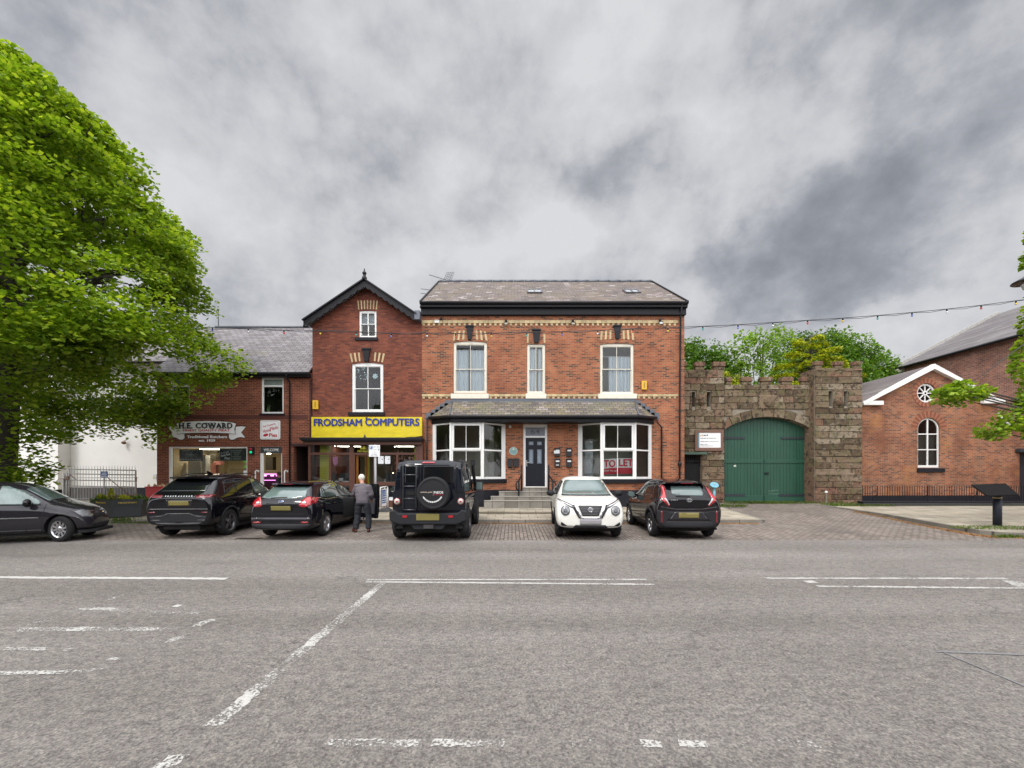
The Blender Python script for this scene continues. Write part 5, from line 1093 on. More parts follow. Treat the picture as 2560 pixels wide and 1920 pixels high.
bx('box', simple('pale_box', (.55, .58, .62), .5), t_, X(385, 21.5), X(392, 21.5), 21.45, 21.57, Z(1198, 21.5), Z(1186, 21.5)); bx('label_strip', M_ly, t_, X(384.5, 21.5), X(388, 21.5), 21.44, 21.449, Z(1197, 21.5), Z(1193, 21.5))
# ---- field gate of tubes and mesh, with spiked railings behind
M_galv = simple('galvanised', (.30, .29, .28), .5, .5, var=.25, scale=5); M_rust = simple('rusty_steel', (.20, .13, .10), .7, .2, var=.4, scale=6)
GD = 18.9; gX = lambda zx: X(150 + zx / 7.373, GD); gZ = lambda zy: Z(1150 + zy / 7.373, GD)
GT = thing('metal_gate', 'grey tubular metal gate with wire mesh and a small blue sign beside the white wall', 'gate', (gX(790), GD, p_(GD)))
mb = MB(); zb_ = p_(GD) + .08
for z in (gZ(178), gZ(263), gZ(378), gZ(485)): mb.tube([(gX(175), GD, z + .02), (gX(1400), GD, z - .03)], .024, 8)
for xx in (175, 1400): mb.tube([(gX(xx), GD, zb_), (gX(xx), GD, gZ(178 if xx == 175 else 195))], .03, 8)
mb.tube([(gX(822), GD, zb_), (gX(822), GD, gZ(320))], .02, 8); mb.tube([(gX(175), GD, zb_), (gX(1400), GD, zb_)], .024, 8)
mb.build('frame', M_galv, GT)
mb = MB(); mb.tube([(gX(190), GD, gZ(275)), (gX(310), GD, gZ(372))], .018, 6); mb.tube([(gX(880), GD, gZ(325)), (gX(1300), GD, gZ(665))], .018, 6); mb.each('brace', M_rust, GT)
mb = MB()
for i in range(26): z = zb_ + (gZ(490) - zb_) * i / 26; mb.bar((gX(178), GD + .02, z), (gX(1398), GD + .02, z), .012)
for i in range(60): x_ = gX(178) + (gX(1398) - gX(178)) * i / 60; mb.bar((x_, GD + .026, zb_), (x_, GD + .026, gZ(490)), .006)
mb.build('mesh', simple('mesh_wire', (.22, .21, .20), .6, .4), GT)
mb = MB(); mb.tube([(gX(75), GD, -.1), (gX(75), GD, gZ(240))], .06, 10); mb.tube([(gX(130), GD, 0), (gX(130), GD, gZ(240))], .045, 10); mb.each('post', M_galv, GT); mb = MB(); mb.tube([(gX(30), GD - .05, gZ(345)), (gX(160), GD - .05, gZ(350))], .02, 6); mb.box(gX(135), gX(178), GD - .06, GD + .02, gZ(370), gZ(300)); mb.box(gX(115), gX(160), GD - .06, GD + .02, gZ(760), gZ(700)); mb.each('hinge', M_rust, GT)
mb = MB(); mb.box(gX(1395), gX(1412), GD - .04, GD + .02, gZ(395), gZ(325)); mb.build('latch', M_rust, GT)
BSg = thing('blue_sign', 'small blue sign with white text fixed to the grey field gate', 'sign', (gX(830), GD, gZ(320)))
bx('plate', simple('sign_blue2', (.03, .09, .30), .4), BSg, gX(765), gX(895), GD - .05, GD - .03, gZ(320), gZ(208))
text('PLEASE', gX(830), gZ(224), .03, .2, GD - .051, M_sw, BSg); 
mb = MB()
for z, w_ in ((250, 40), (272, 48), (298, 52)): mb.box(gX(830 - w_), gX(830 + w_), GD - .0525, GD - .0505, gZ(z + 5), gZ(z - 3))
mb.build('white_band', M_sw, BSg)
SP = thing('spiked_railing', 'row of thin metal spikes rising behind the grey field gate', 'railing', (gX(790), 20, p_(20)))
mb = MB()
for i in range(24): x_ = X(172 + i * 7.2, 20); mb.tube([(x_, 20, .3), (x_, 20, Z(1166, 20) - .1), (x_, 20, Z(1165, 20) + .03)], [.012, .012, .003], 5)
mb.build('spike', simple('spike_grey', (.35, .36, .34), .5, .4), SP); mb = MB(); mb.bar((X(168, 20), 20, 1.5), (X(345, 20), 20, 1.5), .03); mb.bar((X(168, 20), 20, .5), (X(345, 20), 20, .5), .03); mb.build('cross_rail', M_galv, SP)
# ============================================================ castellated stone gateway
STONE_C = dict(var=.18, scale=3.5, bump=.9)
def stonemat(name, stops, moss=.5, red=.0):
    m, t, p = newmat(name); tcn = N(t, 'ShaderNodeTexCoord'); o = tcn.outputs['Object']; g = N(t, 'ShaderNodeNewGeometry')
    c = ramp(t, g.outputs['Random Per Island'], stops).outputs[0]
    sp = N(t, 'ShaderNodeSeparateXYZ'); t.links.new(o, sp.inputs[0])
    low = ramp(t, math_(t, 'ADD', sp.outputs[2], math_(t, 'MULTIPLY', noise_(t, o, 1.2, 3), 1.5)), [(.0, 1.), (1., 0.)])
    # the lower courses are of a redder sandstone
    lw = math_(t, 'SUBTRACT', 1., math_(t, 'MULTIPLY', math_(t, 'ADD', sp.outputs[2], math_(t, 'MULTIPLY', noise_(t, o, .7, 3), 3.)), .28), True)
    c = mixc(t, math_(t, 'MULTIPLY', lw, .95), c, mixc(t, g.outputs['Random Per Island'], (.095, .04, .028), (.21, .10, .07)))
    n = noise_(t, o, 2.6, 6, .7); n3 = noise_(t, vmath(t, 'ADD', o, (5, 3, 1)).outputs[0], 5.5, 5, .7)
    f = ramp(t, n, [(.5, 0.), (.64, moss)]); c = mixc(t, f.outputs[0], c, (.12, .12, .05))
    f = ramp(t, n3, [(.52, 0.), (.60, .85)]); c = mixc(t, f.outputs[0], c, (.040, .032, .025))
    f = ramp(t, noise_(t, vmath(t, 'ADD', o, (1, 9, 4)).outputs[0], 4, 5, .7), [(.57, 0.), (.68, .6)]); c = mixc(t, f.outputs[0], c, (.30, .27, .20))
    k = ramp(t, noise_(t, o, 24, 4, .7), [(.3, .75), (.7, 1.)]); k.color_ramp.elements[1].color = (1.2, 1.2, 1.2, 1); c = mixc(t, 1., c, k.outputs[0], 'MULTIPLY')
    t.links.new(c, p.inputs['Base Color']); p.inputs['Roughness'].default_value = .92; p.inputs['Specular IOR Level'].default_value = .2
    b = N(t, 'ShaderNodeBump'); b.inputs['Strength'].default_value = 1.; b.inputs['Distance'].default_value = .05
    t.links.new(noise_(t, o, 8, 5, .65), b.inputs['Height']); t.links.new(b.outputs[0], p.inputs['Normal']); return m
M_stone = stonemat('gate_sandstone', [(0, (.085, .058, .038)), (.25, (.155, .112, .072)), (.5, (.20, .152, .10)), (.7, (.18, .095, .065)), (.85, (.23, .18, .125)), (1, (.27, .22, .16))], .75)
M_joint = simple('stone_joint', (.23, .20, .155), .95, scale=5, var=.3)
def blocks(mb, x0, x1, z0, z1, y, row=.30, seed=1, cut=None, th=.08, minw=.45, maxw=.95):
    """rock-faced ashlar: every stone is a slightly different box with a chamfered face"""
    g = random.Random(seed); z = z0; ri = 0
    while z < z1 - .02:
        h = min(row * g.uniform(.92, 1.08), z1 - z)
        if z1 - z - h < .08: h = z1 - z
        x = x0 - (g.uniform(0, .3) if ri % 2 else 0)
        while x < x1 - .01:
            w_ = g.uniform(minw, maxw); a, b = max(x, x0), min(x + w_, x1); x += w_
            if x1 - b < .15: b = x1; x = x1
            if b - a < .05: continue
            pieces = [(a, b)]
            if cut:
                pieces = cut(a, b, z, z + h)
            for (p, q) in pieces:
                if q - p < .04: continue
                pr_ = y - g.uniform(.0, .035); e = .006; ch = .02
                k = mb.add([(p + e, pr_ + ch, z + e), (q - e, pr_ + ch, z + e), (q - e, pr_ + ch, z + h - e), (p + e, pr_ + ch, z + h - e),
                            (p + e + ch + g.uniform(0, .015), pr_, z + e + ch), (q - e - ch, pr_ - g.uniform(0, .02), z + e + ch), (q - e - ch, pr_, z + h - e - ch), (p + e + ch, pr_ - g.uniform(0, .02), z + h - e - ch),
                            (p + e, y + th, z + e), (q - e, y + th, z + e), (q - e, y + th, z + h - e), (p + e, y + th, z + h - e)])
                mb.face((k + 4, k + 5, k + 6, k + 7))
                for i in range(4): j = (i + 1) % 4; mb.face((k + i, k + j, k + 4 + j, k + 4 + i)); mb.face((k + 8 + i, k + 8 + j, k + j, k + i))
        z += h; ri += 1
GW = 20.6; RT = 20.2
TG = thing('castle_gateway', 'weathered sandstone gateway with two battlemented towers', 'gateway', (X(1920, GW), GW, .26))
gy = g_(GW) - .15
q4 = lambda zx, D=GW: X(1680 + zx / 3.073, D); r4 = lambda zy, D=GW: Z(780 + zy / 3.073, D)
lx0, lx1 = 7.4, q4(402); mx1 = q4(1072); rx0, rx1 = q4(1100, RT), q4(1462, RT)
lt = r4(445); mt = r4(560); rt = r4(432, RT)
# slits cut through both towers, side door in the left tower, arch in the middle wall
sl_l = [(q4(155), q4(180), r4(727), r4(613)), (q4(270), q4(300), r4(727), r4(613))]; sl_r = [(q4(1205, RT), q4(1237, RT), r4(725, RT), r4(607, RT)), (q4(1325, RT), q4(1352, RT), r4(725, RT), r4(607, RT))]
sd = (7.5, q4(228), gy, r4(1095))
def cutter(hs):
    def f(a, b, z0, z1):
        L = [(a, b)]
        for (p, q, c, d) in hs:
            if z1 <= c + .04 or z0 >= d - .04: continue
            M_ = []
            for (u, v) in L:
                if v <= p or u >= q: M_.append((u, v)); continue
                if u < p: M_.append((u, p))
                if v > q: M_.append((q, v))
            L = M_
        return L
    return f
mb = MB(); blocks(mb, lx0, lx1, gy, lt, GW, .31, 3, cutter(sl_l + [sd])); mb.build('left_tower_stones', M_stone, TG)
mb = MB(); blocks(mb, rx0, rx1, gy, rt, RT, .30, 5, minw=.6, maxw=1.5, cut= cutter(sl_r)); mb.build('right_tower_stones', M_stone, TG)
# backing cores with the same openings
mb = MB()
mb.plate(rect(lx0, lx1, gy - .2, lt - .01), [rect(*h) for h in sl_l] + [rect(sd[0], sd[1], gy, sd[3])], (0, GW + .03, 0), th=.6)
mb.plate(rect(rx0, rx1, gy - .2, rt - .01), [rect(*h) for h in sl_r], (0, RT + .03, 0), th=1.0); mb.each('core', M_joint, TG)
mb = MB(); mb.box(rx0 - .012, rx0 + .03, RT + .05, RT + 1.0, gy, rt - .02); mb.box(rx1 - .03, rx1 + .012, RT + .05, RT + 1.0, gy, rt - .02); mb.each('return_face', M_stone, TG)
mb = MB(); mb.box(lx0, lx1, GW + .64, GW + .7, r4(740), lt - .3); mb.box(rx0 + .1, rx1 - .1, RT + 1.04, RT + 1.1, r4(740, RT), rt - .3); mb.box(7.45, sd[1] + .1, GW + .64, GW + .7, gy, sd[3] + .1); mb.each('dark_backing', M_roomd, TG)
# middle wall over a segmental arch
spl, spr, crz = r4(893), r4(905), r4(805)
cxa = (lx1 + mx1) / 2; hw = (mx1 - lx1) / 2; rise = crz - (spl + spr) / 2; rr_ = (hw * hw + rise * rise) / (2 * rise); ccz = crz - rr_
def archz(x): return ccz + math.sqrt(max(.01, rr_ * rr_ - (x - cxa) ** 2))
n = 20; arc = [(lx1 + (mx1 - lx1) * i / n, archz(lx1 + (mx1 - lx1) * i / n)) for i in range(n + 1)]
MB().plate(arc + [(mx1 + .3, arc[-1][1]), (mx1 + .3, mt - .02), (lx1 - .05, mt - .02), (lx1 - .05, arc[0][1])], [], (0, GW + .03, 0), th=.6).build('arch_wall', M_joint, TG)
def cutarch(a, b, z0, z1):
    m = (z0 + z1) / 2
    if m > crz + .42: return [(a, b)]
    k = [(a, b)]; R2 = rr_ + .40; d = R2 * R2 - (z0 + .03 - ccz) ** 2
    if d <= 0: return k
    d = math.sqrt(d); out = []
    for (u, v) in k:
        if u < cxa - d: out.append((u, min(v, cxa - d)))
        if v > cxa + d: out.append((max(u, cxa + d), v))
    return out
mb = MB(); blocks(mb, lx1 + .01, mx1 + .05, r4(905), mt, GW + .0, .33, 9, cutarch, minw=.4, maxw=.8)
NV = 9; a0_ = math.asin(hw / rr_) + .02
for i in range(NV):   # voussoirs
    t0, t1 = -a0_ + 2 * a0_ * i / NV + .004, -a0_ + 2 * a0_ * (i + 1) / NV - .004; ro = rr_ + .40 + (.16 if i == NV // 2 else 0)
    P_ = [(cxa + rr_ * math.sin(t0), ccz + rr_ * math.cos(t0)), (cxa + rr_ * math.sin((t0 + t1) / 2), ccz + rr_ * math.cos((t0 + t1) / 2)), (cxa + rr_ * math.sin(t1), ccz + rr_ * math.cos(t1)), (cxa + ro * math.sin(t1), ccz + ro * math.cos(t1)), (cxa + ro * math.sin(t0), ccz + ro * math.cos(t0))]
    P_ = [(max(lx1, min(mx1 + .04, x)), z) for x, z in P_]
    mb.plate(P_, [], (0, GW - .03 - .01 * (i % 2), 0), th=.5)
mb.build('arch_stones', M_stone, TG)
# battlements: cap stones standing proud of the wall, crenels between
def merlons(name, lst, D, zt_, zb_, dep, cap=.06, cren=None):
    mb = MB()
    for (a, b) in lst:
        h = zt_ - zb_; zc = zb_ + h * .42
        a += .05; b -= .05; mb = MB(); mb.box(a + .03, b - .03, D, D + dep, zb_, zc); k = rnd.uniform(-.015, .015)
        mb.box(a - .0, b + .0, D - cap, D + dep + cap, zc + .003, zt_ + k); bevel(mb.build(name, M_stone, TG), .025, 2)
    for (a, b) in (cren or []): bevel(bx('crenel_slab', M_stone, TG, a, b, D - cap, D + dep + cap, zb_ - .16, zb_), .025, 2)
merlons('merlon', [(7.45, q4(122)), (q4(168), q4(262)), (q4(308), q4(418))], GW, r4(383), lt, .2, .04, cren=[(q4(118), q4(172)), (q4(258), q4(312))])
merlons('merlon', [(q4(407), q4(470)), (q4(525), q4(625)), (q4(675), q4(780)), (q4(832), q4(938)), (q4(985), q4(1085))], GW, r4(498), mt, .2, .04, cren=[(q4(466), q4(530)), (q4(620), q4(680)), (q4(775), q4(836)), (q4(933), q4(990))])
merlons('merlon', [(q4(1085, RT), q4(1165, RT)), (q4(1243, RT), q4(1325, RT)), (q4(1390, RT), q4(1465, RT))], RT, r4(378, RT), rt, .22, .04, cren=[(q4(1160, RT), q4(1246, RT)), (q4(1320, RT), q4(1394, RT))])
# worn carved heads between the slits
def carved(x_, z_, D, w_, h_):
    m = MB(); m.lathe([(.001, -h_ / 2), (w_ * .38, -h_ * .45), (w_ * .48, -h_ * .1), (w_ * .5, h_ * .15), (w_ * .42, h_ * .34), (w_ * .2, h_ * .47), (.001, h_ / 2)], (x_, D + .08, z_), 'z', 12)
    for dx in (-.3, .3): m.lathe([(.001, -.03), (.035, 0), (.001, .03)], (x_ + dx * w_, D - w_ * .38 + .09, z_ + h_ * .1), 'y', 8)
    m.box(x_ - .025, x_ + .025, D - w_ * .5 + .05, D, z_ - h_ * .08, z_ + h_ * .08); m.box(x_ - w_ * .25, x_ + w_ * .25, D - w_ * .4 + .06, D, z_ - h_ * .24, z_ - h_ * .19)
    m.box(x_ - w_ * .55, x_ + w_ * .55, D - .02, D + .1, z_ + h_ * .5, z_ + h_ * .62)
    o = m.build('carved_head', M_stone, TG)
carved(q4(228), r4(668), GW, .42, .7); carved(q4(1281, RT), r4(665, RT), RT, .42, .7)
m = MB(); m.box(cxa - .5, cxa + .5, GW - .10, GW, r4(745), r4(640)); m.lathe([(.30, 0), (.26, -.06), (.1, -.1), (.001, -.11)], (cxa, GW - .1, (r4(745) + r4(640)) / 2), 'y', 8); o = m.build('carved_panel', M_stone, TG); bevel(o, .05, 2)
# ---- green boarded gates
M_green = simple('gate_green', (.016, .070, .043), .5, var=.18, scale=1.2, stretch=(2, 2, .6), bump=.1)
GG = thing('arched_gate', 'tall dark green boarded double gate filling the stone arch', 'gate', (cxa, GW + .3, g_(GW)))
gb = g_(GW) + .03; yg = GW + .34; n = 26
def leaf(xa_, xb_, nm, wicket):
    mb = MB(); k = n // 2
    for i in range(k):
        a = xa_ + (xb_ - xa_) * i / k + .006; b = xa_ + (xb_ - xa_) * (i + 1) / k - .006
        mb.plate([(a, gb), (b, gb), (b, archz(b) + .03), (a, archz(a) + .03)], [], (0, yg + (i % 2) * .002, 0), th=.05)
    mb.box(xa_ + .01, xb_ - .01, yg + .03, yg + .08, gb, r4(905))
    lf_ = mb.build(nm, M_green, GG)
    m = MB(); m.box(xa_ + .02, xb_ - .02, yg - .03, yg - .001, r4(1160), r4(1132)); m.box(xa_ + .02, xb_ - .02, yg - .03, yg - .001, gb + .03, gb + .32); bevel(m.build('rail', M_green, lf_), .01)
    m = MB()
    for i in range(k):
        for zc in (r4(1022), r4(1200), r4(1330), r4(955)): xx = xa_ + (xb_ - xa_) * (i + .5) / k; m.lathe([(.012, -.001), (.012, -.008), (.004, -.012)], (xx, yg, zc), 'y', 6)
    m.build('stud', M_blk2, lf_); return lf_
lo, hi = lx1 + .02, mx1 - .03; L1 = leaf(lo, cxa - .008, 'gate_leaf', 0); L2 = leaf(cxa + .008, hi, 'gate_leaf', 1)
wx0, wx1, wz1 = q4(745), q4(862), r4(1162)
m = MB(); m.plate(rect(wx0, wx1, gb + .34, wz1), [rect(wx0 + .03, wx1 - .03, gb + .37, wz1 - .03)], (0, yg - .006, 0), th=.006); m.build('wicket_door', M_green, L2)
m = MB(); m.box(q4(742), q4(772), yg - .05, yg - .001, r4(1247), r4(1232)); m.build('handle', M_blk2, L2)
hin = simple('hinge_iron', (.022, .028, .035), .5)
for par, a, b in ((L1, 405, 590), (L2, 870, 1062)):
    m = MB()
    for zc, ww in ((963, .05), (1410, .06)): m.box(q4(a if zc < 1000 or a < 500 else 850), q4(b), yg - .045, yg - .032, r4(zc) - ww, r4(zc) + ww)
    m.build('strap_hinge', hin, par)
m = MB(); m.plate([(q4(500), r4(1178)), (q4(518), r4(1172)), (q4(522), r4(1186)), (q4(506), r4(1190))], [], (0, yg - .006, 0), th=.005); m.build('paint_scar', simple('scar', (.5, .5, .42), .8), L1)
m = MB()
for a, b, zy in ((770, 815, 1378), (772, 860, 1400), (800, 850, 1372)): m.box(q4(a), q4(b), yg - .0055, yg - .0015, r4(zy + 1.5), r4(zy - 1.5))
m.build('scratch', simple('scratch', (.14, .22, .16), .8), L2)
# ---- side gate with green lintel board
SG2 = thing('side_gate', 'black barred side gate under a green lintel beside the orange house', 'gate', ((sd[0] + sd[1]) / 2, GW, g_(GW)))
m = MB(); x_ = sd[0] + .05
while x_ < sd[1] - .02: m.box(x_, x_ + .025, GW + .2, GW + .225, gy + .1, sd[3] - .03); x_ += .1
m.box(sd[0], sd[1] - .01, GW + .19, GW + .235, sd[3] - .35, sd[3] - .30); m.box(sd[0], sd[1] - .01, GW + .19, GW + .235, .6, .65); m.build('bars', M_blk2, SG2)
bx('panel', simple('black_mesh', (.012, .012, .013), .7), SG2, sd[0], sd[1] - .01, GW + .24, GW + .25, gy + .1, sd[3] - .45)
bevel(bx('lintel_board', simple('lintel_green', (.05, .10, .07), .6, var=.25), SG2, 7.5, q4(258), GW - .16, GW - .04, r4(1096), r4(1079)), .01)
# ---- framed notice board
NB = thing('notice_board', 'wood framed white notice board on the left stone tower', 'notice board', (q4(285), GW, r4(1062)))
kx = lambda a: X(1730 + a / 22.12, GW - .08); kz = lambda a: Z(1070 + a / 22.12, GW - .08)
bevel(MB().plate(rect(kx(165), kx(1725), kz(1270), kz(110)), [rect(kx(340), kx(1595), kz(1085), kz(255))], (0, GW - .10, 0), th=.06).build('frame', simple('weathered_wood', (.16, .085, .06), .7, var=.3, scale=5, stretch=(1, 1, 6)), NB), .012)
bx('backing', MC['weathered_wood'], NB, kx(180), kx(1710), GW - .06, GW - .042, kz(1255), kz(125))
bx('panel', M_sw, NB, kx(345), kx(1592), GW - .072, GW - .061, kz(1083), kz(257)); bx('blue_strip', simple('strip_teal', (.10, .26, .30), .5), NB, kx(350), kx(415), GW - .0745, GW - .0725, kz(1080), kz(259))
for nm_, lst, mt_ in (('heading', [(640, 770, 385, 440), (810, 890, 365, 430)], M_dk), ('print_line', [], M_dk), ('logo_mark', [(455, 520, 400, 455)], simple('mark_orange', (.45, .2, .05), .6)), ('logo_mark', [(555, 600, 350, 460)], simple('mark_yellow', (.5, .36, .15), .6))):
    if lst:
        m = MB()
        for a, b, c, d in lst: m.box(kx(a), kx(b), GW - .0745, GW - .0725, kz(d), kz(c))
        m.build(nm_, mt_, NB)
m = MB(); g = random.Random(2)
for (a, b, zc, h) in ((460, 1330, 565, 40), (470, 1490, 750, 38), (460, 860, 920, 40), (460, 1190, 995, 22)):
    x_ = a
    while x_ < b: w_ = g.uniform(25, 60); m.box(kx(x_), kx(min(b, x_ + w_)), GW - .0745, GW - .0725, kz(zc + h / 2), kz(zc - h / 2)); x_ += w_ + g.choice((8, 8, 8, 30))
m.build('print_line', simple('grey_print', (.16, .17, .17), .7), NB)
# ---- pale blue listening post
D_ = 18.7; x_ = X(1785.5, D_); BP = thing('listening_post', 'pale blue post with a tilted oval top beside the stone tower', 'post', (x_, D_, p_(18.6)))
M_pb = simple('post_blue', (.13, .33, .42), .4, var=.06)
MB().lathe([(.062, p_(18.6) - .03), (.058, Z(1217, D_))], (x_, D_, 0), 'z', 14).build('post', M_pb, BP)
m = MB(); c_ = Vector((x_ - .01, D_ - .02, Z(1211.8, D_))); 
k = m.add([c_ + Vector((.19 * math.cos(a), .1 * math.sin(a) * 1 - .0, .125 * math.sin(a))) + Vector((0, -.03, .0)) for a in [i * PI / 12 for i in range(24)]] + [c_ + Vector((.19 * math.cos(a), .1 * math.sin(a) + .04, .125 * math.sin(a) - .03)) for a in [i * PI / 12 for i in range(24)]])
m.face(range(k, k + 24)); m.face([k + 24 + i for i in reversed(range(24))])
for i in range(24): j = (i + 1) % 24; m.face((k + i, k + j, k + 24 + j, k + 24 + i))
bevel(m.build('head', M_pb, BP), .008); MB().lathe([(.03, 0), (.026, -.02), (.001, -.025)], (x_ - .02, D_ - .07, Z(1209, D_)), 'y', 12).build('button', M_steel, BP)
# ---- little post beside the right tower
x_ = q4(1188, 19.8); t_ = thing('marker_post', 'short thin post with a white cap at the foot of the right stone tower', 'post', (x_, 19.8, g_(19.8)))
MB().box(x_ - .03, x_ + .03, 19.8, 19.86, .15, r4(1392, 19.8)).build('post', simple('old_post', (.17, .15, .11), .8), t_); MB().lathe([(.001, .09), (.06, .06), (.065, 0), (.03, -.03)], (x_, 19.83, r4(1388, 19.8)), 'z', 10).build('cap', W_WHITE, t_)
# ============================================================ chapel-like brick hall
CD = 21.3; c5 = lambda zx, D=CD: X(2100 + zx / 3.19, D); e5 = lambda zy, D=CD: Z(860 + zy / 3.19, D)
CH = thing('brick_hall', 'small orange brick hall with white pediment boards, round window and arched window', 'hall', (c5(700), CD, .2))
cx0, cx1 = c5(176), c5(1256); pk = (c5(722), e5(172)); ez_ = e5(478)
rwc = (c5(690), e5(390)); rwr = 76 / 3.19 * CD / F; AW = (c5(620), c5(797), e5(985), e5(590))
MB().plate([(cx0, GRZ), (cx1, GRZ), (cx1, ez_), (pk[0], pk[1] - .1), (cx0, ez_)], [circle(*rwc, rwr, 28), arched(*AW, (AW[1] - AW[0]) / 2 * .98, 16)], (0, CD, 0), th=.32).build('wall', BCH, CH)
# lower wall on the right with its swept coping and dark doorway
cv = [(cx1 + .002, 4.5)] + [(c5(a), e5(b)) for a, b in ((1262, 575), (1275, 600), (1300, 625), (1340, 645), (1400, 650))] + [(31, e5(652))]
d0, d1, dt = c5(1432), c5(1540), e5(862)
MB().plate([(cx1 + .002, GRZ), (d0, GRZ), (d0, dt), (d1, dt), (d1, GRZ), (31, GRZ)] + cv[::-1], [], (0, CD + .003, 0), th=.32).build('side_wall', BCH, CH)
m = MB()
cvv = [(cx1 + .01, e5(545))] + cv[1:]
for p, q in zip(cvv[:-1], cvv[1:]): m.bar((p[0], CD + .1, p[1]), (q[0], CD + .1, q[1]), .45, .07)
m.build('coping', simple('coping_white', (.60, .60, .58), .6), CH)
bx('door', simple('dark_door', (.02, .021, .028), .5), CH, d0, d1, CD + .15, CD + .2, GRZ, dt)
m = MB(); m.box(c5(1395), d1 + .3, CD - .25, CD - .002, dt - .02, dt + .18); bevel(m.build('door_hood', simple('hood_dark', (.03, .035, .04), .6), CH), .03)
P_ = np.array([(rnd.uniform(c5(1385), d1), CD - .12 + rnd.gauss(0, .08), dt + .22 + abs(rnd.gauss(0, .08))) for _ in range(500)]); 
MB().box(cx0, cx0 + .3, CD + .33, 31, GRZ, ez_).box(cx1 - .3, cx1, CD + .33, 31, GRZ, ez_).box(cx0 + .3, cx1 - .3, 30.7, 31, GRZ, ez_).build('rear_wall', BCH, CH)
rk = (pk[1] + .02 - (ez_ + .1)) / (pk[0] - (cx0 - .15))
hx = pk[0]; roofpart('roof', CH, SLR, [[(cx0 - .2, CD - .1, ez_ + .02), (hx, CD - .1, pk[1]), (hx, 31, pk[1]), (cx0 - .2, 31, ez_ + .02)], [(cx1 + .2, CD - .1, ez_ + .02), (hx, CD - .1, pk[1]), (hx, 31, pk[1]), (cx1 + .2, 31, ez_ + .02)]])
m = MB(); lx_, rx_ = c5(158), c5(1287); zl = e5(470)
m.plate([(lx_, zl), (lx_ + .05, e5(492)), (hx, pk[1] - .22), (rx_ - .05, e5(480)), (rx_, zl), (hx, pk[1] + .04)], [], (0, CD - .22, 0), th=.21)
m.build('pediment_board', W_WHITE, CH)
m = MB(); m.box(lx_ + .02, c5(323), CD - .2, CD - .003, e5(491), e5(458)); m.box(c5(1117), rx_ - .02, CD - .2, CD - .003, e5(478), e5(446)); bevel(m.build('cornice_return', W_WHITE, CH), .012)
def ringv(cx, cz, r0, r1, a0, a1, n, y, nm, mats, par, proud=.015):
    m = MB()
    for i in range(n):
        p, q = a0 + (a1 - a0) * i / n + .008, a0 + (a1 - a0) * (i + 1) / n - .008; m.m = i % 2
        m.plate([(cx + r0 * math.cos(p), cz + r0 * math.sin(p)), (cx + r1 * math.cos(p), cz + r1 * math.sin(p)), (cx + r1 * math.cos(q), cz + r1 * math.sin(q)), (cx + r0 * math.cos(q), cz + r0 * math.sin(q))], [], (0, y - proud, 0), th=.06)
    return m.build(nm, mats, par)
AB1 = simple('arch_brick_light', (.30, .115, .06), .85, var=.2, scale=15); AB2 = simple('arch_brick_dark', (.19, .065, .038), .85, var=.2, scale=15)
s__ = CD / F / 3.19
ringv(*rwc, rwr + .01, 112 * s__, 0, 2 * PI, 40, CD, 'brick_ring', [AB1, AB2], CH)
awc = ((AW[0] + AW[1]) / 2, AW[3] - (AW[1] - AW[0]) / 2); ringv(*awc, (AW[1] - AW[0]) / 2 + .02, 142 * s__, 0, PI, 25, CD, 'arch_ring', [AB1, AB2], CH)
# round window
m = MB(); m.plate(circle(*rwc, rwr - .01, 28), [circle(*rwc, rwr - .09, 28)][::1], (0, CD + .06, 0), th=.06); RW = m.build('round_window', W_WHITE, CH)
m = MB()
for k in range(4): a = PI * k / 4; m.bar((rwc[0] - rwr * .9 * math.cos(a), CD + .09, rwc[1] - rwr * .9 * math.sin(a)), (rwc[0] + rwr * .9 * math.cos(a), CD + .09, rwc[1] + rwr * .9 * math.sin(a)), .045, .03, up=(0, 1, 0))
m.lathe([(.11, CD + .06), (.11, CD + .12)], (rwc[0], 0, rwc[1]), 'y', 16); m.build('glazing_bar', W_WHITE, RW)
m = MB(); m.lathe([(.055, -.004), (.001, -.005)], (rwc[0], CD + .06, rwc[1]), 'y', 12); m.build('boss', M_blk, RW)
m = MB(); m.poly([(a, CD + .11, b) for a, b in circle(*rwc, rwr - .05, 24)]); m.build('pane', GLd, RW, recalc=False)
# arched window
m = MB(); a, b, c, d = AW; rs = (b - a) / 2; tz1, tz2 = e5(718), e5(842)
m.plate(arched(a + .01, b - .01, c, d - .01, rs * .97, 16), [rect(a + .07, (a + b) / 2 - .03, c + .12, tz2 - .025), rect((a + b) / 2 + .03, b - .07, c + .12, tz2 - .025), rect(a + .07, (a + b) / 2 - .03, tz2 + .025, tz1 - .025), rect((a + b) / 2 + .03, b - .07, tz2 + .025, tz1 - .025)] +
        [[(xm_ + sg * .03, tz1 + .03), (xm_ + sg * (rs - .07), tz1 + .03)] + [((a + b) / 2 + sg * (rs - .07) * math.cos(t), d - rs + (rs - .07) * math.sin(t)) for t in [i * (PI / 2 - .06) / 8 for i in range(9)]] for xm_, sg in (((a + b) / 2, 1), ((a + b) / 2, -1))], (0, CD + .06, 0), th=.06)
AWo = m.build('arched_window', W_WHITE, CH)
m = MB(); m.poly([(x, CD + .10, z) for x, z in arched(a + .03, b - .03, c + .05, d - .03, rs * .95, 14)]); m.build('pane', GLd, AWo, recalc=False)
bx('blind', simple('window_blind', (.42, .42, .37), .9), AWo, a + .05, b - .05, CD + .2, CD + .22, c, tz1)
bevel(bx('sill', M_plinth, AWo, c5(612), c5(828), CD - .08, CD - .001, e5(1022), e5(990)), .012)
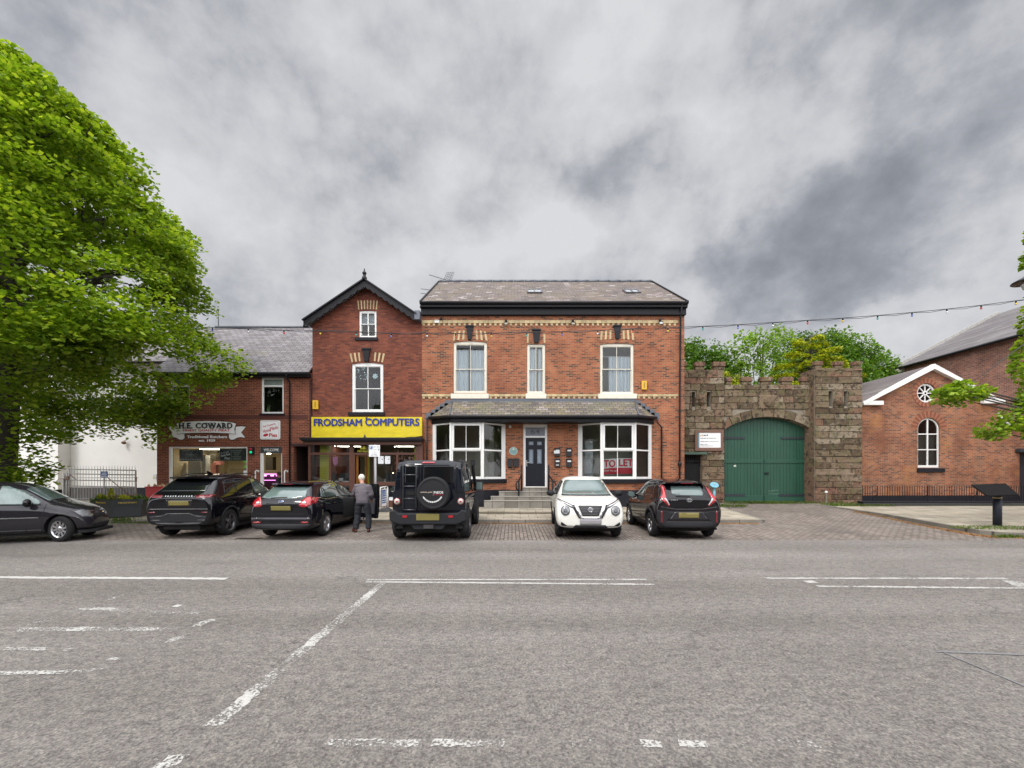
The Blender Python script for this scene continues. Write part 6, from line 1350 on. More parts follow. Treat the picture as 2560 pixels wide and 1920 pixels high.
room(CH, a, b, c, d, CD + .33, 23, M_roomd); room(CH, rwc[0] - rwr, rwc[0] + rwr, rwc[1] - rwr, rwc[1] + rwr, CD + .33, 23, M_roomd)
bx('plinth', M_plinth, CH, cx0, d0, CD - .03, CD - .001, GRZ, e5(1208))
# ---- dwarf wall and iron railings in front
WD = 18.9; DWl = thing('dwarf_wall', 'low black painted wall along the pavement in front of the brick hall', 'wall', (20, WD, .2))
wl = c5(188, WD); m = MB(); m.box(wl, 31, WD, WD + .32, .0, e5(1270, WD)); bevel(m.build('wall_block', simple('sooty_stone', (.035, .036, .032), .85, var=.4, scale=3, bump=.5), DWl), .02)
bevel(bx('coping', M_plinth, DWl, wl - .02, 31, WD + .02, WD + .36, e5(1270, WD) + .001, e5(1255, WD)), .02)
RL = thing('iron_railings', 'black iron railings with upright bars on the low wall before the brick hall', 'railing', (20, WD + .2, .5))
zt = e5(1132, WD + .2); zb_ = e5(1255, WD); m = MB(); x_ = wl + .12; k = 0
ends = []
while x_ < 27: m.tube([(x_, WD + .2, zb_), (x_, WD + .2, zt)], .011, 5); ends.append(x_); x_ += .108 if k % 3 else .125; k += 1
m.build('bars', M_blk, RL)
m = MB(); m.box(wl + .05, 27, WD + .185, WD + .215, zt, zt + .015); m.box(wl + .05, 27, WD + .19, WD + .21, zb_ + .06, zb_ + .075); m.build('rail', M_blk, RL)
for zx in (297, 700, 1095): xx = c5(zx, WD + .2); m = MB(); m.bar((xx, WD + .2, zb_), (xx, WD + .2, zt + .02), .03); m.tube([(xx, WD + .2, zt - .05), (xx + .06, WD + .3, zb_ + .3), (xx + .02, WD + .5, zb_ + .05)], .012, 5); m.build('stay', M_blk, RL)
# ---- interpretation lectern on the pavement
D_ = 12.45; lX = lambda a: X(2100 + a / 3.19, D_); lZ = lambda a: Z(860 + a / 3.19, D_)
LN = thing('information_lectern', 'dark post with a slanting information panel on the right pavement', 'information panel', (lX(1255), D_, pr_(D_)))
xc = lX(1255); m = MB(); m.lathe([(.098, pr_(D_) - .02), (.098, lZ(1208))], (xc, D_, 0), 'z', 18); m.build('post', simple('post_navy', (.016, .02, .03), .5, spec=.3), LN)
MB().lathe([(.101, lZ(1232)), (.101, lZ(1218))], (xc, D_, 0), 'z', 18).build('band', simple('brass_band', (.30, .25, .16), .4, .5), LN)
MB().lathe([(.115, lZ(1215)), (.115, lZ(1196)), (.09, lZ(1190))], (xc, D_, 0), 'z', 18).build('collar', M_blk, LN)
m = MB(); A_, B_, C_, E_ = [Vector(p) for p in ((lX(1085) , D_ + .28, lZ(1196)), (lX(1165), D_ - .1, lZ(1131)), (lX(1412), D_ - .2, lZ(1114)), (lX(1290), D_ + .25, lZ(1196)))]
A_, B_, C_, E_ = Vector((xc - .66, D_ - .30, lZ(1202))), Vector((xc + .12, D_ - .42, lZ(1192) + .0)), Vector((xc + .60, D_ + .30, lZ(1112))), Vector((xc - .34, D_ + .40, lZ(1122)))
k = m.add([A_, B_, C_, E_] + [p + Vector((0, 0, -.045)) for p in (A_, B_, C_, E_)]); m.face((k, k + 1, k + 2, k + 3)); m.face((k + 7, k + 6, k + 5, k + 4))
for i in range(4): j = (i + 1) % 4; m.face((k + i, k + j, k + 4 + j, k + 4 + i))
bevel(m.build('panel', simple('panel_back', (.010, .009, .009), .7, spec=.1), LN), .008)
m = MB(); m.bar((xc, D_, lZ(1200)), (xc, D_ + .03, lZ(1178)), .09); m.build('bracket', M_blk, LN)
# ============================================================ tall side building receding on the right
BB = thing('brick_warehouse', 'long tall red brick building with slate roof receding on the far right', 'building', (32, 24, .2))
WX, eE, yF, yN = 28.55, 9.43, 30.8, 13.0; RX, RZ = 36.2, 13.6
MB().box(WX, WX + .4, yN, yF, GRZ, eE).build('wall', BBG, BB); m = MB(); m.plate([(WX + .4, GRZ), (RX * 2 - WX, GRZ), (RX * 2 - WX, eE), (RX, RZ - .1), (WX + .4, eE)], [], (0, yF - .3, 0), th=.3); m.plate([(WX + .4, GRZ), (RX * 2 - WX, GRZ), (RX * 2 - WX, eE), (RX, RZ - .1), (WX + .4, eE)], [], (0, yN, 0), th=.3); m.build('gable_wall', BBG, BB)
SLR2 = brickmat('slate_receding', [(0, (.115, .10, .105)), (.5, (.145, .13, .135)), (1, (.18, .165, .165))], (.07, .06, .06), bw=.3, rh=.13, ms=.012, zdiv=1., bump=.8, rough=.6, blotch=(((.24, .23, .22), .35, .5, .7, .6),), var=.15)
rf = roofpart('roof', BB, SLR2, [[(WX - .35, yN, eE - .02), (WX - .35, yF + .2, eE - .02), (RX, yF + .2, RZ), (RX, yN, RZ)], [(2 * RX - WX + .3, yN, eE), (2 * RX - WX + .3, yF + .2, eE), (RX, yF + .2, RZ), (RX, yN, RZ)]])
m = MB(); m.bar((WX - .4, yF + .22, eE), (RX, yF + .22, RZ + .05), .16, .28); m.build('verge_stone', simple('verge_pale', (.32, .31, .29), .8, var=.3), rf)
MB().tube([(WX - .4, yN, eE - .06), (WX - .4, yF, eE - .06)], .09, 8).build('gutter', M_blk2, BB)
m = MB(); m.box(WX - .5, WX + .5, yF - .5, yF + .3, eE - .35, eE - .08); m.build('kneeler', W_CREAM, BB)
MB().box(WX - .06, WX - .001, 29.0, 29.5, GRZ, eE).build('corner_pilaster', BBG, BB)
# ---- overhead festoon lights
FLY = 17.55; pts = [(-200, 806), (-60, 810), (120, 812), (300, 814), (442, 816), (620, 821), (710, 825), (801, 826), (890, 829), (978, 833), (1067, 832), (1139, 833.5), (1228, 832.5), (1317, 831), (1405, 829), (1494, 826), (1582, 821.5), (1670, 819.5), (1757, 815.5), (1845, 811.5), (1932, 806), (2019, 800.5), (2107, 795), (2194, 788.5), (2280, 781), (2367, 772.5), (2453, 763), (2540, 751.5), (2640, 738), (2720, 728)]
FT = thing('festoon_lights', 'string of small coloured festoon bulbs strung across the street front', 'string lights', (0, FLY, 7.8))
w3 = [Vector((X(a, FLY), FLY, Z(b, FLY))) for a, b in pts]
m = MB(); m.tube(w3, .013, 4)
low = []
for a, b in zip(w3[:-1], w3[1:]): low += [a - Vector((0, 0, .01)), (a + b) / 2 - Vector((0, 0, .075))]
m.tube(low, .010, 4); m.build('cable', simple('cable', (.03, .03, .035), .6), FT)
BC = {'t': (.02, .32, .30), 'b': (.10, .16, .50), 'w': (.65, .68, .72), 'r': (.55, .04, .02), 'y': (.65, .45, .02)}; sq = 'tbwryt'
order = 'tb' 'wrytbwrytbwrytbwrytbwrytb'
xs = [354] + [442, 531, 620.7, 710, 801, 890, 978, 1067.7, 1139, 1228, 1317, 1405, 1494, 1582, 1670, 1757, 1845, 1932, 2019, 2107, 2194, 2280, 2367, 2453, 2540, 2627]
def cz_(px):
    for (a, b), (c, d) in zip(pts[:-1], pts[1:]):
        if a <= px <= c: return b + (d - b) * (px - a) / (c - a)
cols = 'btbwrytbwrytbwrytbwrytbwryt'
for i, px in enumerate(xs):
    x_, z_ = X(px, FLY), Z(cz_(px), FLY) - .02; c_ = cols[i]
    s_ = MB().lathe([(.02, .02), (.028, 0), (.03, -.07), (.026, -.075)], (x_, FLY, z_), 'z', 8).build('lamp_holder', M_blk2, FT)
    b_ = MB().lathe([(.02, -.076), (.036, -.105), (.038, -.125), (.025, -.15), (.001, -.16)], (x_, FLY, z_), 'z', 10).build('bulb', simple('bulb_' + {'t': 'teal', 'b': 'blue', 'w': 'white', 'r': 'red', 'y': 'yellow'}[c_], BC[c_], .25, coat=.5), FT)
# ---- street lamp whose shade just enters the frame
D_ = 12.6; lx = X(2577, D_); lz = Z(700, D_); SLm = thing('street_lamp', 'street lamp with a wide dark shade at the right edge', 'street lamp', (lx + 1.1, D_, .12))
MB().lathe([(.12, .1), (.11, .6), (.06, .8), (.05, lz + .9)], (lx + 1.1, D_, 0), 'z', 12).build('post', M_blk, SLm)
MB().tube([(lx + 1.1, D_, lz + .5), (lx + .9, D_, lz + .8), (lx + .4, D_, lz + .75), (lx, D_, lz + .55), (lx, D_, lz + .2)], .03, 8).build('arm', M_blk, SLm)
MB().lathe([(.04, .3), (.09, .18), (.18, .1), (.40, -.02), (.41, -.045), (.12, .0)], (lx, D_, lz), 'z', 24).build('shade', simple('lamp_shade_dark', (.05, .05, .055), .35, .3), SLm)
MB().lathe([(.17, -.03), (.20, -.12), (.16, -.24), (.001, -.30)], (lx, D_, lz), 'z', 20).build('globe', simple('lamp_globe', (.55, .57, .58), .1, coat=.8), SLm)
# ---- parking sign on a grey post
D_ = 14.35; sx = lambda a: X(915 + a / 36.87, D_); sz = lambda a: Z(1105 + a / 36.87, D_)
PK = thing('parking_sign', 'small white parking times sign with a blue P square on a grey post', 'sign', (X(939.5, D_), D_, p_(D_)))
MB().tube([(X(939.3, D_), D_, p_(D_) - .02), (X(938.2, D_), D_, sz(255))], .038, 12).build('post', simple('post_grey', (.33, .35, .36), .45), PK)
PLt = bevel(bx('plate', M_sw, PK, sx(310), sx(1325), D_ - .055, D_ - .042, sz(1365), sz(290)), .004)
bx('blue_square', simple('parking_blue', (.02, .09, .34), .4), PLt, sx(375), sx(650), D_ - .0585, D_ - .0552, sz(630), sz(370))
text('P', sx(515), sz(490), sz(390) - sz(595), None, D_ - .0588, M_sw, PLt, bold=.02, depth=.002)
for s_, cx, cz, w_ in (('Mon - Sat', 975, 415, 500), ('8am - 6pm', 980, 540, 540), ('Permit holders', 720, 720, 740), ('or', 815, 870, 90), ('2 hours', 835, 1010, 400), ('No return', 815, 1145, 510), ('within 1 hour', 820, 1260, 680)):
    text(s_, sx(cx), sz(cz), .020 if s_ != 'or' else .014, sx(cx + w_ / 2) - sx(cx - w_ / 2), D_ - .0555, M_dk, PLt, bold=.015, depth=.001)
bx('zone_box', M_dk, PLt, sx(1180), sx(1250), D_ - .057, D_ - .0552, sz(770), sz(640)) 
# ---- swing A-board
D_ = 16.6; ax = lambda a: X(765 + a / 7.498, D_); az = lambda a: Z(1090 + a / 7.498, D_)
AB = thing('pavement_board', 'narrow white framed pavement board with blue lettering seen side on', 'board', (ax(1460), D_, p_(D_)))
m = MB(); 
for dy, xo in ((-.28, 0), (.28, 0.0)):
    m.tube([(ax(1435) + (.05 if dy > 0 else 0), D_ + dy, p_(D_) + .03), (ax(1435), D_ + dy, az(975)), (ax(1450), D_ + dy * .96, az(950))], .022, 8)
m.tube([(ax(1438), D_ - .28, az(962)), (ax(1480), D_ + .28, az(950))], .024, 8); m.tube([(ax(1495), D_ + .28, p_(D_) + .1), (ax(1490), D_ + .28, az(960))], .022, 8)
m.build('frame', W_WHITE, AB)
m = MB(); k = m.add([(ax(1448), D_ - .22, az(1315)), (ax(1480), D_ + .22, az(1310)), (ax(1480), D_ + .22, az(985)), (ax(1450), D_ - .22, az(990))]); m.face((k, k + 1, k + 2, k + 3)); pn = m.build('panel', M_sw, AB, recalc=False)
m = MB()
for z_ in (1020, 1050, 1085, 1120, 1160, 1205, 1245): k = m.add([(ax(1451), D_ - .2, az(z_ + 14)), (ax(1474), D_ + .16, az(z_ + 12)), (ax(1474), D_ + .16, az(z_ - 12)), (ax(1451), D_ - .2, az(z_ - 10))]); m.face([k + i for i in range(4)])
for v in range(len(m.v)): m.v[v] = (m.v[v][0] + .006, m.v[v][1] - .003, m.v[v][2])
m.build('lettering', simple('board_blue', (.05, .12, .35), .5), AB, recalc=False)
m = MB(); m.plate([(ax(1350), p_(D_)), (ax(1350), p_(D_) + .03), (ax(1440), p_(D_) + .13), (ax(1500), p_(D_) + .14), (ax(1580), p_(D_) + .04), (ax(1580), p_(D_))], [], (0, D_ - .3, 0), th=.62); bevel(m.build('base', simple('rubber_grey', (.06, .06, .065), .7), AB), .01)
# ---- town planter
PT = thing('flower_planter', 'dark six sided planter with gold lettering and yellow green flowers', 'planter', (-13.55, 14.75, p_(14.7)))
M_pl = simple('planter_dark', (.030, .034, .036), .5, var=.1, scale=3)
zt = Z(1249, 14.4); zb_ = p_(14.5) + .03
hexo = [(-14.45, 14.78), (-13.25, 14.32), (-12.55, 14.72), (-12.75, 15.25), (-13.6, 15.45), (-14.35, 15.3)]
def ringh(sc, z): c0 = (-13.5, 14.85); return [(c0[0] + (x - c0[0]) * sc, c0[1] + (y - c0[1]) * sc, z) for x, y in hexo]
m = MB()
def hband(sc0, z0, sc1, z1, cap=False):
    k = m.add(ringh(sc0, z0) + ringh(sc1, z1))
    for i in range(6): j = (i + 1) % 6; m.face((k + i, k + j, k + 6 + j, k + 6 + i))
hband(.92, zb_, .96, zt - .20); k = m.add(ringh(.96, zt - .20)); m.face(range(k, k + 6)); k = m.add(ringh(.92, zb_)); m.face(range(k, k + 6)); bevel(m.build('tub', M_pl, PT), .01)
m = MB(); hband(1., zt - .205, 1.02, zt - .03); hband(1.02, zt - .03, 1.05, zt - .028); hband(1.05, zt - .028, 1.05, zt); hband(1.05, zt, .93, zt); hband(.93, zt, .93, zt - .08); hband(1., zt - .205, .9, zt - .204); m.build('rim', M_pl, PT)
k = MB(); k.poly(ringh(.94, zt - .07)); k.build('soil', M_soil, PT); m = MB(); m.m = 0; q = MB(); 
MB().box(-13.9, -13.1, 14.6, 15.2, p_(14.5) - .02, zb_ + .02).build('foot', M_blk, PT)
GOLD = simple('gold_lettering', (.55, .38, .08), .4, .3)
for (p, q), tw in (((hexo[0], hexo[1]), .55), ((hexo[1], hexo[2]), .72)):
    a, b = Vector((*ringh(1.012, 0)[hexo.index(p)][:2], 0)), Vector((*ringh(1.012, 0)[hexo.index(q)][:2], 0)); u_ = (b - a).normalized(); n_ = Vector((u_.y, -u_.x, 0)); mid = a + (b - a) * .5
    if n_.y > 0: n_ = -n_
    text('FRODSHAM', (mid.x, mid.y, zt - .115), None, .055, (b - a).length * tw * .8, None, GOLD, PT, bold=.02, depth=.012, u=tuple(u_), n=tuple(n_), spacing=1.25)
g = np.random.default_rng(5)
def bush(cx, cy, cz, rx, ry, rz_, n): d = g.normal(size=(n, 3)); d /= np.linalg.norm(d, axis=1)[:, None]; r_ = g.uniform(.5, 1.05, (n, 1)); return np.array((cx, cy, cz)) + d * r_ * np.array((rx, ry, rz_))
m1 = leafmat('planter_green', (.05, .11, .02), (.10, .19, .03), (.17, .26, .05)); m2 = leafmat('planter_lime', (.28, .34, .02), (.38, .42, .03), (.50, .48, .04)); m3 = leafmat('planter_pink', (.30, .14, .18), (.35, .20, .16), (.45, .4, .35))
leaves('foliage', np.concatenate([bush(x, 14.85, zt - .02, .35, .3, .16, 500) for x in (-14.1, -13.6, -13.1, -12.85)]), .05, m1, PT, seed=3, tilt=1.)
cone = np.concatenate([bush(-13.65, 14.7, zt + .04 + i * .05, .16 - i * .02, .12 - i * .012, .06, 130) for i in range(7)])
leaves('conifer', cone, .035, m2, PT, seed=4, tilt=1.); leaves('flowers', np.concatenate([bush(-14.05, 14.75, zt + .1, .12, .1, .1, 160), bush(-13.05, 14.6, zt + .05, .22, .12, .09, 260), bush(-13.25, 14.7, zt + .1, .1, .1, .08, 90)]), .04, m2, PT, seed=6, tilt=1.)
leaves('flowers', np.concatenate([bush(-13.45, 14.6, zt + .07, .25, .15, .09, 90), bush(-12.95, 14.75, zt + .14, .25, .15, .08, 60)]), .035, m3, PT, seed=7, tilt=1.)
PT.location.x -= .5
# ---- red crate
RC = thing('red_crate', 'red plastic crate filled with cream and orange packages beside the black off-roader', 'crate', (X(395, 17.4), 17.4, p_(17.4)))
M_rp = simple('red_plastic', (.42, .012, .015), .4); ca, cb2 = X(374, 17.4), X(412, 17.4); zt = Z(1216, 17.4)
m = MB(); m.plate(rect(ca, cb2, p_(17.4), zt), [], (0, 17.2, 0), th=.03); m.plate(rect(ca, cb2, p_(17.4), zt), [], (0, 17.7, 0), th=.03); m.box(ca, ca + .03, 17.23, 17.7, p_(17.4), zt); m.box(cb2 - .03, cb2, 17.23, 17.7, p_(17.4), zt); m.box(ca - .02, cb2 + .02, 17.17, 17.2, zt - .05, zt); m.box(ca - .02, cb2 + .02, 17.18, 17.2, p_(17.4) + .3, p_(17.4) + .34); bevel(m.build('box', M_rp, RC), .01)
m = MB(); 
for i in range(8): x_ = ca + .08 + i * .07; m.lathe([(.001, -.05), (.07, 0), (.001, .06)], (x_, 17.4 + rnd.uniform(-.15, .15), zt + rnd.uniform(-.01, .05)), 'x', 7)
m.build('packages', simple('packages', (.55, .35, .18), .6, var=.5, scale=4, island=.4), RC)
# ============================================================ trees
M_bark = simple('bark', (.055, .048, .04), .9, scale=6, var=.35, bump=.8, stretch=(3, 3, .6))
L_lime = leafmat('lime_leaf', (.105, .20, .012), (.20, .335, .022), (.36, .48, .05), .45)
def in_noise(P, sc, th, off=0):
    return np.array([noise.noise(Vector(p) * sc + Vector((off, off * 2, 0))) > th for p in P])
rg = np.random.default_rng(11)
X0, D0 = -16.3, 13.5
pz_ = np.array([3.8, 4.5, 5.5, 6.5, 8, 9.5, 11, 12, 13, 14, 14.8, 15.2]); pr__ = np.array([4.6, 5.9, 6.3, 6.15, 5.6, 5.3, 4.95, 4.4, 3.4, 2.3, 1.1, .2])
LT = thing('lime_tree', 'large bright green leafy tree filling the left edge above the black car', 'tree', (X0, D0, .1))
rt_ = random.Random(21)
SPR = []
for i in range(2050):
    z = rt_.uniform(3.9, 15.2) if i < 1450 else rt_.uniform(3.9, 6.4); a = rt_.uniform(0, 2 * PI); R_ = float(np.interp(z, pz_, pr__)) 
    f = rt_.choice((rt_.uniform(.25, .8), rt_.uniform(.72, 1.), rt_.uniform(.8, 1.), rt_.uniform(.85, 1.)))
    R_ *= 1 + .22 * noise.noise(Vector((math.cos(a) * 1.8, math.sin(a) * 1.8, z * .55))) + .1 * noise.noise(Vector((math.cos(a) * 5, math.sin(a) * 5, z * 1.4)))
    sr = rt_.uniform(.5, 1.0); r_ = max(0, (R_ - sr * .5)) * f
    if z < 5 and f < .5: continue
    p = Vector((X0 + r_ * math.cos(a), D0 + r_ * math.sin(a), z - .25 * (f - .5)))
    if noise.noise(p * .42) < -.20 or noise.noise(p * .9 + Vector((9, 0, 0))) < -.33: continue
    if z < 5.2 and r_ > 5.0 and a % (2 * PI) < 2.6: continue
    SPR.append((p, sr, a, f))
V = []
for p, sr, a, f in SPR:
    n = int(165 * sr / .75); d = rg.normal(size=(n, 3)); d /= np.linalg.norm(d, axis=1)[:, None]; rr = rg.uniform(.15, 1.05, (n, 1)) ** .6
    q = d * rr * np.array((sr, sr, sr * .42)); rad = np.hypot(q[:, 0], q[:, 1]); q[:, 2] -= rad * rad * .35 / sr
    q[:, 2] -= (q[:, 0] * math.cos(a) + q[:, 1] * math.sin(a)) * .25
    V.append(np.array(p) + q)
# hanging sprays along the lower edge, and shoots round the trunk
for i in range(230):
    a = rt_.uniform(0, 2 * PI); r_ = rt_.uniform(2.0, 5.2); zt = rt_.uniform(3.7, 4.8); n = 55; t = rg.uniform(0, 1, (n, 1)); ln = rt_.uniform(.4, 1.1)
    V.append(np.array((X0 + r_ * math.cos(a), D0 + r_ * math.sin(a), zt)) + np.concatenate([rg.normal(0, .2, (n, 2)), -t * ln], 1) + np.concatenate([t * .3 * math.cos(a), t * .3 * math.sin(a), 0 * t], 1))
for i in range(46):
    a = rt_.uniform(0, 2 * PI); z = rt_.choice((rt_.uniform(.5, 2.0), rt_.uniform(.7, 1.9), rt_.uniform(1.6, 4.2))); k = .55 + (.25 if z < 2 else .1); n = 60
    V.append(np.array((X0 + k * math.cos(a), D0 + k * math.sin(a), z)) + rg.normal(0, .17, (n, 3)))
for a in (-.2, .25, .6): V.append(np.array((X0 + 1.0 * math.cos(a), D0 + 1.0 * math.sin(a), 2.9)) + np.stack([rg.uniform(0, .9, 110), rg.normal(0, .2, 110), -rg.uniform(0, 1., 110) * .7 + .5], 1))
P_ = np.concatenate(V)
# airy openings in the crown where the sky shows through
for c, r_ in (((-14.0, 11.5, 7.2), .9), ((-11.9, 14.6, 7.4), .7), ((-12.6, 12.3, 6.9), .8), ((-14.2, 12.6, 9.3), .6), ((-15.3, 10.0, 8.5), .6)):
    d = np.linalg.norm(P_ - np.array(c), axis=1); P_ = P_[d > r_]
P_ = P_[(P_[:, 1] < 17.4) & ~((P_[:, 0] > -13.7) & (P_[:, 2] < 3.95 + (P_[:, 0] + 13.7) * .45))]
leaves('crown', P_, .125, L_lime, LT, seed=2, tilt=.55)
m = MB(); tr_ = [(X0, D0, -.1), (X0, D0, .5), (X0 - .05, D0, 2), (X0 + .05, D0, 3.8), (X0 + .2, D0 + .1, 6), (X0 + .25, D0, 8.5), (X0, D0 + .1, 11), (X0 - .2, D0, 13.5)]
m.tube([(a - .22, b, c) for a, b, c in tr_], [.5, .4, .37, .35, .30, .22, .13, .05], 14); m.build('trunk', M_bark, LT)
for i in range(26):
    a = (i * 2.4) % (2 * PI); z0 = 4.6 + .28 * i; z1 = min(14, z0 + rt_.uniform(1.0, 2.6)); R_ = float(np.interp(z1, pz_, pr__)) * .64; pts = []
    for k in range(6):
        t = k / 5; pts.append((X0 + .15 + R_ * t * math.cos(a + .25 * math.sin(3 * t + i)), D0 + R_ * t * math.sin(a + .25 * math.sin(3 * t + i)), z0 + (z1 - z0) * t ** .8 + .12 * math.sin(5 * t + i)))
    m = MB(); m.tube(pts, [max(.02, (.17 - .004 * i) * (1 - .85 * k / 5)) for k in range(6)], 7)
    for k in (2, 3, 4):
        b = Vector(pts[k]); 
        for s_ in (-1, 1): a2 = a + s_ * rt_.uniform(.5, 1.1); L_ = rt_.uniform(1., 1.8); m.tube([b, b + Vector((math.cos(a2) * L_ * .5, math.sin(a2) * L_ * .5, .35)), b + Vector((math.cos(a2) * L_, math.sin(a2) * L_, .45))], [.045, .03, .01], 5)
    m.build('limb', M_bark, LT)
# ---- trees beyond the gateway
def crown_tree(lab, name, base, blobs, leaf, size, dens, trunk_r=.22, gap=-.12, sc=.9, seed=1, tilt=.8, grp=None, limbs=True):
    t_ = thing(name, lab, 'tree', base, group=grp); g = np.random.default_rng(seed); V = []
    for (c, r_) in blobs:
        c = np.array(c); r_ = np.array(r_); n = int(dens * (r_[0] * r_[2] + r_[0] * r_[1] + r_[1] * r_[2]))
        d = g.normal(size=(n, 3)); d /= np.linalg.norm(d, axis=1)[:, None]; p = c + d * r_ * g.uniform(.45, 1.08, (n, 1))
        # ragged: push points outward or inward along a noise field
        nz = np.array([noise.noise(Vector(q) * 1.3) for q in p]); p = p + d * r_ * (nz * .28)[:, None]
        p = p[in_noise(p, sc, gap, seed)]; V.append(p)
    leaves('crown', np.concatenate(V), size, leaf, t_, seed=seed, tilt=tilt)
    m = MB(); b = Vector(base); top = max(c[2] for c, r_ in blobs); m.tube([b, (b.x + .1, b.y, b.z + top * .4), (b.x, b.y, top * .8), (b.x + .1, b.y, top)], [trunk_r, trunk_r * .8, trunk_r * .4, .03], 8); m.build('trunk', M_bark, t_)
    if limbs:
        m = MB()
        for c, r_ in blobs: c = Vector(c); s_ = Vector((b.x, b.y, max(b.z, c.z * .45))); m.tube([s_, (s_ + c) / 2 + Vector((0, 0, .2)), c + Vector((0, 0, r_[2] * .6))], [.08, .05, .015], 5)
        m.build('limb', M_bark, t_)
    return t_
L_dk = leafmat('dark_leaf', (.04, .10, .014), (.075, .17, .022), (.14, .26, .035), .4); L_lt = leafmat('fresh_leaf', (.11, .22, .03), (.17, .31, .04), (.26, .40, .08), .5); L_md = leafmat('mid_leaf', (.06, .14, .018), (.105, .22, .026), (.18, .31, .045), .45)
def Bp(px, py, D, rx, rz, ry=None): return ((X(px, D), D, Z(py, D)), (rx * D / F, (ry or rx) * D / F, rz * D / F))
crown_tree('dark green tree just right of the orange house, beyond the stone gateway', 'broadleaf_tree', (X(1745, 30), 30, 0), [Bp(1715, 895, 30, 50, 50), Bp(1765, 905, 29.5, 52, 50), Bp(1720, 960, 29, 60, 60), Bp(1800, 920, 30, 40, 50), Bp(1790, 980, 29, 60, 60)], L_dk, .17, 330, seed=31, gap=-.35)
crown_tree('airy light green tree with thin stems and sky between its leaves', 'broadleaf_tree', (X(1905, 29), 29, 0), [Bp(1855, 880, 29, 38, 52), Bp(1900, 862, 28.5, 42, 42), Bp(1945, 860, 29, 40, 45), Bp(1880, 935, 28.8, 60, 50), Bp(1945, 925, 29, 45, 50), Bp(1840, 940, 29, 40, 50), Bp(1900, 990, 28, 70, 30)], L_lt, .15, 260, seed=32, gap=-.14, sc=1.5)
crown_tree('dense mid green tree with rounded top above the middle of the gateway', 'broadleaf_tree', (X(2000, 33), 33, 0), [Bp(1985, 880, 33, 45, 48), Bp(2050, 875, 33, 60, 50), Bp(1990, 940, 32, 60, 60), Bp(2060, 940, 32, 70, 60)], L_dk, .17, 330, seed=33, gap=-.4)
crown_tree('broad green tree sloping down behind the right tower toward the white pediment', 'broadleaf_tree', (X(2140, 32), 32, 0), [Bp(2100, 882, 32, 60, 52), Bp(2150, 905, 32, 55, 50), Bp(2195, 925, 31.5, 45, 48), Bp(2230, 955, 31, 32, 42), Bp(2180, 975, 31, 60, 40), Bp(2120, 960, 31, 60, 60)], L_md, .17, 330, seed=34, gap=-.4)
# golden cedar: tiers of drooping flat sprays
L_gold = leafmat('golden_needle', (.12, .18, .012), (.30, .37, .018), (.54, .56, .035), .3)
GC = thing('golden_conifer', 'golden yellow conifer with tiered drooping branches above the stone gateway', 'tree', (X(2035, 25.5), 25.5, 0))
cx_, cy_ = X(2025, 25.5), 25.5; V = []; g = np.random.default_rng(9); m = MB(); top = Z(838, 25.5)
for i in range(64):
    z = top - .25 - 5.6 * (i / 64) ** .9; a = i * 2.399; L_ = .55 + (top - z) * rt_.uniform(.55, 1.0) * .95; L_ = min(L_, 4.6); end = Vector((cx_ + L_ * math.cos(a), cy_ + L_ * math.sin(a), z - .05 * L_ + .1)); st = Vector((cx_, cy_, z + .15))
    if end.x < 17.2 or end.z > 7.4: m.tube([st, (st + end) / 2 + Vector((0, 0, .15)), end], [.05, .03, .01], 5)
    n = int(230 * L_); t = g.uniform(.25, 1, n) ** .7
    base = np.array(st)[None] * (1 - t)[:, None] + np.array(end)[None] * t[:, None]; w_ = .50 * np.sin(np.clip(t, 0, 1) * PI * .85 + .3)[:, None]; side = np.array((-math.sin(a), math.cos(a), 0)); q = g.uniform(-1, 1, (n, 1))
    V.append(base + side * q * w_ + np.concatenate([g.normal(0, .04, (n, 2)), .15 - np.abs(q) * .22 + g.normal(0, .05, (n, 1))], 1))
V = np.concatenate(V); V = V[~((V[:, 0] > 17.4) & (V[:, 2] < 7.35))]
leaves('foliage', V, .11, L_gold, GC, seed=5, tilt=.4); m.build('limb', M_bark, GC)
m = MB(); m.tube([(cx_, cy_, 0), (cx_, cy_, top - 3), (cx_, cy_, top)], [.25, .16, .02], 8); m.build('trunk', M_bark, GC)
GB = crown_tree('low golden yellow shrub showing over the left crenels of the gateway', 'golden_shrub', (X(1830, 23), 23, 0), [Bp(1816, 942, 23, 14, 13), Bp(1842, 950, 23, 16, 14), Bp(1838, 968, 23, 25, 14)], L_gold, .10, 800, .06, -.5, seed=41)
GB2 = crown_tree('golden yellow conifer foliage between the right tower and the white pediment', 'golden_shrub', (X(2180, 33.5), 33.5, 0), [Bp(2165, 930, 33.5, 22, 16), Bp(2180, 960, 33.5, 30, 16), Bp(2172, 985, 33.5, 26, 16), Bp(2200, 975, 33.5, 24, 14)], L_gold, .11, 600, .08, -.3, seed=42)
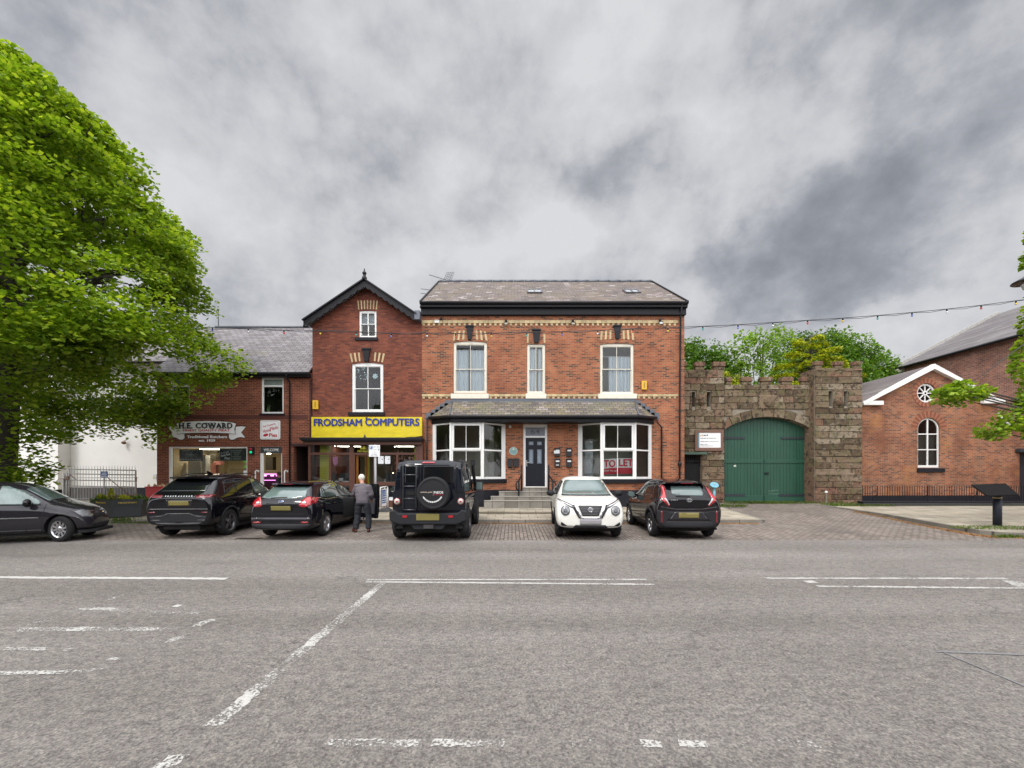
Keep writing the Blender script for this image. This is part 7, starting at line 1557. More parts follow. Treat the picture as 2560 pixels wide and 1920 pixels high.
# ---- sycamore outside the right edge whose branches reach into view
D_ = 12.4; ST_ = thing('sycamore_tree', 'green branches reaching in from a tree at the right edge', 'tree', (X(2790, D_), D_, .12)); bx0 = Vector((X(2790, D_), D_, .12))
cl = [(2370, 985, 42, 20), (2405, 992, 48, 24), (2440, 975, 42, 20), (2400, 962, 30, 12), (2350, 978, 22, 8), (2470, 985, 20, 12), (2490, 1078, 36, 24), (2530, 1050, 40, 32), (2555, 1010, 22, 24), (2560, 1080, 30, 26), (2553, 912, 18, 34), (2565, 870, 20, 25), (2562, 600, 17, 42), (2560, 655, 14, 28), (2590, 640, 30, 70), (2600, 800, 30, 60), (2640, 950, 60, 80), (2680, 700, 90, 120), (2720, 500, 100, 110), (2760, 900, 100, 100)]
V = []; m = MB(); g = np.random.default_rng(77)
for i, (px, py, rx, rz_) in enumerate(cl):
    c = Vector((X(px, D_), D_ + rt_.uniform(-.3, .3), Z(py, D_))); k = D_ / F; n = int(rx * rz_ * .17) + 40; d = g.normal(size=(n, 3)); d /= np.linalg.norm(d, axis=1)[:, None]
    V.append(np.array(c) + d * g.uniform(.1, 1.05, (n, 1)) ** .6 * np.array((rx * k, min(rx * k, .7), rz_ * k))); s_ = bx0 + Vector((0, 0, max(1.5, c.z * .62 - .2)))
    if px > 2390 or i == 0: m.tube([s_, s_ * .45 + c * .55 + Vector((0, 0, .25)), c], [.06, .035, .008], 5)
leaves('crown', np.concatenate(V), .12, L_lime, ST_, seed=8, tilt=.7)
m.tube([(X(2560, D_), D_, Z(860, D_)), (X(2500, D_), D_, Z(905, D_)), (X(2432, D_), D_, Z(955, D_))], [.02, .014, .008], 5); m.build('limb', M_bark, ST_)
m = MB(); m.tube([bx0 - Vector((0, 0, .2)), bx0 + Vector((.1, 0, 3)), bx0 + Vector((0, .1, 6.5)), bx0 + Vector((.1, 0, 9.5))], [.3, .24, .15, .04], 10); m.build('trunk', M_bark, ST_)
# ============================================================ cars
def paint(name, col, rough=.35, flake=0.):
    if name in MC: return MC[name]
    m, t, p = newmat(name); tcn = N(t, 'ShaderNodeTexCoord')
    n = noise_(t, tcn.outputs['Object'], 4, 3)
    t.links.new(mixc(t, n, tuple(c * .9 for c in col), tuple(c * 1.1 for c in col)), p.inputs['Base Color']); p.inputs['Roughness'].default_value = rough; p.inputs['Metallic'].default_value = flake
    p.inputs['Coat Weight'].default_value = 1; p.inputs['Coat Roughness'].default_value = .03; p.inputs['Specular IOR Level'].default_value = 0. if sum(col) < .3 else .3
    MC[name] = m; return m
P_BLK = paint('car_black', (.004, .004, .006)); P_BLK2 = paint('car_black_metallic', (.006, .006, .009)); P_GRY = paint('car_dark_grey', (.022, .020, .025)); P_NAVY = paint('car_navy', (.006, .008, .013)); P_WHT = paint('car_white', (.70, .69, .64), .35)
P_ROOF = paint('car_purple_black', (.010, .007, .009))
CGL = simple('car_glass', (.006, .007, .008), .04, var=.05); CGL2 = simple('car_glass_green', (.10, .14, .135), .05, var=.3, scale=1.5, coat=1.)
CGV = simple('car_glass_seen_through', (.05, .075, .07), .06, var=.5, scale=3, coat=1.)
TYRE = simple('tyre', (.022, .022, .023), .85, spec=.2, scale=30, var=.2, bump=.2); CLAD = simple('black_cladding', (.016, .016, .018), .65, scale=20, spec=.25); RIM = simple('alloy', (.50, .50, .52), .25, .9); RIMD = simple('alloy_dark', (.12, .12, .125), .3, .7); DARK = simple('underbody', (.008, .008, .008), .8)
TLR = simple('tail_red', (.36, .006, .014), .12, coat=1.); TLR2 = simple('tail_red_dark', (.16, .008, .015), .15, coat=1.); TLW = simple('tail_white', (.55, .55, .56), .15, coat=1.); HLG = simple('headlamp', (.19, .195, .205), .08, coat=1., var=.5, scale=9); HLD = simple('headlamp_dark', (.055, .055, .06), .08, coat=1.)
CHR = simple('chrome', (.62, .62, .63), .12, 1.); PLY = simple('rear_plate', (.17, .14, .035), .6, var=.12, scale=6); PLG = simple('front_plate', (.25, .24, .25), .6, var=.08); SATIN = simple('satin_trim', (.13, .13, .135), .3, .8); BADGE = simple('badge_silver', (.60, .61, .63), .25, .7)
def evalmesh(o, keep_mods=False):
    dg = bpy.context.evaluated_depsgraph_get(); dg.update(); me = bpy.data.meshes.new_from_object(o.evaluated_get(dg)); return me
class Car:
    def __init__(s, label, cat, loc, rz, st, paintm, wheel_y, R_, W, tw=.22, rim=RIM, spokes=10, subs=2, fsteer=0., track_in=.02, sharp=False, arch=None, name='parked_car', group=None):
        s.root = thing(name, label, cat, loc, rz, group); s.W = W; s.parts = []
        # stations: y, z bottom, z shoulder, z top, half width sill, max, shoulder, roof
        m = MB(); rings = []
        for (y, zb, zs, zt, wm, ws, wt) in st:
            half = [(0, zb), (wm * .80, zb), (wm * .965, zb + .07), (wm, zb * .45 + zs * .55), (wm * .99, zs - .13), (ws, zs), (wt * .45 + ws * .55, zs + (zt - zs) * .5), (wt, zt - .035 * min(1, (zt - zs) / .3)), (wt * .62, zt + .012), (0, zt + .02)]
            pts = [(x, y, z) for x, z in half] + [(-x, y, z) for x, z in reversed(half[1:-1])]
            rings.append(m.add(pts))
        k = len(pts)
        for a, b in zip(rings[:-1], rings[1:]):
            for i in range(k): j = (i + 1) % k; m.face((a + i, a + j, b + j, b + i), True)
        for r_, rev in ((rings[0], False), (rings[-1], True)):
            for i in range(9):
                a, b = i, i + 1; c, d = (k - i - 1) % k, (k - i) % k
                if i == 0: f = (r_, r_ + 1, r_ + k - 1)
                elif i == 8: f = (r_ + 8, r_ + 9, r_ + 10)
                else: f = (r_ + a, r_ + b, r_ + k - b, r_ + k - a)
                m.face(f, True)
        o = m.build('body', paintm, None, local=True)
        if sharp: bv = o.modifiers.new('b', 'BEVEL'); bv.width = .045; bv.segments = 3; bv.limit_method = 'ANGLE'; bv.angle_limit = R(18)
        else: ss = o.modifiers.new('s', 'SUBSURF'); ss.levels = subs; ss.render_levels = subs
        o.data = evalmesh(o); o.modifiers.clear()
        me0 = o.data
        s.bvh = BVHTree.FromPolygons([v.co.copy() for v in me0.vertices], [tuple(p.vertices) for p in me0.polygons])
        # wheel housings
        c = MB()
        for wy in wheel_y:
            for sg in (-1, 1): c.lathe([(R_ + .045, -.35), (R_ + .045, .35)], (sg * (W / 2 - .02), wy, R_ + .005), 'x', 32)
        co = c.build('cut', DARK, None, local=True); bo = o.modifiers.new('bool', 'BOOLEAN'); bo.object = co; bo.operation = 'DIFFERENCE'; bo.solver = 'EXACT'; bo.use_self = True
        me = evalmesh(o); o.modifiers.clear()
        if len(me.polygons) > 50: o.data = me
        for p in o.data.polygons: p.use_smooth = True
        o.data.materials.clear(); o.data.materials.append(paintm)
        bpy.data.objects.remove(co); o.parent = s.root; s.body = o
        try: o.data.set_sharp_from_angle(angle=R(38))
        except Exception: pass
        wm = MB()
        for wy in wheel_y: wm.box(-W / 2 + .26, W / 2 - .26, wy - R_ - .03, wy + R_ + .03, .2, R_ + R_ * .9)
        wm.box(-W / 2 + .2, W / 2 - .2, wheel_y[0] - .3, wheel_y[1] + .3, .17, .3); wm.build('underbody', DARK, s.root, local=True)
        for wi, wy in enumerate(wheel_y):
            for sg in (-1, 1):
                xo = sg * (W / 2 - track_in); wh = bpy.data.objects.new('wheel', None); COL.objects.link(wh); wh.parent = s.root; wh.location = (xo - sg * tw / 2, wy, R_); wh.empty_display_size = .1
                if wi == 1 and fsteer: wh.rotation_euler.z = fsteer
                h = tw / 2; rr = R_ * .66
                t_ = MB(); t_.lathe([(rr, -h + .01), (rr + .02, -h), (R_ - .05, -h), (R_ - .012, -h + .025), (R_, -h + .06), (R_, h - .06), (R_ - .012, h - .025), (R_ - .05, h), (rr + .02, h), (rr, h - .01)], (0, 0, 0), 'x', 36); t_.f = t_.f[:-2]; t_.mi = t_.mi[:-2]; t_.sm = t_.sm[:-2]; t_.build('tyre', TYRE, wh, local=True)
                t_ = MB(); t_.lathe([(rr + .005, sg * (h - .01)), (rr + .004, sg * (h - .015)), (rr - .025, sg * (h - .02)), (rr - .03, sg * (h - .09))], (0, 0, 0), 'x', 36)
                t_.f = t_.f[:-2]; t_.mi = t_.mi[:-2]; t_.sm = t_.sm[:-2]
                for q in range(spokes):
                    a = 2 * PI * q / spokes + .2; e = Vector((0, math.cos(a), math.sin(a))); tt = Vector((0, -math.sin(a), math.cos(a))); w0, w1 = .030, .022 if spokes > 7 else .036
                    if spokes <= 7: w0 = .042
                    n_ = Vector((sg, 0, 0)); b0 = n_ * (h - .045); b1 = n_ * (h - .02)
                    i = t_.add([b0 + e * .05 - tt * w0, b0 + e * .05 + tt * w0, b1 + e * (rr - .01) + tt * w1, b1 + e * (rr - .01) - tt * w1] + [p_ - n_ * .03 for p_ in (b0 + e * .05 - tt * w0, b0 + e * .05 + tt * w0, b1 + e * (rr - .01) + tt * w1, b1 + e * (rr - .01) - tt * w1)])
                    t_.face((i, i + 1, i + 2, i + 3))
                    for z in range(4): y2 = (z + 1) % 4; t_.face((i + z, i + y2, i + 4 + y2, i + 4 + z))
                t_.lathe([(.07, sg * (h - .06)), (.065, sg * (h - .035)), (.03, sg * (h - .03))], (0, 0, 0), 'x', 14); t_.build('rim', rim, wh, local=True)
                t_ = MB(); t_.lathe([(rr - .01, sg * (h - .10)), (rr - .012, sg * (h - .11))], (0, 0, 0), 'x', 24); t_.build('brake_disc', simple('brake', (.05, .05, .05), .5, .5), wh, local=True)
        if arch is not None:
            m = MB(); sw = arch
            for wy in wheel_y:
                for sg in (-1, 1):
                    i0 = None
                    for q in range(25):
                        a = R(-22) + R(224) * q / 24; d0 = R_ + .03; d1 = R_ + .03 + sw; pts = []
                        for d in (d0, d1):
                            yy, z2 = wy + d * math.cos(a), max(.22, R_ + d * math.sin(a)); hit = s.bvh.ray_cast(Vector((sg * 3, yy, z2)), Vector((-sg, 0, 0)))
                            xx = hit[0].x if hit[0] is not None and abs(hit[0].x) > W * .38 else sg * W * .47
                            pts += [(xx + sg * .018, yy, z2), (xx - sg * .06, yy, z2)]
                        i1 = m.add([pts[0], pts[2], pts[3], pts[1]])
                        if i0 is not None:
                            for z in range(4): y2 = (z + 1) % 4; m.face((i0 + z, i0 + y2, i1 + y2, i1 + z), True)
                        i0 = i1
            m.build('wheel_arch', CLAD, s.root, local=True)
    def decal(s, name, pts, view, mat, off=.006, th=.02, mirror=False, parent=None, grid=.05, label=None, holes=None):
        """shape drawn in a view plane and pressed on to the body surface"""
        sets = [pts] + ([[(-a, b) for a, b in reversed(pts)]] if mirror and view in ('rear', 'front', 'top') else [])
        views = [view] * len(sets)
        if mirror and view in ('right', 'left'): sets = [pts, pts]; views = ['right', 'left']
        outp = []
        for P_, vw in zip(sets, views):
            L = []
            n = len(P_)
            for i in range(n):
                a, b = Vector(P_[i]), Vector(P_[(i + 1) % n]); k = max(1, int((b - a).length / grid))
                for j in range(k): L.append(a.lerp(b, j / k))
            nb = len(L); xs = [p.x for p in L]; zs = [p.y for p in L]; pl = [Vector((p.x, p.y, 0)) for p in L]
            x = min(xs) + grid * .5
            def inside(x, z):
                c = False
                for i in range(nb):
                    a, b = L[i], L[(i + 1) % nb]
                    if (a.y > z) != (b.y > z) and x < (b.x - a.x) * (z - a.y) / (b.y - a.y) + a.x: c = not c
                return c
            V = list(L)
            while x < max(xs):
                z = min(zs) + grid * .5
                while z < max(zs):
                    if inside(x, z) and all((Vector((x, z)) - q).length > grid * .35 for q in L): V.append(Vector((x, z)))
                    z += grid
                x += grid
            vs, es, fs, *_ = delaunay_2d_cdt(V, [(i, (i + 1) % nb) for i in range(nb)], [], 1, 1e-5)
            o3 = []; nn = []
            for v in vs:
                if vw == 'rear': o_, d = Vector((v.x, -6, v.y)), Vector((0, 1, 0))
                elif vw == 'front': o_, d = Vector((v.x, 6, v.y)), Vector((0, -1, 0))
                elif vw == 'right': o_, d = Vector((3, v.x, v.y)), Vector((-1, 0, 0))
                elif vw == 'left': o_, d = Vector((-3, v.x, v.y)), Vector((1, 0, 0))
                else: o_, d = Vector((v.x, v.y, 4)), Vector((0, 0, -1))
                h = s.bvh.ray_cast(o_, d)
                if h[0] is None:
                    h = s.bvh.find_nearest(o_ + d * (6 if vw in ('rear', 'front') else 3) * .6); 
                    o3.append(h[0] - d * 0); nn.append(h[1])
                else: o3.append(h[0]); nn.append(h[1] if h[1].dot(d) < 0 else -h[1])
            m = MB(); A = m.add([p + n_ * off for p, n_ in zip(o3, nn)]); B_ = m.add([p - n_ * th for p, n_ in zip(o3, nn)])
            cnt = {}
            for f in fs:
                m.face([A + i for i in f], True)
                for i in range(len(f)): e = (f[i], f[(i + 1) % len(f)]); cnt[tuple(sorted(e))] = cnt.get(tuple(sorted(e)), []) + [e]
            for k_, es_ in cnt.items():
                if len(es_) == 1: a, b = es_[0]; m.face((A + b, A + a, B_ + a, B_ + b))
            o = m.build(name, mat, parent or s.root, local=True)
            if label: o['label'] = label
            outp.append(o)
        return outp
    def mir(s, y, z, x, mat, size=(.12, .09, .075), glassf=-1):
        for sg in (-1, 1):
            m = MB(); m.bar((sg * (x - .14), y, z - .02), (sg * x, y - .01, z), .05, .05); m.lathe([(.001, -.06), (.6, -.05), (.98, -.01), (1., .03), (.9, .05), (.001, .052)], (0, 0, 0), 'y', 14)
            k = 14 * 6
            for i in range(len(m.v) - k, len(m.v)): vx, vy, vz = m.v[i]; m.v[i] = (sg * (x + .05) + vx * size[0], y - vy * 1.2 * (-glassf), z + vz * size[1])
            h = m.build('wing_mirror', mat, s.root, local=True); m = MB(); yy = y + glassf * .068
            m.poly([(sg * (x + .05) + size[0] * .85 * math.cos(a), yy, z + size[1] * .85 * math.sin(a)) for a in [i * PI / 8 for i in range(16)]]); m.build('mirror_glass', CGL2, h, local=True, recalc=False)
    def shape(s, name, mat, fn, parent=None):
        m = MB(); fn(m); return m.build(name, mat, parent or s.root, local=True)
    def lift(s): pass
def circ(x, z, r_, n=18, rz=None): return [(x + r_ * math.cos(2 * PI * i / n), z + (rz or r_) * math.sin(2 * PI * i / n)) for i in range(n)]
def qd(x0, x1, z0, z1): return [(x0, z0), (x1, z0), (x1, z1), (x0, z1)]
def line_(a, b, w_): a, b = Vector(a), Vector(b); d = (b - a).normalized(); n = Vector((-d.y, d.x)) * w_ / 2; return [tuple(a - n), tuple(b - n), tuple(b + n), tuple(a + n)]
def slope(y0): return math.atan(.0117)
# ------------------------------------------------------------ black luxury SUV (rear view)
EV = Car('black sports utility car with tinted rear window, second car from the left', 'car', (-8.62, 12.72, .024), R(3.5), [
    (-2.10, .42, .80, .93, .72, .70, .60), (-2.16, .36, .84, 1.02, .84, .82, .70), (-2.05, .33, 1.00, 1.12, .93, .90, .78), (-1.88, .30, 1.06, 1.27, .945, .90, .70), (-1.62, .28, 1.09, 1.50, .95, .89, .645), (-1.45, .28, 1.09, 1.575, .95, .885, .63), (-.9, .27, 1.08, 1.635, .945, .88, .635), (-.1, .26, 1.05, 1.665, .94, .875, .64),
    (.45, .26, 1.03, 1.60, .94, .87, .62), (.95, .27, 1.01, 1.27, .945, .87, .66), (1.2, .28, 1.0, 1.07, .95, .87, .70), (1.7, .28, .96, 1.0, .94, .85, .68), (2.05, .32, .82, .86, .86, .78, .6), (2.17, .40, .68, .70, .7, .64, .5)], P_BLK, (-1.36, 1.32), .36, 1.90, .245, RIMD, 5, arch=.045, group='cars parked nose-in outside the shops')
EV.decal('rear_window', [(-.62, 1.21), (.62, 1.21), (.56, 1.44), (.40, 1.475), (-.40, 1.475), (-.56, 1.44)], 'rear', CGL, .004)
EV.shape('spoiler', P_BLK, lambda m: m.plate([(-.60, -1.42), (.60, -1.42), (.56, -1.72), (.30, -1.80), (-.30, -1.80), (-.56, -1.72)], [], (0, 0, 1.535), u=(1, 0, 0), v=(0, 1, 0), n=(0, 0, 1), th=.045))
EV.decal('spoiler_vent', qd(-.42, .42, 1.03, 1.05), 'rear', SATIN, .004); EV.decal('tail_light', [(.46, 1.04), (.80, 1.05), (.90, 1.09), (.90, 1.13), (.46, 1.11)], 'rear', TLR2, .008, mirror=True)
EV.decal('light_strip', line_((-.46, 1.085), (.46, 1.085), .045), 'rear', CGL, .006); EV.decal('tail_light_lens', line_((.50, 1.078), (.78, 1.09), .022), 'rear', TLR2, .012, mirror=True)
for i, x_ in enumerate([-.36, -.29, -.22, -.15, -.08, .0, .07, .14, .21, .28, .35]): EV.decal('tailgate_letter', qd(x_ - .02, x_ + .014, 1.075, 1.098), 'rear', BADGE, .010, grid=.03)
EV.decal('plate_recess', [(-.36, 1.0), (.38, 1.0), (.34, .82), (-.30, .82)], 'rear', P_GRY, .004); EV.decal('number_plate', qd(-.27, .27, .85, .97), 'rear', PLY, .012)
EV.decal('bumper_line', line_((-.80, .76), (.80, .76), .018), 'rear', SATIN, .006); EV.decal('reflector', qd(.62, .80, .665, .69), 'rear', TLR2, .008, mirror=True)
EV.decal('bumper_insert', [(-.72, .42), (.72, .42), (.78, .58), (.40, .62), (.32, .66), (-.32, .66), (-.40, .62), (-.78, .58)], 'rear', CLAD, .008)
for p, q in (((-.62, .57), (-.42, .585)), ((-.42, .585), (-.30, .645)), ((-.30, .645), (.30, .645)), ((.30, .645), (.42, .585)), ((.42, .585), (.62, .57)), ((.5, .48), (.74, .48)), ((-.74, .48), (-.5, .48))): EV.decal('bumper_trim', line_(p, q, .014), 'rear', SATIN, .012)
EV.decal('side_window', [(-1.55, 1.14), (-.98, 1.12), (-.98, 1.47), (-1.38, 1.42)], 'right', CGL, .004, mirror=True); EV.decal('side_window', [(-.93, 1.12), (-.12, 1.09), (-.12, 1.53), (-.93, 1.48)], 'right', CGL, .004, mirror=True); EV.decal('side_window', [(-.06, 1.09), (.88, 1.06), (.45, 1.42), (.1, 1.52), (-.06, 1.53)], 'right', CGV, .004, mirror=True)
EV.decal('windscreen', [(-.62, .98), (.62, .98), (.54, .52), (-.54, .52)], 'top', CGL, .004); EV.decal('side_sill', [(-.9, .27), (.9, .27), (.9, .42), (-.9, .42)], 'right', CLAD, .006, mirror=True)
EV.mir(.72, 1.08, .97, P_BLK); EV.shape('roof_fin', P_BLK, lambda m: m.plate([(-1.0, 1.64), (-.78, 1.65), (-.98, 1.74), (-1.02, 1.74)], [], (-.02, 0, 0), u=(0, 1, 0), n=(1, 0, 0), th=.04))
EV.decal('door_seam', line_((-.95, .42), (-.95, 1.1), .008), 'right', DARK, .002, mirror=True); EV.decal('door_seam', line_((-.05, .42), (-.09, 1.08), .008), 'right', DARK, .002, mirror=True)
for y_ in (-.8, .1): EV.decal('door_handle', qd(y_, y_ + .2, .94, .97), 'right', P_BLK, .012, mirror=True)
for s_ in (-1, 1): EV.shape('roof_rail', P_BLK, lambda m: m.tube([(s_ * .63, -1.2, 1.62), (s_ * .645, -.6, 1.675), (s_ * .645, 0, 1.68), (s_ * .63, .35, 1.63)], .016, 6))
EV.shape('exhaust', DARK, lambda m: m.box(-.5, .5, -2.0, -1.8, .24, .34))
# ------------------------------------------------------------ black hatchback, driver's door open
FO = Car('black hatchback with bright red tail lights and its front door open', 'car', (-5.83, 12.62, .023), R(.3), [
    (-2.12, .36, .70, .80, .66, .63, .55), (-2.17, .27, .74, .88, .82, .78, .68), (-2.06, .23, .92, 1.03, .895, .86, .76), (-1.90, .22, .98, 1.16, .905, .85, .66), (-1.62, .21, 1.0, 1.36, .91, .84, .56), (-1.42, .20, 1.0, 1.43, .91, .835, .54), (-.9, .19, .98, 1.475, .905, .83, .545), (-.2, .18, .95, 1.485, .90, .83, .56),
    (.3, .18, .92, 1.43, .90, .83, .56), (.95, .19, .90, 1.15, .905, .83, .60), (1.25, .20, .88, .98, .91, .82, .66), (1.7, .22, .82, .88, .90, .78, .62), (2.08, .26, .66, .70, .80, .70, .5), (2.18, .32, .52, .56, .62, .56, .4)], P_BLK2, (-1.32, 1.33), .325, 1.82, .215, RIM, 5, group='cars parked nose-in outside the shops')
FO.decal('rear_window', [(-.62, 1.06), (-.3, 1.03), (.3, 1.03), (.62, 1.06), (.52, 1.30), (.40, 1.33), (-.40, 1.33), (-.52, 1.30)], 'rear', CGL2, .004)
FO.shape('spoiler', P_BLK2, lambda m: m.plate([(-.53, -1.40), (.53, -1.40), (.50, -1.72), (.3, -1.78), (-.3, -1.78), (-.50, -1.72)], [], (0, 0, 1.38), u=(1, 0, 0), v=(0, 1, 0), n=(0, .12, 1), th=.03))
FO.shape('brake_light', TLR2, lambda m: m.box(-.14, .14, -1.785, -1.77, 1.382, 1.40))
FO.decal('tail_light', [(.50, .86), (.56, .98), (.66, 1.08), (.76, 1.06), (.895, 1.05), (.895, .98), (.80, .87), (.70, .82), (.56, .83)], 'rear', TLR, .012, mirror=True, label=None)
FO.decal('tail_light', [(-1.98, .90), (-1.88, .92), (-1.76, .98), (-1.62, 1.04), (-1.80, 1.05), (-1.98, 1.05)], 'right', TLR, .006, mirror=True)
FO.decal('tail_light_lens', circ(.64, .93, .05, 14, .028), 'rear', TLW, .018, mirror=True)
FO.decal('badge', circ(0, .955, .075, 20, .035), 'rear', BADGE, .012, grid=.03); FO.decal('badge_centre', circ(0, .955, .062, 20, .025), 'rear', simple('badge_blue', (.02, .05, .2), .2, coat=1.), .015, grid=.03)
text('Ford', (0, -2.145, .955), None, .024, .07, None, BADGE, FO.root, bold=.02, depth=.003, n=(0, -1, 0), local=True)
FO.decal('plate_recess', [(-.40, .92), (.42, .92), (.30, .72), (-.28, .72)], 'rear', P_BLK, .004); FO.decal('number_plate', qd(-.27, .27, .735, .85), 'rear', PLY, .014)
FO.decal('bumper_band', [(-.80, .48), (.80, .48), (.82, .56), (-.82, .56)], 'rear', P_GRY, .008); FO.decal('bumper_insert', [(-.78, .27), (.78, .27), (.82, .40), (-.82, .40)], 'rear', CLAD, .008)
FO.decal('reflector', qd(.56, .76, .42, .455), 'rear', TLR, .010, mirror=True); FO.decal('hatch_seam', line_((-.66, .65), (.66, .65), .008), 'rear', DARK, .003)
sw_ = FO.decal('side_window', [(-1.52, 1.05), (-1.22, 1.02), (-1.18, 1.30), (-1.30, 1.25)], 'right', CGV, .004, mirror=True); FO.decal('side_window', [(-1.16, 1.02), (-.32, .99), (-.28, 1.39), (-.9, 1.375), (-1.12, 1.31)], 'right', CGV, .004, mirror=True)
FO.decal('side_window', [(-.22, .99), (.92, .95), (.6, 1.16), (.2, 1.34), (-.2, 1.39)], 'left', CGV, .004)
FO.decal('windscreen', [(-.60, 1.02), (.60, 1.02), (.50, .42), (-.50, .42)], 'top', CGL, .004)
for p, q in (((-1.60, 1.03), (-1.34, .985)), ((-1.34, .985), (-.30, .965))): FO.decal('window_trim', line_(p, q, .014), 'right', CHR, .008, mirror=True)
FO.decal('door_seam', line_((-.28, .3), (-.27, .98), .01), 'right', DARK, .002, mirror=True); FO.decal('door_handle', qd(-.95, -.75, .83, .86), 'right', P_BLK2, .014, mirror=True)
FO.decal('door_frame_glass', [(-.18, 1.0), (.84, .96), (.55, 1.15), (.15, 1.33), (-.18, 1.38)], 'right', CGV, .005)
FO.decal('door_opening', [(-.22, .34), (.80, .34), (.86, .60), (.86, .92), (-.22, .96)], 'right', simple('cabin_dark', (.012, .012, .013), .8), .003)
FO.mir(.70, .99, .93, P_BLK2)
FO.decal('rear_wiper', line_((-.32, 1.045), (.12, 1.06), .018), 'rear', DARK, .012)
# the opened door, hinged at the front pillar
door = [(0, .28), (-1.06, .28), (-1.10, .50), (-1.10, .95), (-1.08, 1.36), (-.72, 1.34), (-.38, 1.17), (0, .95)]; dwin = [(-1.0, .99), (-.16, .95), (-.42, 1.13), (-.73, 1.28), (-1.0, 1.31)]
od = R(62); u_ = (-math.sin(od) * -1, -0.0, 0); ux, uy = math.sin(od), math.cos(od)
OD = FO.shape('door', P_BLK2, lambda m: m.plate(door, [dwin], (.90, .86, 0), u=(-ux, uy, 0), v=(0, 0, 1), n=(-uy, -ux, 0), th=.09)); OD['label'] = 'open front door'; bevel(OD, .02, 3)
FO.shape('pane', glass('car_clear_glass', (.5, .6, .56), 1.5), lambda m: m.plate([(a * .99, b) for a, b in dwin], [], (.90 - .04 * uy, .86 - .04 * ux, 0), u=(-ux, uy, 0), v=(0, 0, 1), n=(-uy, -ux, 0), th=.004), OD)
FO.shape('door_lining', simple('door_card', (.05, .052, .06), .6), lambda m: m.plate([(-.12, .42), (-.98, .42), (-1.02, .90), (-.12, .88)], [], (.90 - .092 * uy, .86 - .092 * ux, 0), u=(-ux, uy, 0), v=(0, 0, 1), n=(-uy, -ux, 0), th=.03), OD)
# ------------------------------------------------------------ boxy navy off-roader (rear view)
GR = Car('boxy navy off-roader with a covered spare wheel and ladder on its back door', 'car', (-2.08, 12.35, .02), R(.6), [
    (-2.0, .50, 1.05, 1.16, .90, .89, .86), (-2.01, .46, 1.14, 1.26, .905, .90, .85), (-1.97, .45, 1.16, 1.88, .91, .89, .79), (-1.90, .45, 1.16, 1.985, .91, .89, .775), (.0, .42, 1.14, 2.0, .91, .88, .775), (.30, .42, 1.14, 1.965, .91, .88, .77), (.68, .42, 1.13, 1.32, .91, .88, .80), (.75, .42, 1.12, 1.20, .90, .87, .80), (2.1, .46, 1.07, 1.12, .88, .84, .76), (2.25, .5, .9, .95, .8, .78, .7)], P_NAVY, (-1.45, 1.45), .40, 1.91, .25, RIMD, 6, sharp=True, arch=.09, group='cars parked nose-in outside the shops', track_in=-.02)
GR.decal('rear_window', qd(-.14, .62, 1.42, 1.86), 'rear', CGL, .006); GR.decal('window_band', [(.66, 1.20), (.85, 1.20), (.79, 1.86), (.66, 1.86)], 'rear', P_NAVY, .003)
GR.decal('brake_light', qd(-.18, .14, 1.925, 1.96), 'rear', TLR, .012)
GR.decal('back_door_seam', line_((-.22, .66), (-.22, 1.92), .014), 'rear', DARK, .003); GR.decal('back_door_seam', line_((.66, .66), (.66, 1.92), .012), 'rear', DARK, .003); GR.decal('back_door_seam', line_((-.70, .66), (-.70, 1.92), .012), 'rear', DARK, .003); GR.decal('small_window', qd(-.60, -.28, 1.42, 1.88), 'rear', CGL, .004)
def ladder(m):
    y_ = -2.10
    m.tube([(-.62, y_ + .08, .78), (-.62, y_, .82), (-.62, y_, 1.84), (-.58, y_, 1.90), (-.34, y_, 1.90), (-.30, y_, 1.84), (-.30, y_, .82), (-.30, y_ + .08, .78)], .014, 6)
    for z in (.78, 1.06, 1.36, 1.64): m.tube([(-.62, y_, z), (-.30, y_, z)], .012, 6)
GR.shape('ladder', SATIN, ladder)
sp = GR.shape('spare_wheel', CLAD, lambda m: m.lathe([(.30, -2.02), (.38, -2.03), (.405, -2.07), (.405, -2.22), (.385, -2.265), (.35, -2.275), (.34, -2.268), (.30, -2.27), (.001, -2.272)], (.14, 0, 1.19), 'y', 40))
text('INEOS', (.28, -2.273, 1.215), None, .058, .22, None, W_WHITE, sp, bold=.012, depth=.003, local=True); text('HALLIWELL JONES', (-.02, -2.273, 1.215), None, .032, .28, None, simple('cover_print', (.6, .5, .42), .6), sp, bold=.02, depth=.003, local=True)
text('SSS', (.075, -2.273, 1.165), None, .028, .06, None, MC['cover_print'], sp, bold=.02, depth=.003, local=True) if 0 else None
GR.shape('divider', W_WHITE, lambda m: m.box(.150, .153, -2.276, -2.272, 1.14, 1.25), sp)
def dots(m):
    for i in range(9): m.box(.17 + i * .025, .186 + i * .025, -2.276, -2.272, 1.152, 1.164)
GR.shape('small_print', M_red, dots, sp)
def smile(m):
    for i in range(34):
        a = R(-150 + 120 * i / 33); h_ = .010 + .006 * ((i * 7) % 3)
        m.obox((.13 + .255 * math.cos(a), -2.274, 1.235 + .255 * math.sin(a) * 1.0), (-math.sin(a) * .006, 0, math.cos(a) * .006), (0, .002, 0), (math.cos(a) * h_, 0, math.sin(a) * h_))
GR.shape('curved_print', W_WHITE, smile, sp)
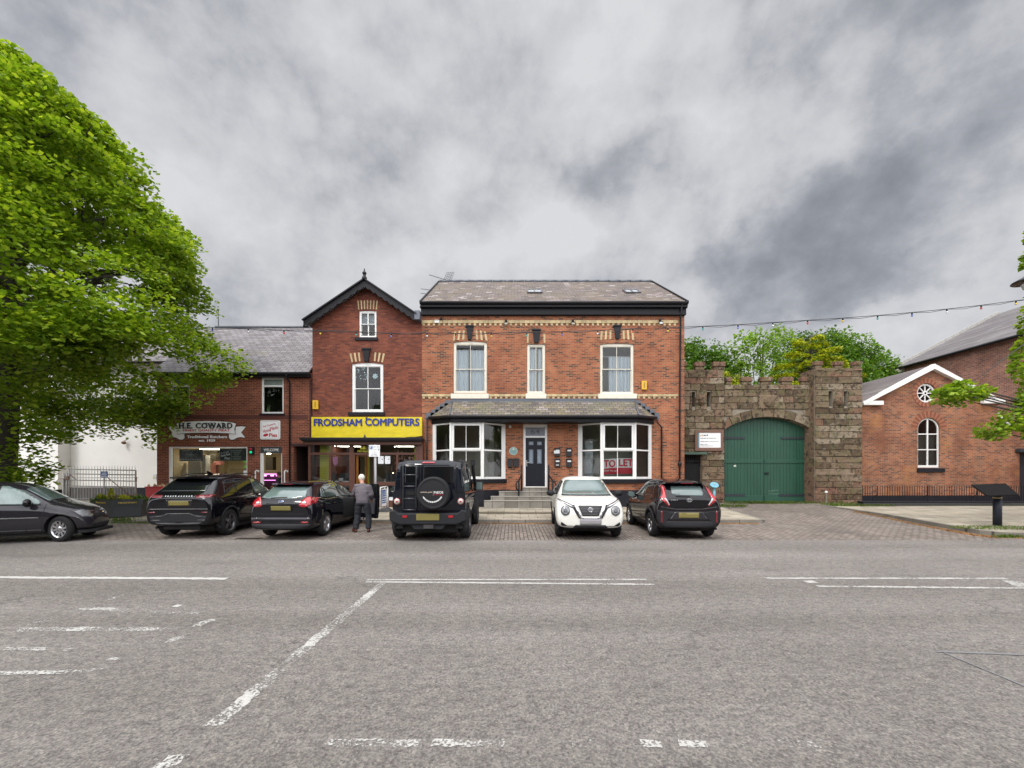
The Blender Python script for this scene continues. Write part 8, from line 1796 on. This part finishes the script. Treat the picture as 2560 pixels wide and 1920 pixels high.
for s_ in (-1, 1):
    l_ = GR.shape('tail_light', TLR2, lambda m: m.lathe([(.088, -1.98), (.088, -2.035), (.078, -2.045), (.001, -2.046)], (s_ * .785, 0, .98), 'y', 24)); GR.shape('lamp_ring', simple('lamp_pale', (.50, .42, .38), .25, coat=1.), lambda m: m.lathe([(.072, -2.04), (.070, -2.052), (.001, -2.053)], (s_ * .785, 0, .98), 'y', 24), l_); GR.shape('lamp_centre', TLR, lambda m: m.lathe([(.026, -2.05), (.022, -2.06), (.001, -2.061)], (s_ * .785, 0, .98), 'y', 14), l_)
    GR.shape('mud_flap', simple('mudflap_grey', (.035, .035, .037), .75, spec=.2), lambda m: m.box(s_ * .80 - .14, s_ * .80 + .14, -1.95, -1.92, .30, .56))
BMP = GR.shape('bumper', simple('bumper_grey', (.018, .019, .022), .6, spec=.25), lambda m: (m.plate([(-.94, .52), (-.70, .42), (.70, .42), (.94, .52), (.95, .74), (.82, .78), (.72, .70), (-.72, .70), (-.82, .78), (-.95, .74)], [], (0, -2.17, 0), th=.20), m.plate([(-.45, .42), (.45, .42), (.36, .30), (-.36, .30)], [], (0, -2.12, 0), th=.1)))
bevel(BMP, .03, 2); GR.shape('number_plate', PLY, lambda m: m.box(-.28, .28, -2.185, -2.172, .53, .69))
for s_ in (-1, 1): GR.shape('reflector', TLR, lambda m: m.box(s_ * .56 - .055, s_ * .56 + .055, -2.182, -2.172, .595, .65), BMP)
GR.shape('tow_bar', SATIN, lambda m: m.box(-.1, .14, -2.2, -2.1, .33, .42))
GR.decal('handle_recess', qd(-.58, -.34, 1.12, 1.22), 'rear', DARK, .004); GR.decal('side_panel_window', [(-1.75, 1.30), (-1.05, 1.30), (-1.05, 1.80), (-1.75, 1.80)], 'right', CGV, .005, mirror=True)
GR.decal('side_window', [(-.95, 1.24), (-.12, 1.24), (-.12, 1.84), (-.95, 1.84)], 'right', CGV, .005, mirror=True); GR.decal('side_window', [(-.04, 1.24), (.62, 1.24), (.30, 1.84), (-.04, 1.84)], 'right', CGL, .005, mirror=True)
for y_ in (-1.0, -.08): GR.decal('door_seam', line_((y_, .5), (y_, 1.9), .012), 'right', DARK, .002, mirror=True)
GR.decal('rub_rail', qd(-1.9, .6, 1.02, 1.06), 'right', SATIN, .02, mirror=True)
for s_ in (-1, 1):
    mr = GR.shape('wing_mirror', CLAD, lambda m: m.box(s_ * 1.07 - .11, s_ * 1.07 + .11, .60, .68, 1.16, 1.42)); bevel(mr, .02); GR.shape('mirror_glass', CGL2, lambda m: m.box(s_ * 1.07 - .09, s_ * 1.07 + .09, .593, .599, 1.18, 1.40), mr); GR.shape('mirror_arm', CLAD, lambda m: m.box(s_ * .93 - .06, s_ * .93 + .06, .63, .67, 1.2, 1.26), mr)
    GR.shape('roof_rail', SATIN, lambda m: [m.box(s_ * .70 - .035, s_ * .70 + .035, -1.6 + i * .45, -1.3 + i * .45, 1.99, 2.035) for i in range(5)])
GR.shape('snorkel', CLAD, lambda m: (m.tube([(.90, .95, 1.15), (.92, .80, 1.35), (.88, .45, 1.85), (.88, .42, 1.98)], .05, 8), m.box(.82, .95, .34, .48, 1.92, 2.08)))
text('TRIALMASTER' if 0 else '4X4', (.55, -2.03, .78), None, .02, .1, None, BADGE, GR.root, bold=.01, depth=.004, local=True) if 0 else None
# ------------------------------------------------------------ white crossover facing the camera
JU = Car('white crossover car facing the road with round headlights and black grille', 'car', (2.09, 12.5, .022), R(176.5), [
    (-2.08, .40, .82, .95, .66, .64, .56), (-2.12, .32, .90, 1.06, .82, .78, .66), (-1.95, .28, 1.04, 1.2, .89, .84, .70), (-1.6, .26, 1.1, 1.42, .90, .84, .62), (-1.3, .25, 1.08, 1.50, .90, .83, .60), (-.6, .24, 1.05, 1.585, .895, .83, .60), (.0, .24, 1.03, 1.59, .89, .83, .60), (.30, .24, 1.02, 1.54, .89, .83, .59), (.92, .25, 1.02, 1.16, .895, .84, .68), (1.15, .26, 1.02, 1.09, .90, .85, .72),
    (1.6, .28, .99, 1.03, .90, .84, .72), (1.95, .28, .86, .93, .89, .82, .68), (2.06, .30, .74, .80, .82, .76, .60), (2.10, .36, .58, .62, .70, .66, .50)], P_WHT, (-1.30, 1.34), .34, 1.80, .215, RIMD, 5, arch=.06, group='cars parked nose-in outside the shops')
JU.decal('windscreen', [(-.68, 1.10), (.68, 1.10), (.60, 1.38), (.53, 1.49), (-.53, 1.49), (-.60, 1.38)], 'front', CGL2, .005); JU.decal('windscreen_surround', [(-.68, 1.075), (.68, 1.075), (.69, 1.10), (-.69, 1.10)], 'front', CLAD, .004)
JU.decal('grille', [(-.31, .86), (.31, .86), (.21, .61), (-.21, .61)], 'front', simple('grille_black', (.010, .010, .012), .5), .010)
for i in range(6): z_ = .64 + i * .037; hw_ = .22 + (z_ - .61) * .36; JU.decal('grille_slat', line_((-hw_ + .02, z_), (hw_ - .02, z_), .010), 'front', SATIN, .015)
for s_ in (-1, 1):
    JU.decal('grille_chrome', [(s_ * .41, .875), (s_ * .34, .875), (s_ * .225, .59), (s_ * .16, .56), (s_ * .17, .53), (s_ * .27, .56)][::s_], 'front', CHR, .018); JU.decal('grille_surround', [(s_ * .49, .865), (s_ * .41, .875), (s_ * .27, .56), (s_ * .24, .545), (s_ * .30, .55)][::s_], 'front', CLAD, .014)
    JU.decal('running_light', [(s_ * .82, .99), (s_ * .80, 1.005), (s_ * .44, .87), (s_ * .40, .81), (s_ * .48, .80)][::s_], 'front', HLD, .016); JU.decal('running_light_lens', line_((s_ * .78, .965), (s_ * .47, .835), .022)[::s_], 'front', TLW, .022)
    h_ = JU.decal('headlight', circ(s_ * .64, .735, .118, 24)[::s_], 'front', HLD, .016)[0]; JU.decal('headlight_ring', circ(s_ * .64, .735, .100, 20)[::s_], 'front', HLG, .022, parent=h_); JU.decal('headlight_lens', circ(s_ * .64, .735, .05, 14)[::s_], 'front', HLD, .028, parent=h_, grid=.03)
    JU.decal('fog_recess', [(s_ * .74, .46), (s_ * .60, .36), (s_ * .72, .36), (s_ * .76, .40)][::s_], 'front', CLAD, .012)
JU.decal('grille_base', line_((-.2, .55), (.2, .55), .035), 'front', CHR, .018)
JU.shape('badge', BADGE, lambda m: (m.lathe([(.062, 2.085), (.062, 2.105), (.048, 2.105), (.048, 2.09)], (0, 0, .765), 'y', 24), m.box(-.075, .075, 2.085, 2.112, .752, .778))); text('NISSAN', (0, 2.1125, .765), None, .016, .125, None, M_dk, JU.root, bold=.02, depth=.002, local=True, u=(-1, 0, 0), n=(0, 1, 0))
JU.decal('number_plate', qd(-.27, .27, .405, .53), 'front', PLG, .03); JU.decal('lower_grille', [(-.46, .30), (.46, .30), (.38, .385), (-.38, .385)], 'front', simple('grille_black', (.01, .01, .012), .5), .012)
JU.decal('bumper_base', [(-.80, .24), (.80, .24), (.83, .32), (.50, .30), (.40, .265), (-.40, .265), (-.50, .30), (-.83, .32)], 'front', CLAD, .022)
JU.decal('side_window', [(-1.35, 1.14), (-.05, 1.1), (-.05, 1.48), (-1.1, 1.42)], 'right', CGL, .004, mirror=True); JU.decal('side_window', [(.02, 1.1), (.80, 1.08), (.30, 1.44), (.02, 1.48)], 'right', CGL, .004, mirror=True); JU.decal('side_sill', [(-.9, .26), (.9, .26), (.9, .42), (-.9, .42)], 'right', CLAD, .008, mirror=True)
JU.decal('bonnet_seam', line_((-.50, 1.92), (.50, 1.92), .01), 'top', DARK, .002)
JU.mir(.72, 1.12, .93, CLAD, glassf=-1)
# ------------------------------------------------------------ black city car (rear view)
AY = Car('small black city car with tall red tail lights and silver badge on the right', 'car', (4.56, 12.35, .02), R(-2.5), [
    (-1.78, .42, .78, .90, .66, .64, .58), (-1.83, .32, .84, .99, .80, .76, .68), (-1.76, .27, .98, 1.06, .865, .82, .74), (-1.66, .25, 1.04, 1.20, .87, .80, .62), (-1.48, .24, 1.06, 1.40, .87, .79, .57), (-1.34, .23, 1.06, 1.46, .87, .785, .555), (-.8, .22, 1.03, 1.51, .865, .78, .56), (-.1, .21, .99, 1.525, .86, .78, .57), (.25, .21, .97, 1.47, .86, .78, .56), (.80, .22, .95, 1.16, .865, .79, .62),
    (1.02, .23, .94, 1.02, .87, .79, .66), (1.45, .25, .88, .94, .86, .76, .62), (1.75, .28, .72, .78, .78, .70, .5), (1.84, .34, .56, .60, .62, .58, .4)], P_ROOF, (-1.16, 1.27), .335, 1.74, .20, RIM, 5, arch=.075, group='cars parked nose-in outside the shops')
AY.decal('tailgate', [(-.50, .86), (-.34, .80), (.34, .80), (.50, .86), (.66, 1.02), (.58, 1.38), (-.58, 1.38), (-.66, 1.02)], 'rear', P_BLK, .005)
AY.decal('rear_window', [(-.38, 1.12), (.38, 1.10), (.42, 1.16), (.40, 1.33), (.34, 1.35), (-.36, 1.35), (-.40, 1.32), (-.42, 1.17)], 'rear', CGL2, .011)
AY.shape('spoiler', P_BLK, lambda m: m.plate([(-.56, -1.30), (.56, -1.30), (.54, -1.60), (.4, -1.66), (-.4, -1.66), (-.54, -1.60)], [], (0, 0, 1.405), u=(1, 0, 0), v=(0, 1, 0), n=(0, .08, 1), th=.035))
AY.shape('brake_light', TLR2, lambda m: m.box(-.16, .16, -1.665, -1.655, 1.41, 1.43))
for s_ in (-1, 1):
    AY.decal('tail_light', [(s_ * .545, 1.36), (s_ * .61, 1.36), (s_ * .66, 1.14), (s_ * .73, 1.06), (s_ * .70, .98), (s_ * .53, .84), (s_ * .50, .87), (s_ * .60, 1.03), (s_ * .57, 1.13)][::s_], 'rear', TLR, .016)
    AY.decal('tail_light_lens', [(s_ * .60, 1.04), (s_ * .65, 1.04), (s_ * .52, .87), (s_ * .505, .88)][::s_], 'rear', TLW, .020)
    AY.decal('lower_cladding', [(s_ * .34, .70), (s_ * .84, .74), (s_ * .85, .30), (s_ * .66, .28), (s_ * .52, .50)][::s_], 'rear', CLAD, .008); AY.decal('reflector', qd(*sorted((s_ * .74, s_ * .70)), .42, .72), 'rear', TLR2, .016)
AY.decal('bumper_shelf', [(-.70, .80), (-.30, .745), (.30, .745), (.70, .80), (.76, .84), (.34, .775), (-.34, .775), (-.76, .84)], 'rear', P_GRY, .006)
AY.decal('bumper_insert', [(-.66, .30), (.66, .30), (.58, .46), (-.58, .46)], 'rear', CLAD, .012); AY.decal('plate_panel', [(-.52, .50), (.52, .50), (.36, .70), (-.36, .70)], 'rear', P_GRY, .010); AY.decal('number_plate', qd(-.265, .265, .545, .68), 'rear', PLY, .018)
AY.shape('badge', BADGE, lambda m: ([m.tube([(a * math.cos(t), -1.835, 1.0 + b * math.sin(t)) for t in [i * PI / 10 for i in range(21)]], .0075, 5) for a, b in ((.07, .045), (.025, .043))], m.tube([(.055 * math.cos(t), -1.835, 1.022 + .016 * math.sin(t)) for t in [i * PI / 8 for i in range(17)]], .0065, 5)))
text('AYGO X', (-.39, -1.80, 1.0), None, .030, .19, None, BADGE, AY.root, bold=.02, depth=.02, local=True)
AY.decal('rear_wiper', line_((-.33, 1.085), (.04, 1.075), .02), 'rear', DARK, .02)
AY.decal('side_window', [(-1.0, 1.1), (-.28, 1.06), (-.25, 1.42), (-.8, 1.39)], 'right', CGL, .004, mirror=True); AY.decal('side_window', [(-.2, 1.05), (.74, 1.02), (.3, 1.36), (-.05, 1.43), (-.2, 1.44)], 'right', CGV, .004, mirror=True); AY.decal('pillar_panel', [(-1.4, .96), (-1.05, 1.02), (-.95, 1.44), (-1.25, 1.43), (-1.45, 1.2)], 'right', P_BLK, .003, mirror=True)
AY.decal('door_seam', line_((-.24, .32), (-.24, 1.04), .01), 'right', DARK, .002, mirror=True); AY.decal('side_sill', [(-.8, .23), (.9, .23), (.9, .36), (-.8, .36)], 'right', CLAD, .006, mirror=True); AY.decal('windscreen', [(-.58, .86), (.58, .86), (.5, .34), (-.5, .34)], 'top', CGL, .004)
AY.decal('door_handle', qd(-.1, .1, .86, .89), 'right', CHR, .012, mirror=True); AY.mir(.60, 1.04, .88, P_BLK); AY.shape('aerial', DARK, lambda m: m.tube([(0, -.9, 1.52), (0, -1.15, 1.72)], .006, 5)); AY.shape('exhaust', DARK, lambda m: m.lathe([(.001, -.25), (.09, -.2), (.09, .2), (.001, .25)], (.42, -1.5, .30), 'x', 12))
# ------------------------------------------------------------ dark hatchback driving past on the left
GO = Car('dark grey hatchback seen side on in the road at the left edge', 'car', (-12.4, 10.49, .0), R(-67), [
    (-2.05, .38, .78, .90, .66, .64, .56), (-2.10, .30, .84, 1.0, .80, .76, .68), (-1.95, .26, .94, 1.14, .87, .82, .66), (-1.6, .24, .97, 1.38, .88, .80, .56), (-1.2, .22, .96, 1.45, .88, .795, .55), (-.4, .20, .94, 1.485, .88, .79, .56), (.1, .20, .92, 1.46, .875, .79, .56), (.42, .20, .91, 1.36, .875, .79, .56), (.85, .21, .90, 1.12, .88, .79, .60),
    (1.10, .22, .89, .98, .88, .78, .64), (1.5, .24, .84, .89, .87, .75, .60), (1.76, .26, .74, .79, .80, .68, .50), (1.92, .26, .60, .66, .66, .56, .40), (1.98, .28, .48, .54, .50, .44, .3)], P_GRY, (-1.26, 1.32), .32, 1.76, .205, RIM, 10, fsteer=R(-14))
GO.decal('side_window', [(-1.1, .98), (-.2, .96), (-.15, 1.38), (-.8, 1.39)], 'right', CGV, .004, mirror=True); GLW = simple('car_glass_pale', (.22, .29, .27), .06, var=.55, scale=2.2, coat=1.)
GO.decal('side_window', [(-.10, .955), (.80, .94), (.85, 1.0), (.42, 1.25), (.05, 1.385), (-.10, 1.39)], 'right', GLW, .004, mirror=True)
GO.decal('headlight', [(1.62, .74), (1.72, .78), (1.86, .72), (2.02, .60), (1.92, .58), (1.78, .62)], 'right', HLG, .010, mirror=True); GO.decal('headlight', [(.56, .73), (.76, .76), (.72, .60), (.58, .60)], 'front', HLG, .010, mirror=True)
GO.decal('side_moulding', qd(-.9, .86, .60, .625), 'right', SATIN, .012, mirror=True); GO.decal('sill_moulding', qd(-.9, .9, .30, .325), 'right', SATIN, .010, mirror=True)
GO.decal('door_seam', line_((.90, .30), (.98, .93), .012), 'right', DARK, .003, mirror=True); GO.decal('door_seam', line_((-.18, .30), (-.16, .93), .012), 'right', DARK, .003, mirror=True); GO.decal('window_seal', line_((-.95, .945), (.86, .925), .02), 'right', CLAD, .006, mirror=True)
GO.decal('lower_grille', [(-.5, .30), (.5, .30), (.55, .42), (-.55, .42)], 'front', CLAD, .01); GO.decal('grille', [(-.3, .56), (.3, .56), (.36, .66), (-.36, .66)], 'front', CLAD, .01)
GO.decal('windscreen', [(-.62, 1.0), (.62, 1.0), (.52, .42), (-.52, .42)], 'top', CGL2, .004); GO.mir(.66, .98, .90, P_BLK, size=(.13, .10, .085))
GO.shape('front_lip', CLAD, lambda m: m.plate([(-.7, 1.9), (-.78, 1.72), (.78, 1.72), (.7, 1.9), (.5, 2.08), (-.5, 2.08)], [], (0, 0, .20), u=(1, 0, 0), v=(0, 1, 0), n=(0, 0, 1), th=.07))

for c_, k in ((EV, (.9, 1, 1)), (FO, (.91, 1, 1)), (AY, (.95, 1, 1)), (JU, (.97, 1, 1)), (GO, (.8, .8, 1))): c_.root.scale = k
# ============================================================ people
SKIN = simple('skin', (.50, .27, .19), .55, var=.12, scale=20); HAIRW = simple('white_hair', (.66, .62, .56), .8, var=.2, scale=40, bump=.6)
def skin_body(name, verts, edges, radii, mat, parent, root=0, sub=2):
    me = bpy.data.meshes.new(name); me.from_pydata([Vector(v) for v in verts], edges, []); o = bpy.data.objects.new(name, me); COL.objects.link(o)
    o.modifiers.new('skin', 'SKIN'); sk = me.skin_vertices[0].data
    for i, r_ in enumerate(radii): sk[i].radius = r_ if isinstance(r_, tuple) else (r_, r_)
    sk[root].use_root = True; ss = o.modifiers.new('sub', 'SUBSURF'); ss.levels = sub; ss.render_levels = sub
    o.data = evalmesh(o); o.modifiers.clear(); o.data.materials.clear(); o.data.materials.append(mat)
    for p in o.data.polygons: p.use_smooth = True
    o.parent = parent; return o
def blobm(m, c, r_, seg=16, rings=10, fn=None):
    k0 = len(m.v); m.lathe([(max(.0001, math.sin(PI * i / rings)), -math.cos(PI * i / rings)) for i in range(rings + 1)], (0, 0, 0), 'z', seg)
    for i in range(k0, len(m.v)):
        v = Vector(m.v[i]); v = Vector((v.x * r_[0], v.y * r_[1], v.z * r_[2]))
        if fn: v = fn(v)
        m.v[i] = tuple(v + Vector(c))
def person(label, loc, rz, pose, top, trousers, shoes, hair, detail=True):
    """pose gives joint positions in local metres, x right, y forward, z up"""
    t_ = thing('person', label, 'person', loc, rz); J = pose
    names = ['pelvis', 'spine', 'chest', 'neck', 'head', 'lsh', 'lel', 'lwr', 'rsh', 'rel', 'rwr', 'lhip', 'lkn', 'lan', 'rhip', 'rkn', 'ran', 'ltoe', 'rtoe', 'lpalm', 'rpalm', 'brow']
    V = [J[n] for n in names]; I = {n: i for i, n in enumerate(names)}
    E = [(a, b) for a, b in (('pelvis', 'spine'), ('spine', 'chest'), ('chest', 'neck'), ('neck', 'head'), ('chest', 'lsh'), ('lsh', 'lel'), ('lel', 'lwr'), ('chest', 'rsh'), ('rsh', 'rel'), ('rel', 'rwr'), ('pelvis', 'lhip'), ('lhip', 'lkn'), ('lkn', 'lan'), ('pelvis', 'rhip'), ('rhip', 'rkn'), ('rkn', 'ran'), ('lan', 'ltoe'), ('ran', 'rtoe'), ('lwr', 'lpalm'), ('rwr', 'rpalm'), ('head', 'brow'))]
    rad = dict(pelvis=(.10, .09), spine=(.08, .07), chest=(.08, .06), neck=.055, head=.085, lsh=.045, lel=.045, lwr=.03, rsh=.045, rel=.045, rwr=.03, lhip=.07, lkn=.06, lan=.042, rhip=.07, rkn=.06, ran=.042, ltoe=.035, rtoe=.035, lpalm=(.035, .018), rpalm=(.035, .018), brow=.075)
    Vv = list(V); Ee = [(I[a], I[b]) for a, b in E]; Rr = [rad[n] for n in names]
    # five fingers on each palm
    for sd in 'lr':
        w_, p_ = Vector(J[sd + 'wr']), Vector(J[sd + 'palm']); d = (p_ - w_).normalized(); s_ = Vector(J.get(sd + 'side', (1, 0, 0))); s_ = (s_ - d * s_.dot(d)).normalized(); cu = d.cross(s_) * (1 if sd == 'l' else -1)
        for i, (o_, ln_) in enumerate(((-.028, .06), (-.01, .072), (.009, .068), (.026, .054))):
            a = p_ + s_ * o_ + d * .012; b = a + d * ln_ * .55 + cu * .008; c = b + (d * .6 + cu * .8).normalized() * ln_ * .5; k = len(Vv); Vv += [a, b, c]; Ee += [(I[sd + 'palm'], k), (k, k + 1), (k + 1, k + 2)]; Rr += [.0095, .0085, .0075]
        a = w_ + d * .02 - s_ * .03; b = a + (d * .8 - s_ * .5) * .045 + cu * .01; k = len(Vv); Vv += [a, b]; Ee += [(I[sd + 'wr'], k), (k, k + 1)]; Rr += [.012, .0095]
    body = skin_body('body', Vv, Ee, Rr, SKIN, t_, 0)
    # head shape details: jaw, nose, ears set on the skinned head, hair over the crown and nape
    H = Vector(J['head']); f = Vector(J['face']).normalized(); r_ = f.cross(Vector((0, 0, 1))).normalized(); up = r_.cross(f)
    m = MB(); c = H + up * .035
    def orient(v): return r_ * v.x + f * v.y + up * v.z
    blobm(m, c, (.075, .095, .11), fn=orient); blobm(m, c + f * .095 - up * .02, (.013, .022, .022), 8, 6, orient)
    for s in (-1, 1): blobm(m, c + r_ * .077 * s - up * .015, (.012, .022, .034), 8, 6, orient)
    blobm(m, c + f * .06 - up * .085, (.04, .035, .025), 8, 6, orient); m.build('face', SKIN, t_, local=True)
    m = MB()
    for s in (-1, 1): blobm(m, c + f * .088 + r_ * .03 * s + up * .004, (.012, .006, .006), 8, 5, orient)
    blobm(m, c + f * .088 - up * .058, (.024, .006, .004), 8, 5, orient); m.build('facial_feature', simple('eye_dark', (.08, .04, .035), .5), t_, local=True)
    m = MB()
    def hr(v):
        n_ = noise.noise(v * 40) * .012; v = v * (1 + n_ * 6); return orient(v)
    blobm(m, c - f * .018 + up * .022, (.086, .100, .105), 20, 14, hr)
    m.v = [tuple(v) for v in m.v]
    keep = []
    for f_, mi, sm in zip(m.f, m.mi, m.sm):
        cc = sum((Vector(m.v[i]) for i in f_), Vector()) / len(f_) - c
        if not (cc.dot(f) > .045 and cc.dot(up) < .05) and cc.dot(up) > -.075: keep.append((f_, mi, sm))
    m.f = [k[0] for k in keep]; m.mi = [k[1] for k in keep]; m.sm = [k[2] for k in keep]; m.build('hair', hair, t_, local=True, recalc=False)
    # clothes: garments grown on the same joints, slightly fuller


    g = lambda a, b, k: tuple(Vector(J[a]).lerp(Vector(J[b]), k))
    hem = Vector(J['pelvis']) + Vector((0, 0, -.05))
    def cloth(nm, mat, rings, limbs):
        m = MB(); prev = None
        for c, rx, ry in rings:
            k = m.add([Vector(c) + Vector((rx * math.cos(2 * PI * i / 20), ry * math.sin(2 * PI * i / 20), 0)) for i in range(20)])
            if prev is not None:
                for i in range(20): j = (i + 1) % 20; m.face((prev + i, prev + j, k + j, k + i))
            else: m.face([k + i for i in reversed(range(20))])
            prev = k
        m.face([prev + i for i in range(20)])
        for pts, rr in limbs: m.tube(pts, rr, 12)
        o = m.build(nm, mat, t_, local=True); r_ = o.modifiers.new('r', 'REMESH'); r_.mode = 'VOXEL'; r_.voxel_size = .014; sm = o.modifiers.new('s', 'SMOOTH'); sm.factor = .6; sm.iterations = 4
        o.data = evalmesh(o); o.modifiers.clear()
        for v in o.data.vertices: v.co += v.normal * (noise.noise(v.co * 9) * .012 + noise.noise(Vector((v.co.x * 5, v.co.y * 5, v.co.z * 22))) * .008 + .004)
        for p in o.data.polygons: p.use_smooth = True
        return o
    q = lambda a, b, k, dz=0: Vector(J[a]).lerp(Vector(J[b]), k) + Vector((0, 0, dz))
    cloth('jacket', top, [(hem, .185, .135), (q('pelvis', 'spine', .3), .18, .135), (q('spine', 'chest', .0), .185, .135), (q('spine', 'chest', .6), .20, .14), (q('chest', 'neck', .1), .21, .135), (q('chest', 'neck', .45), .165, .105), (q('chest', 'neck', .75), .095, .085), (q('chest', 'neck', .95), .07, .07)],
          [([q('lsh', 'chest', .45), J['lsh'], J['lel'], q('lel', 'lwr', .88)], [.10, .088, .066, .048]), ([q('rsh', 'chest', .45), J['rsh'], J['rel'], q('rel', 'rwr', .88)], [.10, .088, .066, .048])])
    cloth('trousers', trousers, [(q('pelvis', 'spine', .35), .165, .115), (q('pelvis', 'spine', 0, -.03), .175, .13), (q('pelvis', 'spine', 0, -.09), .165, .125)],
          [([J['lhip'], q('lhip', 'lkn', .3), J['lkn'], q('lkn', 'lan', .98)], [.10, .105, .085, .078]), ([J['rhip'], q('rhip', 'rkn', .3), J['rkn'], q('rkn', 'ran', .98)], [.10, .105, .085, .078])])
    for sd in 'lr':
        a, b = Vector(J[sd + 'an']), Vector(J[sd + 'toe']); d = (b - a); d.z = 0; d.normalize(); n_ = Vector((-d.y, d.x, 0)); m = MB()
        def so(v): return d * v.y + n_ * v.x + Vector((0, 0, max(v.z, -.035)))
        blobm(m, a + d * .07 - Vector((0, 0, a.z - .045)), (.052, .155, .05), 14, 8, so); blobm(m, a - Vector((0, 0, a.z - .065)), (.05, .065, .06), 12, 8, so); m.build('shoe', shoes, t_, local=True)
    return t_
pose1 = dict(pelvis=(0, 0, .88), spine=(-.02, .03, 1.04), chest=(-.03, .09, 1.24), neck=(-.055, .15, 1.40), head=(-.085, .20, 1.50), brow=(-.10, .22, 1.57), face=(-.75, .55, -.28),
             lsh=(-.185, .10, 1.31), lel=(-.30, .16, 1.08), lwr=(-.27, .36, .96), lpalm=(-.24, .42, .92), lside=(1, 0, .3), rsh=(.15, .08, 1.29), rel=(.235, .06, 1.05), rwr=(.20, .24, .93), rpalm=(.18, .29, .88), rside=(-1, 0, .3),
             lhip=(-.10, 0, .84), lkn=(-.155, .05, .47), lan=(-.19, -.03, .09), ltoe=(-.30, .10, .03), rhip=(.10, 0, .84), rkn=(.155, .04, .47), ran=(.17, -.02, .09), rtoe=(.13, .15, .03))
M_fleece = simple('grey_fleece', (.115, .10, .115), .9, var=.12, scale=12, bump=.3); M_trs = simple('navy_trousers', (.018, .020, .026), .85, var=.2, scale=10, bump=.2); M_shoe = simple('brown_shoe', (.085, .025, .018), .4)
person('elderly white haired man in grey fleece and dark trousers standing at the open car door', (X(905, 11.9), 11.95, g_(11.95)), R(4), pose1, M_fleece, M_trs, M_shoe, HAIRW)
pose2 = dict(pelvis=(0, 0, .92), spine=(0, .0, 1.08), chest=(0, .02, 1.30), neck=(0, .03, 1.47), head=(0, .05, 1.57), brow=(0, .06, 1.64), face=(0, 1, -.1), lsh=(-.19, .02, 1.38), lel=(-.25, .04, 1.12), lwr=(-.15, .24, 1.05), lpalm=(-.12, .31, 1.04), lside=(1, 0, 0), rsh=(.19, .02, 1.38), rel=(.25, .04, 1.12), rwr=(.15, .24, 1.05), rpalm=(.12, .31, 1.04), rside=(-1, 0, 0),
             lhip=(-.10, 0, .88), lkn=(-.11, .02, .49), lan=(-.12, 0, .09), ltoe=(-.13, .14, .03), rhip=(.10, 0, .88), rkn=(.11, .02, .49), ran=(.12, 0, .09), rtoe=(.13, .14, .03))
M_apr = simple('pale_coat', (.33, .36, .40), .85); M_blkc = simple('black_top', (.02, .02, .028), .85); M_hd = simple('brown_hair', (.08, .04, .025), .7)
person('person in dark clothes standing just inside the butchers doorway', (X(700, 19.4), 19.4, p_(19.4) - .2), R(100), pose2, M_blkc, M_trs, M_shoe, M_hd)
person('person in a pale overall behind the butchers shop window', (X(562, 20.2), 20.2, p_(20) - .22), R(180), pose2, M_apr, M_trs, M_shoe, M_hd)
# ---- the terrace across the road, behind the viewpoint: seen only as reflections in glass and car paint
OT = thing('opposite_terrace', 'pale rendered and brick terrace facing the shops from across the road', 'building', (0, -15, 0))
m = MB(); x_ = -46; i = 0; wn = MB(); cols_ = [RENDER, B66, RENDER, B64, RENDER]
for i in range(9):
    wd_ = 10.4; h_ = (6.2, 7.4, 5.6, 7.8, 6.0)[i % 5]; m = MB(); m.box(x_, x_ + wd_, -24, -15, 0, h_); m.build('wall', cols_[i % 5], OT)
    m = MB(); m.plate([(-24.3, h_), (-14.7, h_), (-19.5, h_ + 2.6)], [], (x_, 0, 0), u=(0, 1, 0), n=(1, 0, 0), th=wd_); m.build('roof', SLG, OT)
    for k in range(4):
        for z_ in (1.0, 4.0): m = MB(); m.box(x_ + 1 + k * 2.4, x_ + 2.3 + k * 2.4, -15.0, -14.97, z_, z_ + 1.6); m.build('window', GLd if 0 else M_roomd, OT)
    x_ += wd_
for tx, tz, tr in ((-14, 7, 3.2), (9, 6.5, 2.8), (24, 8, 3.5)):
    g = np.random.default_rng(int(tx + 50)); d = g.normal(size=(2500, 3)); d /= np.linalg.norm(d, axis=1)[:, None]; t_ = thing('street_tree', 'leafy street tree across the road from the shops, ' + {-14: 'leftmost of three', 9: 'middle of three', 24: 'rightmost of three'}[tx], 'tree', (tx, -11, 0))
    leaves('crown', np.array((tx, -11, tz)) + d * g.uniform(.5, 1, (2500, 1)) * tr, .5, L_dk, t_, seed=3); MB().tube([(tx, -11, 0), (tx, -11, tz)], .2, 8).build('trunk', M_bark, t_)
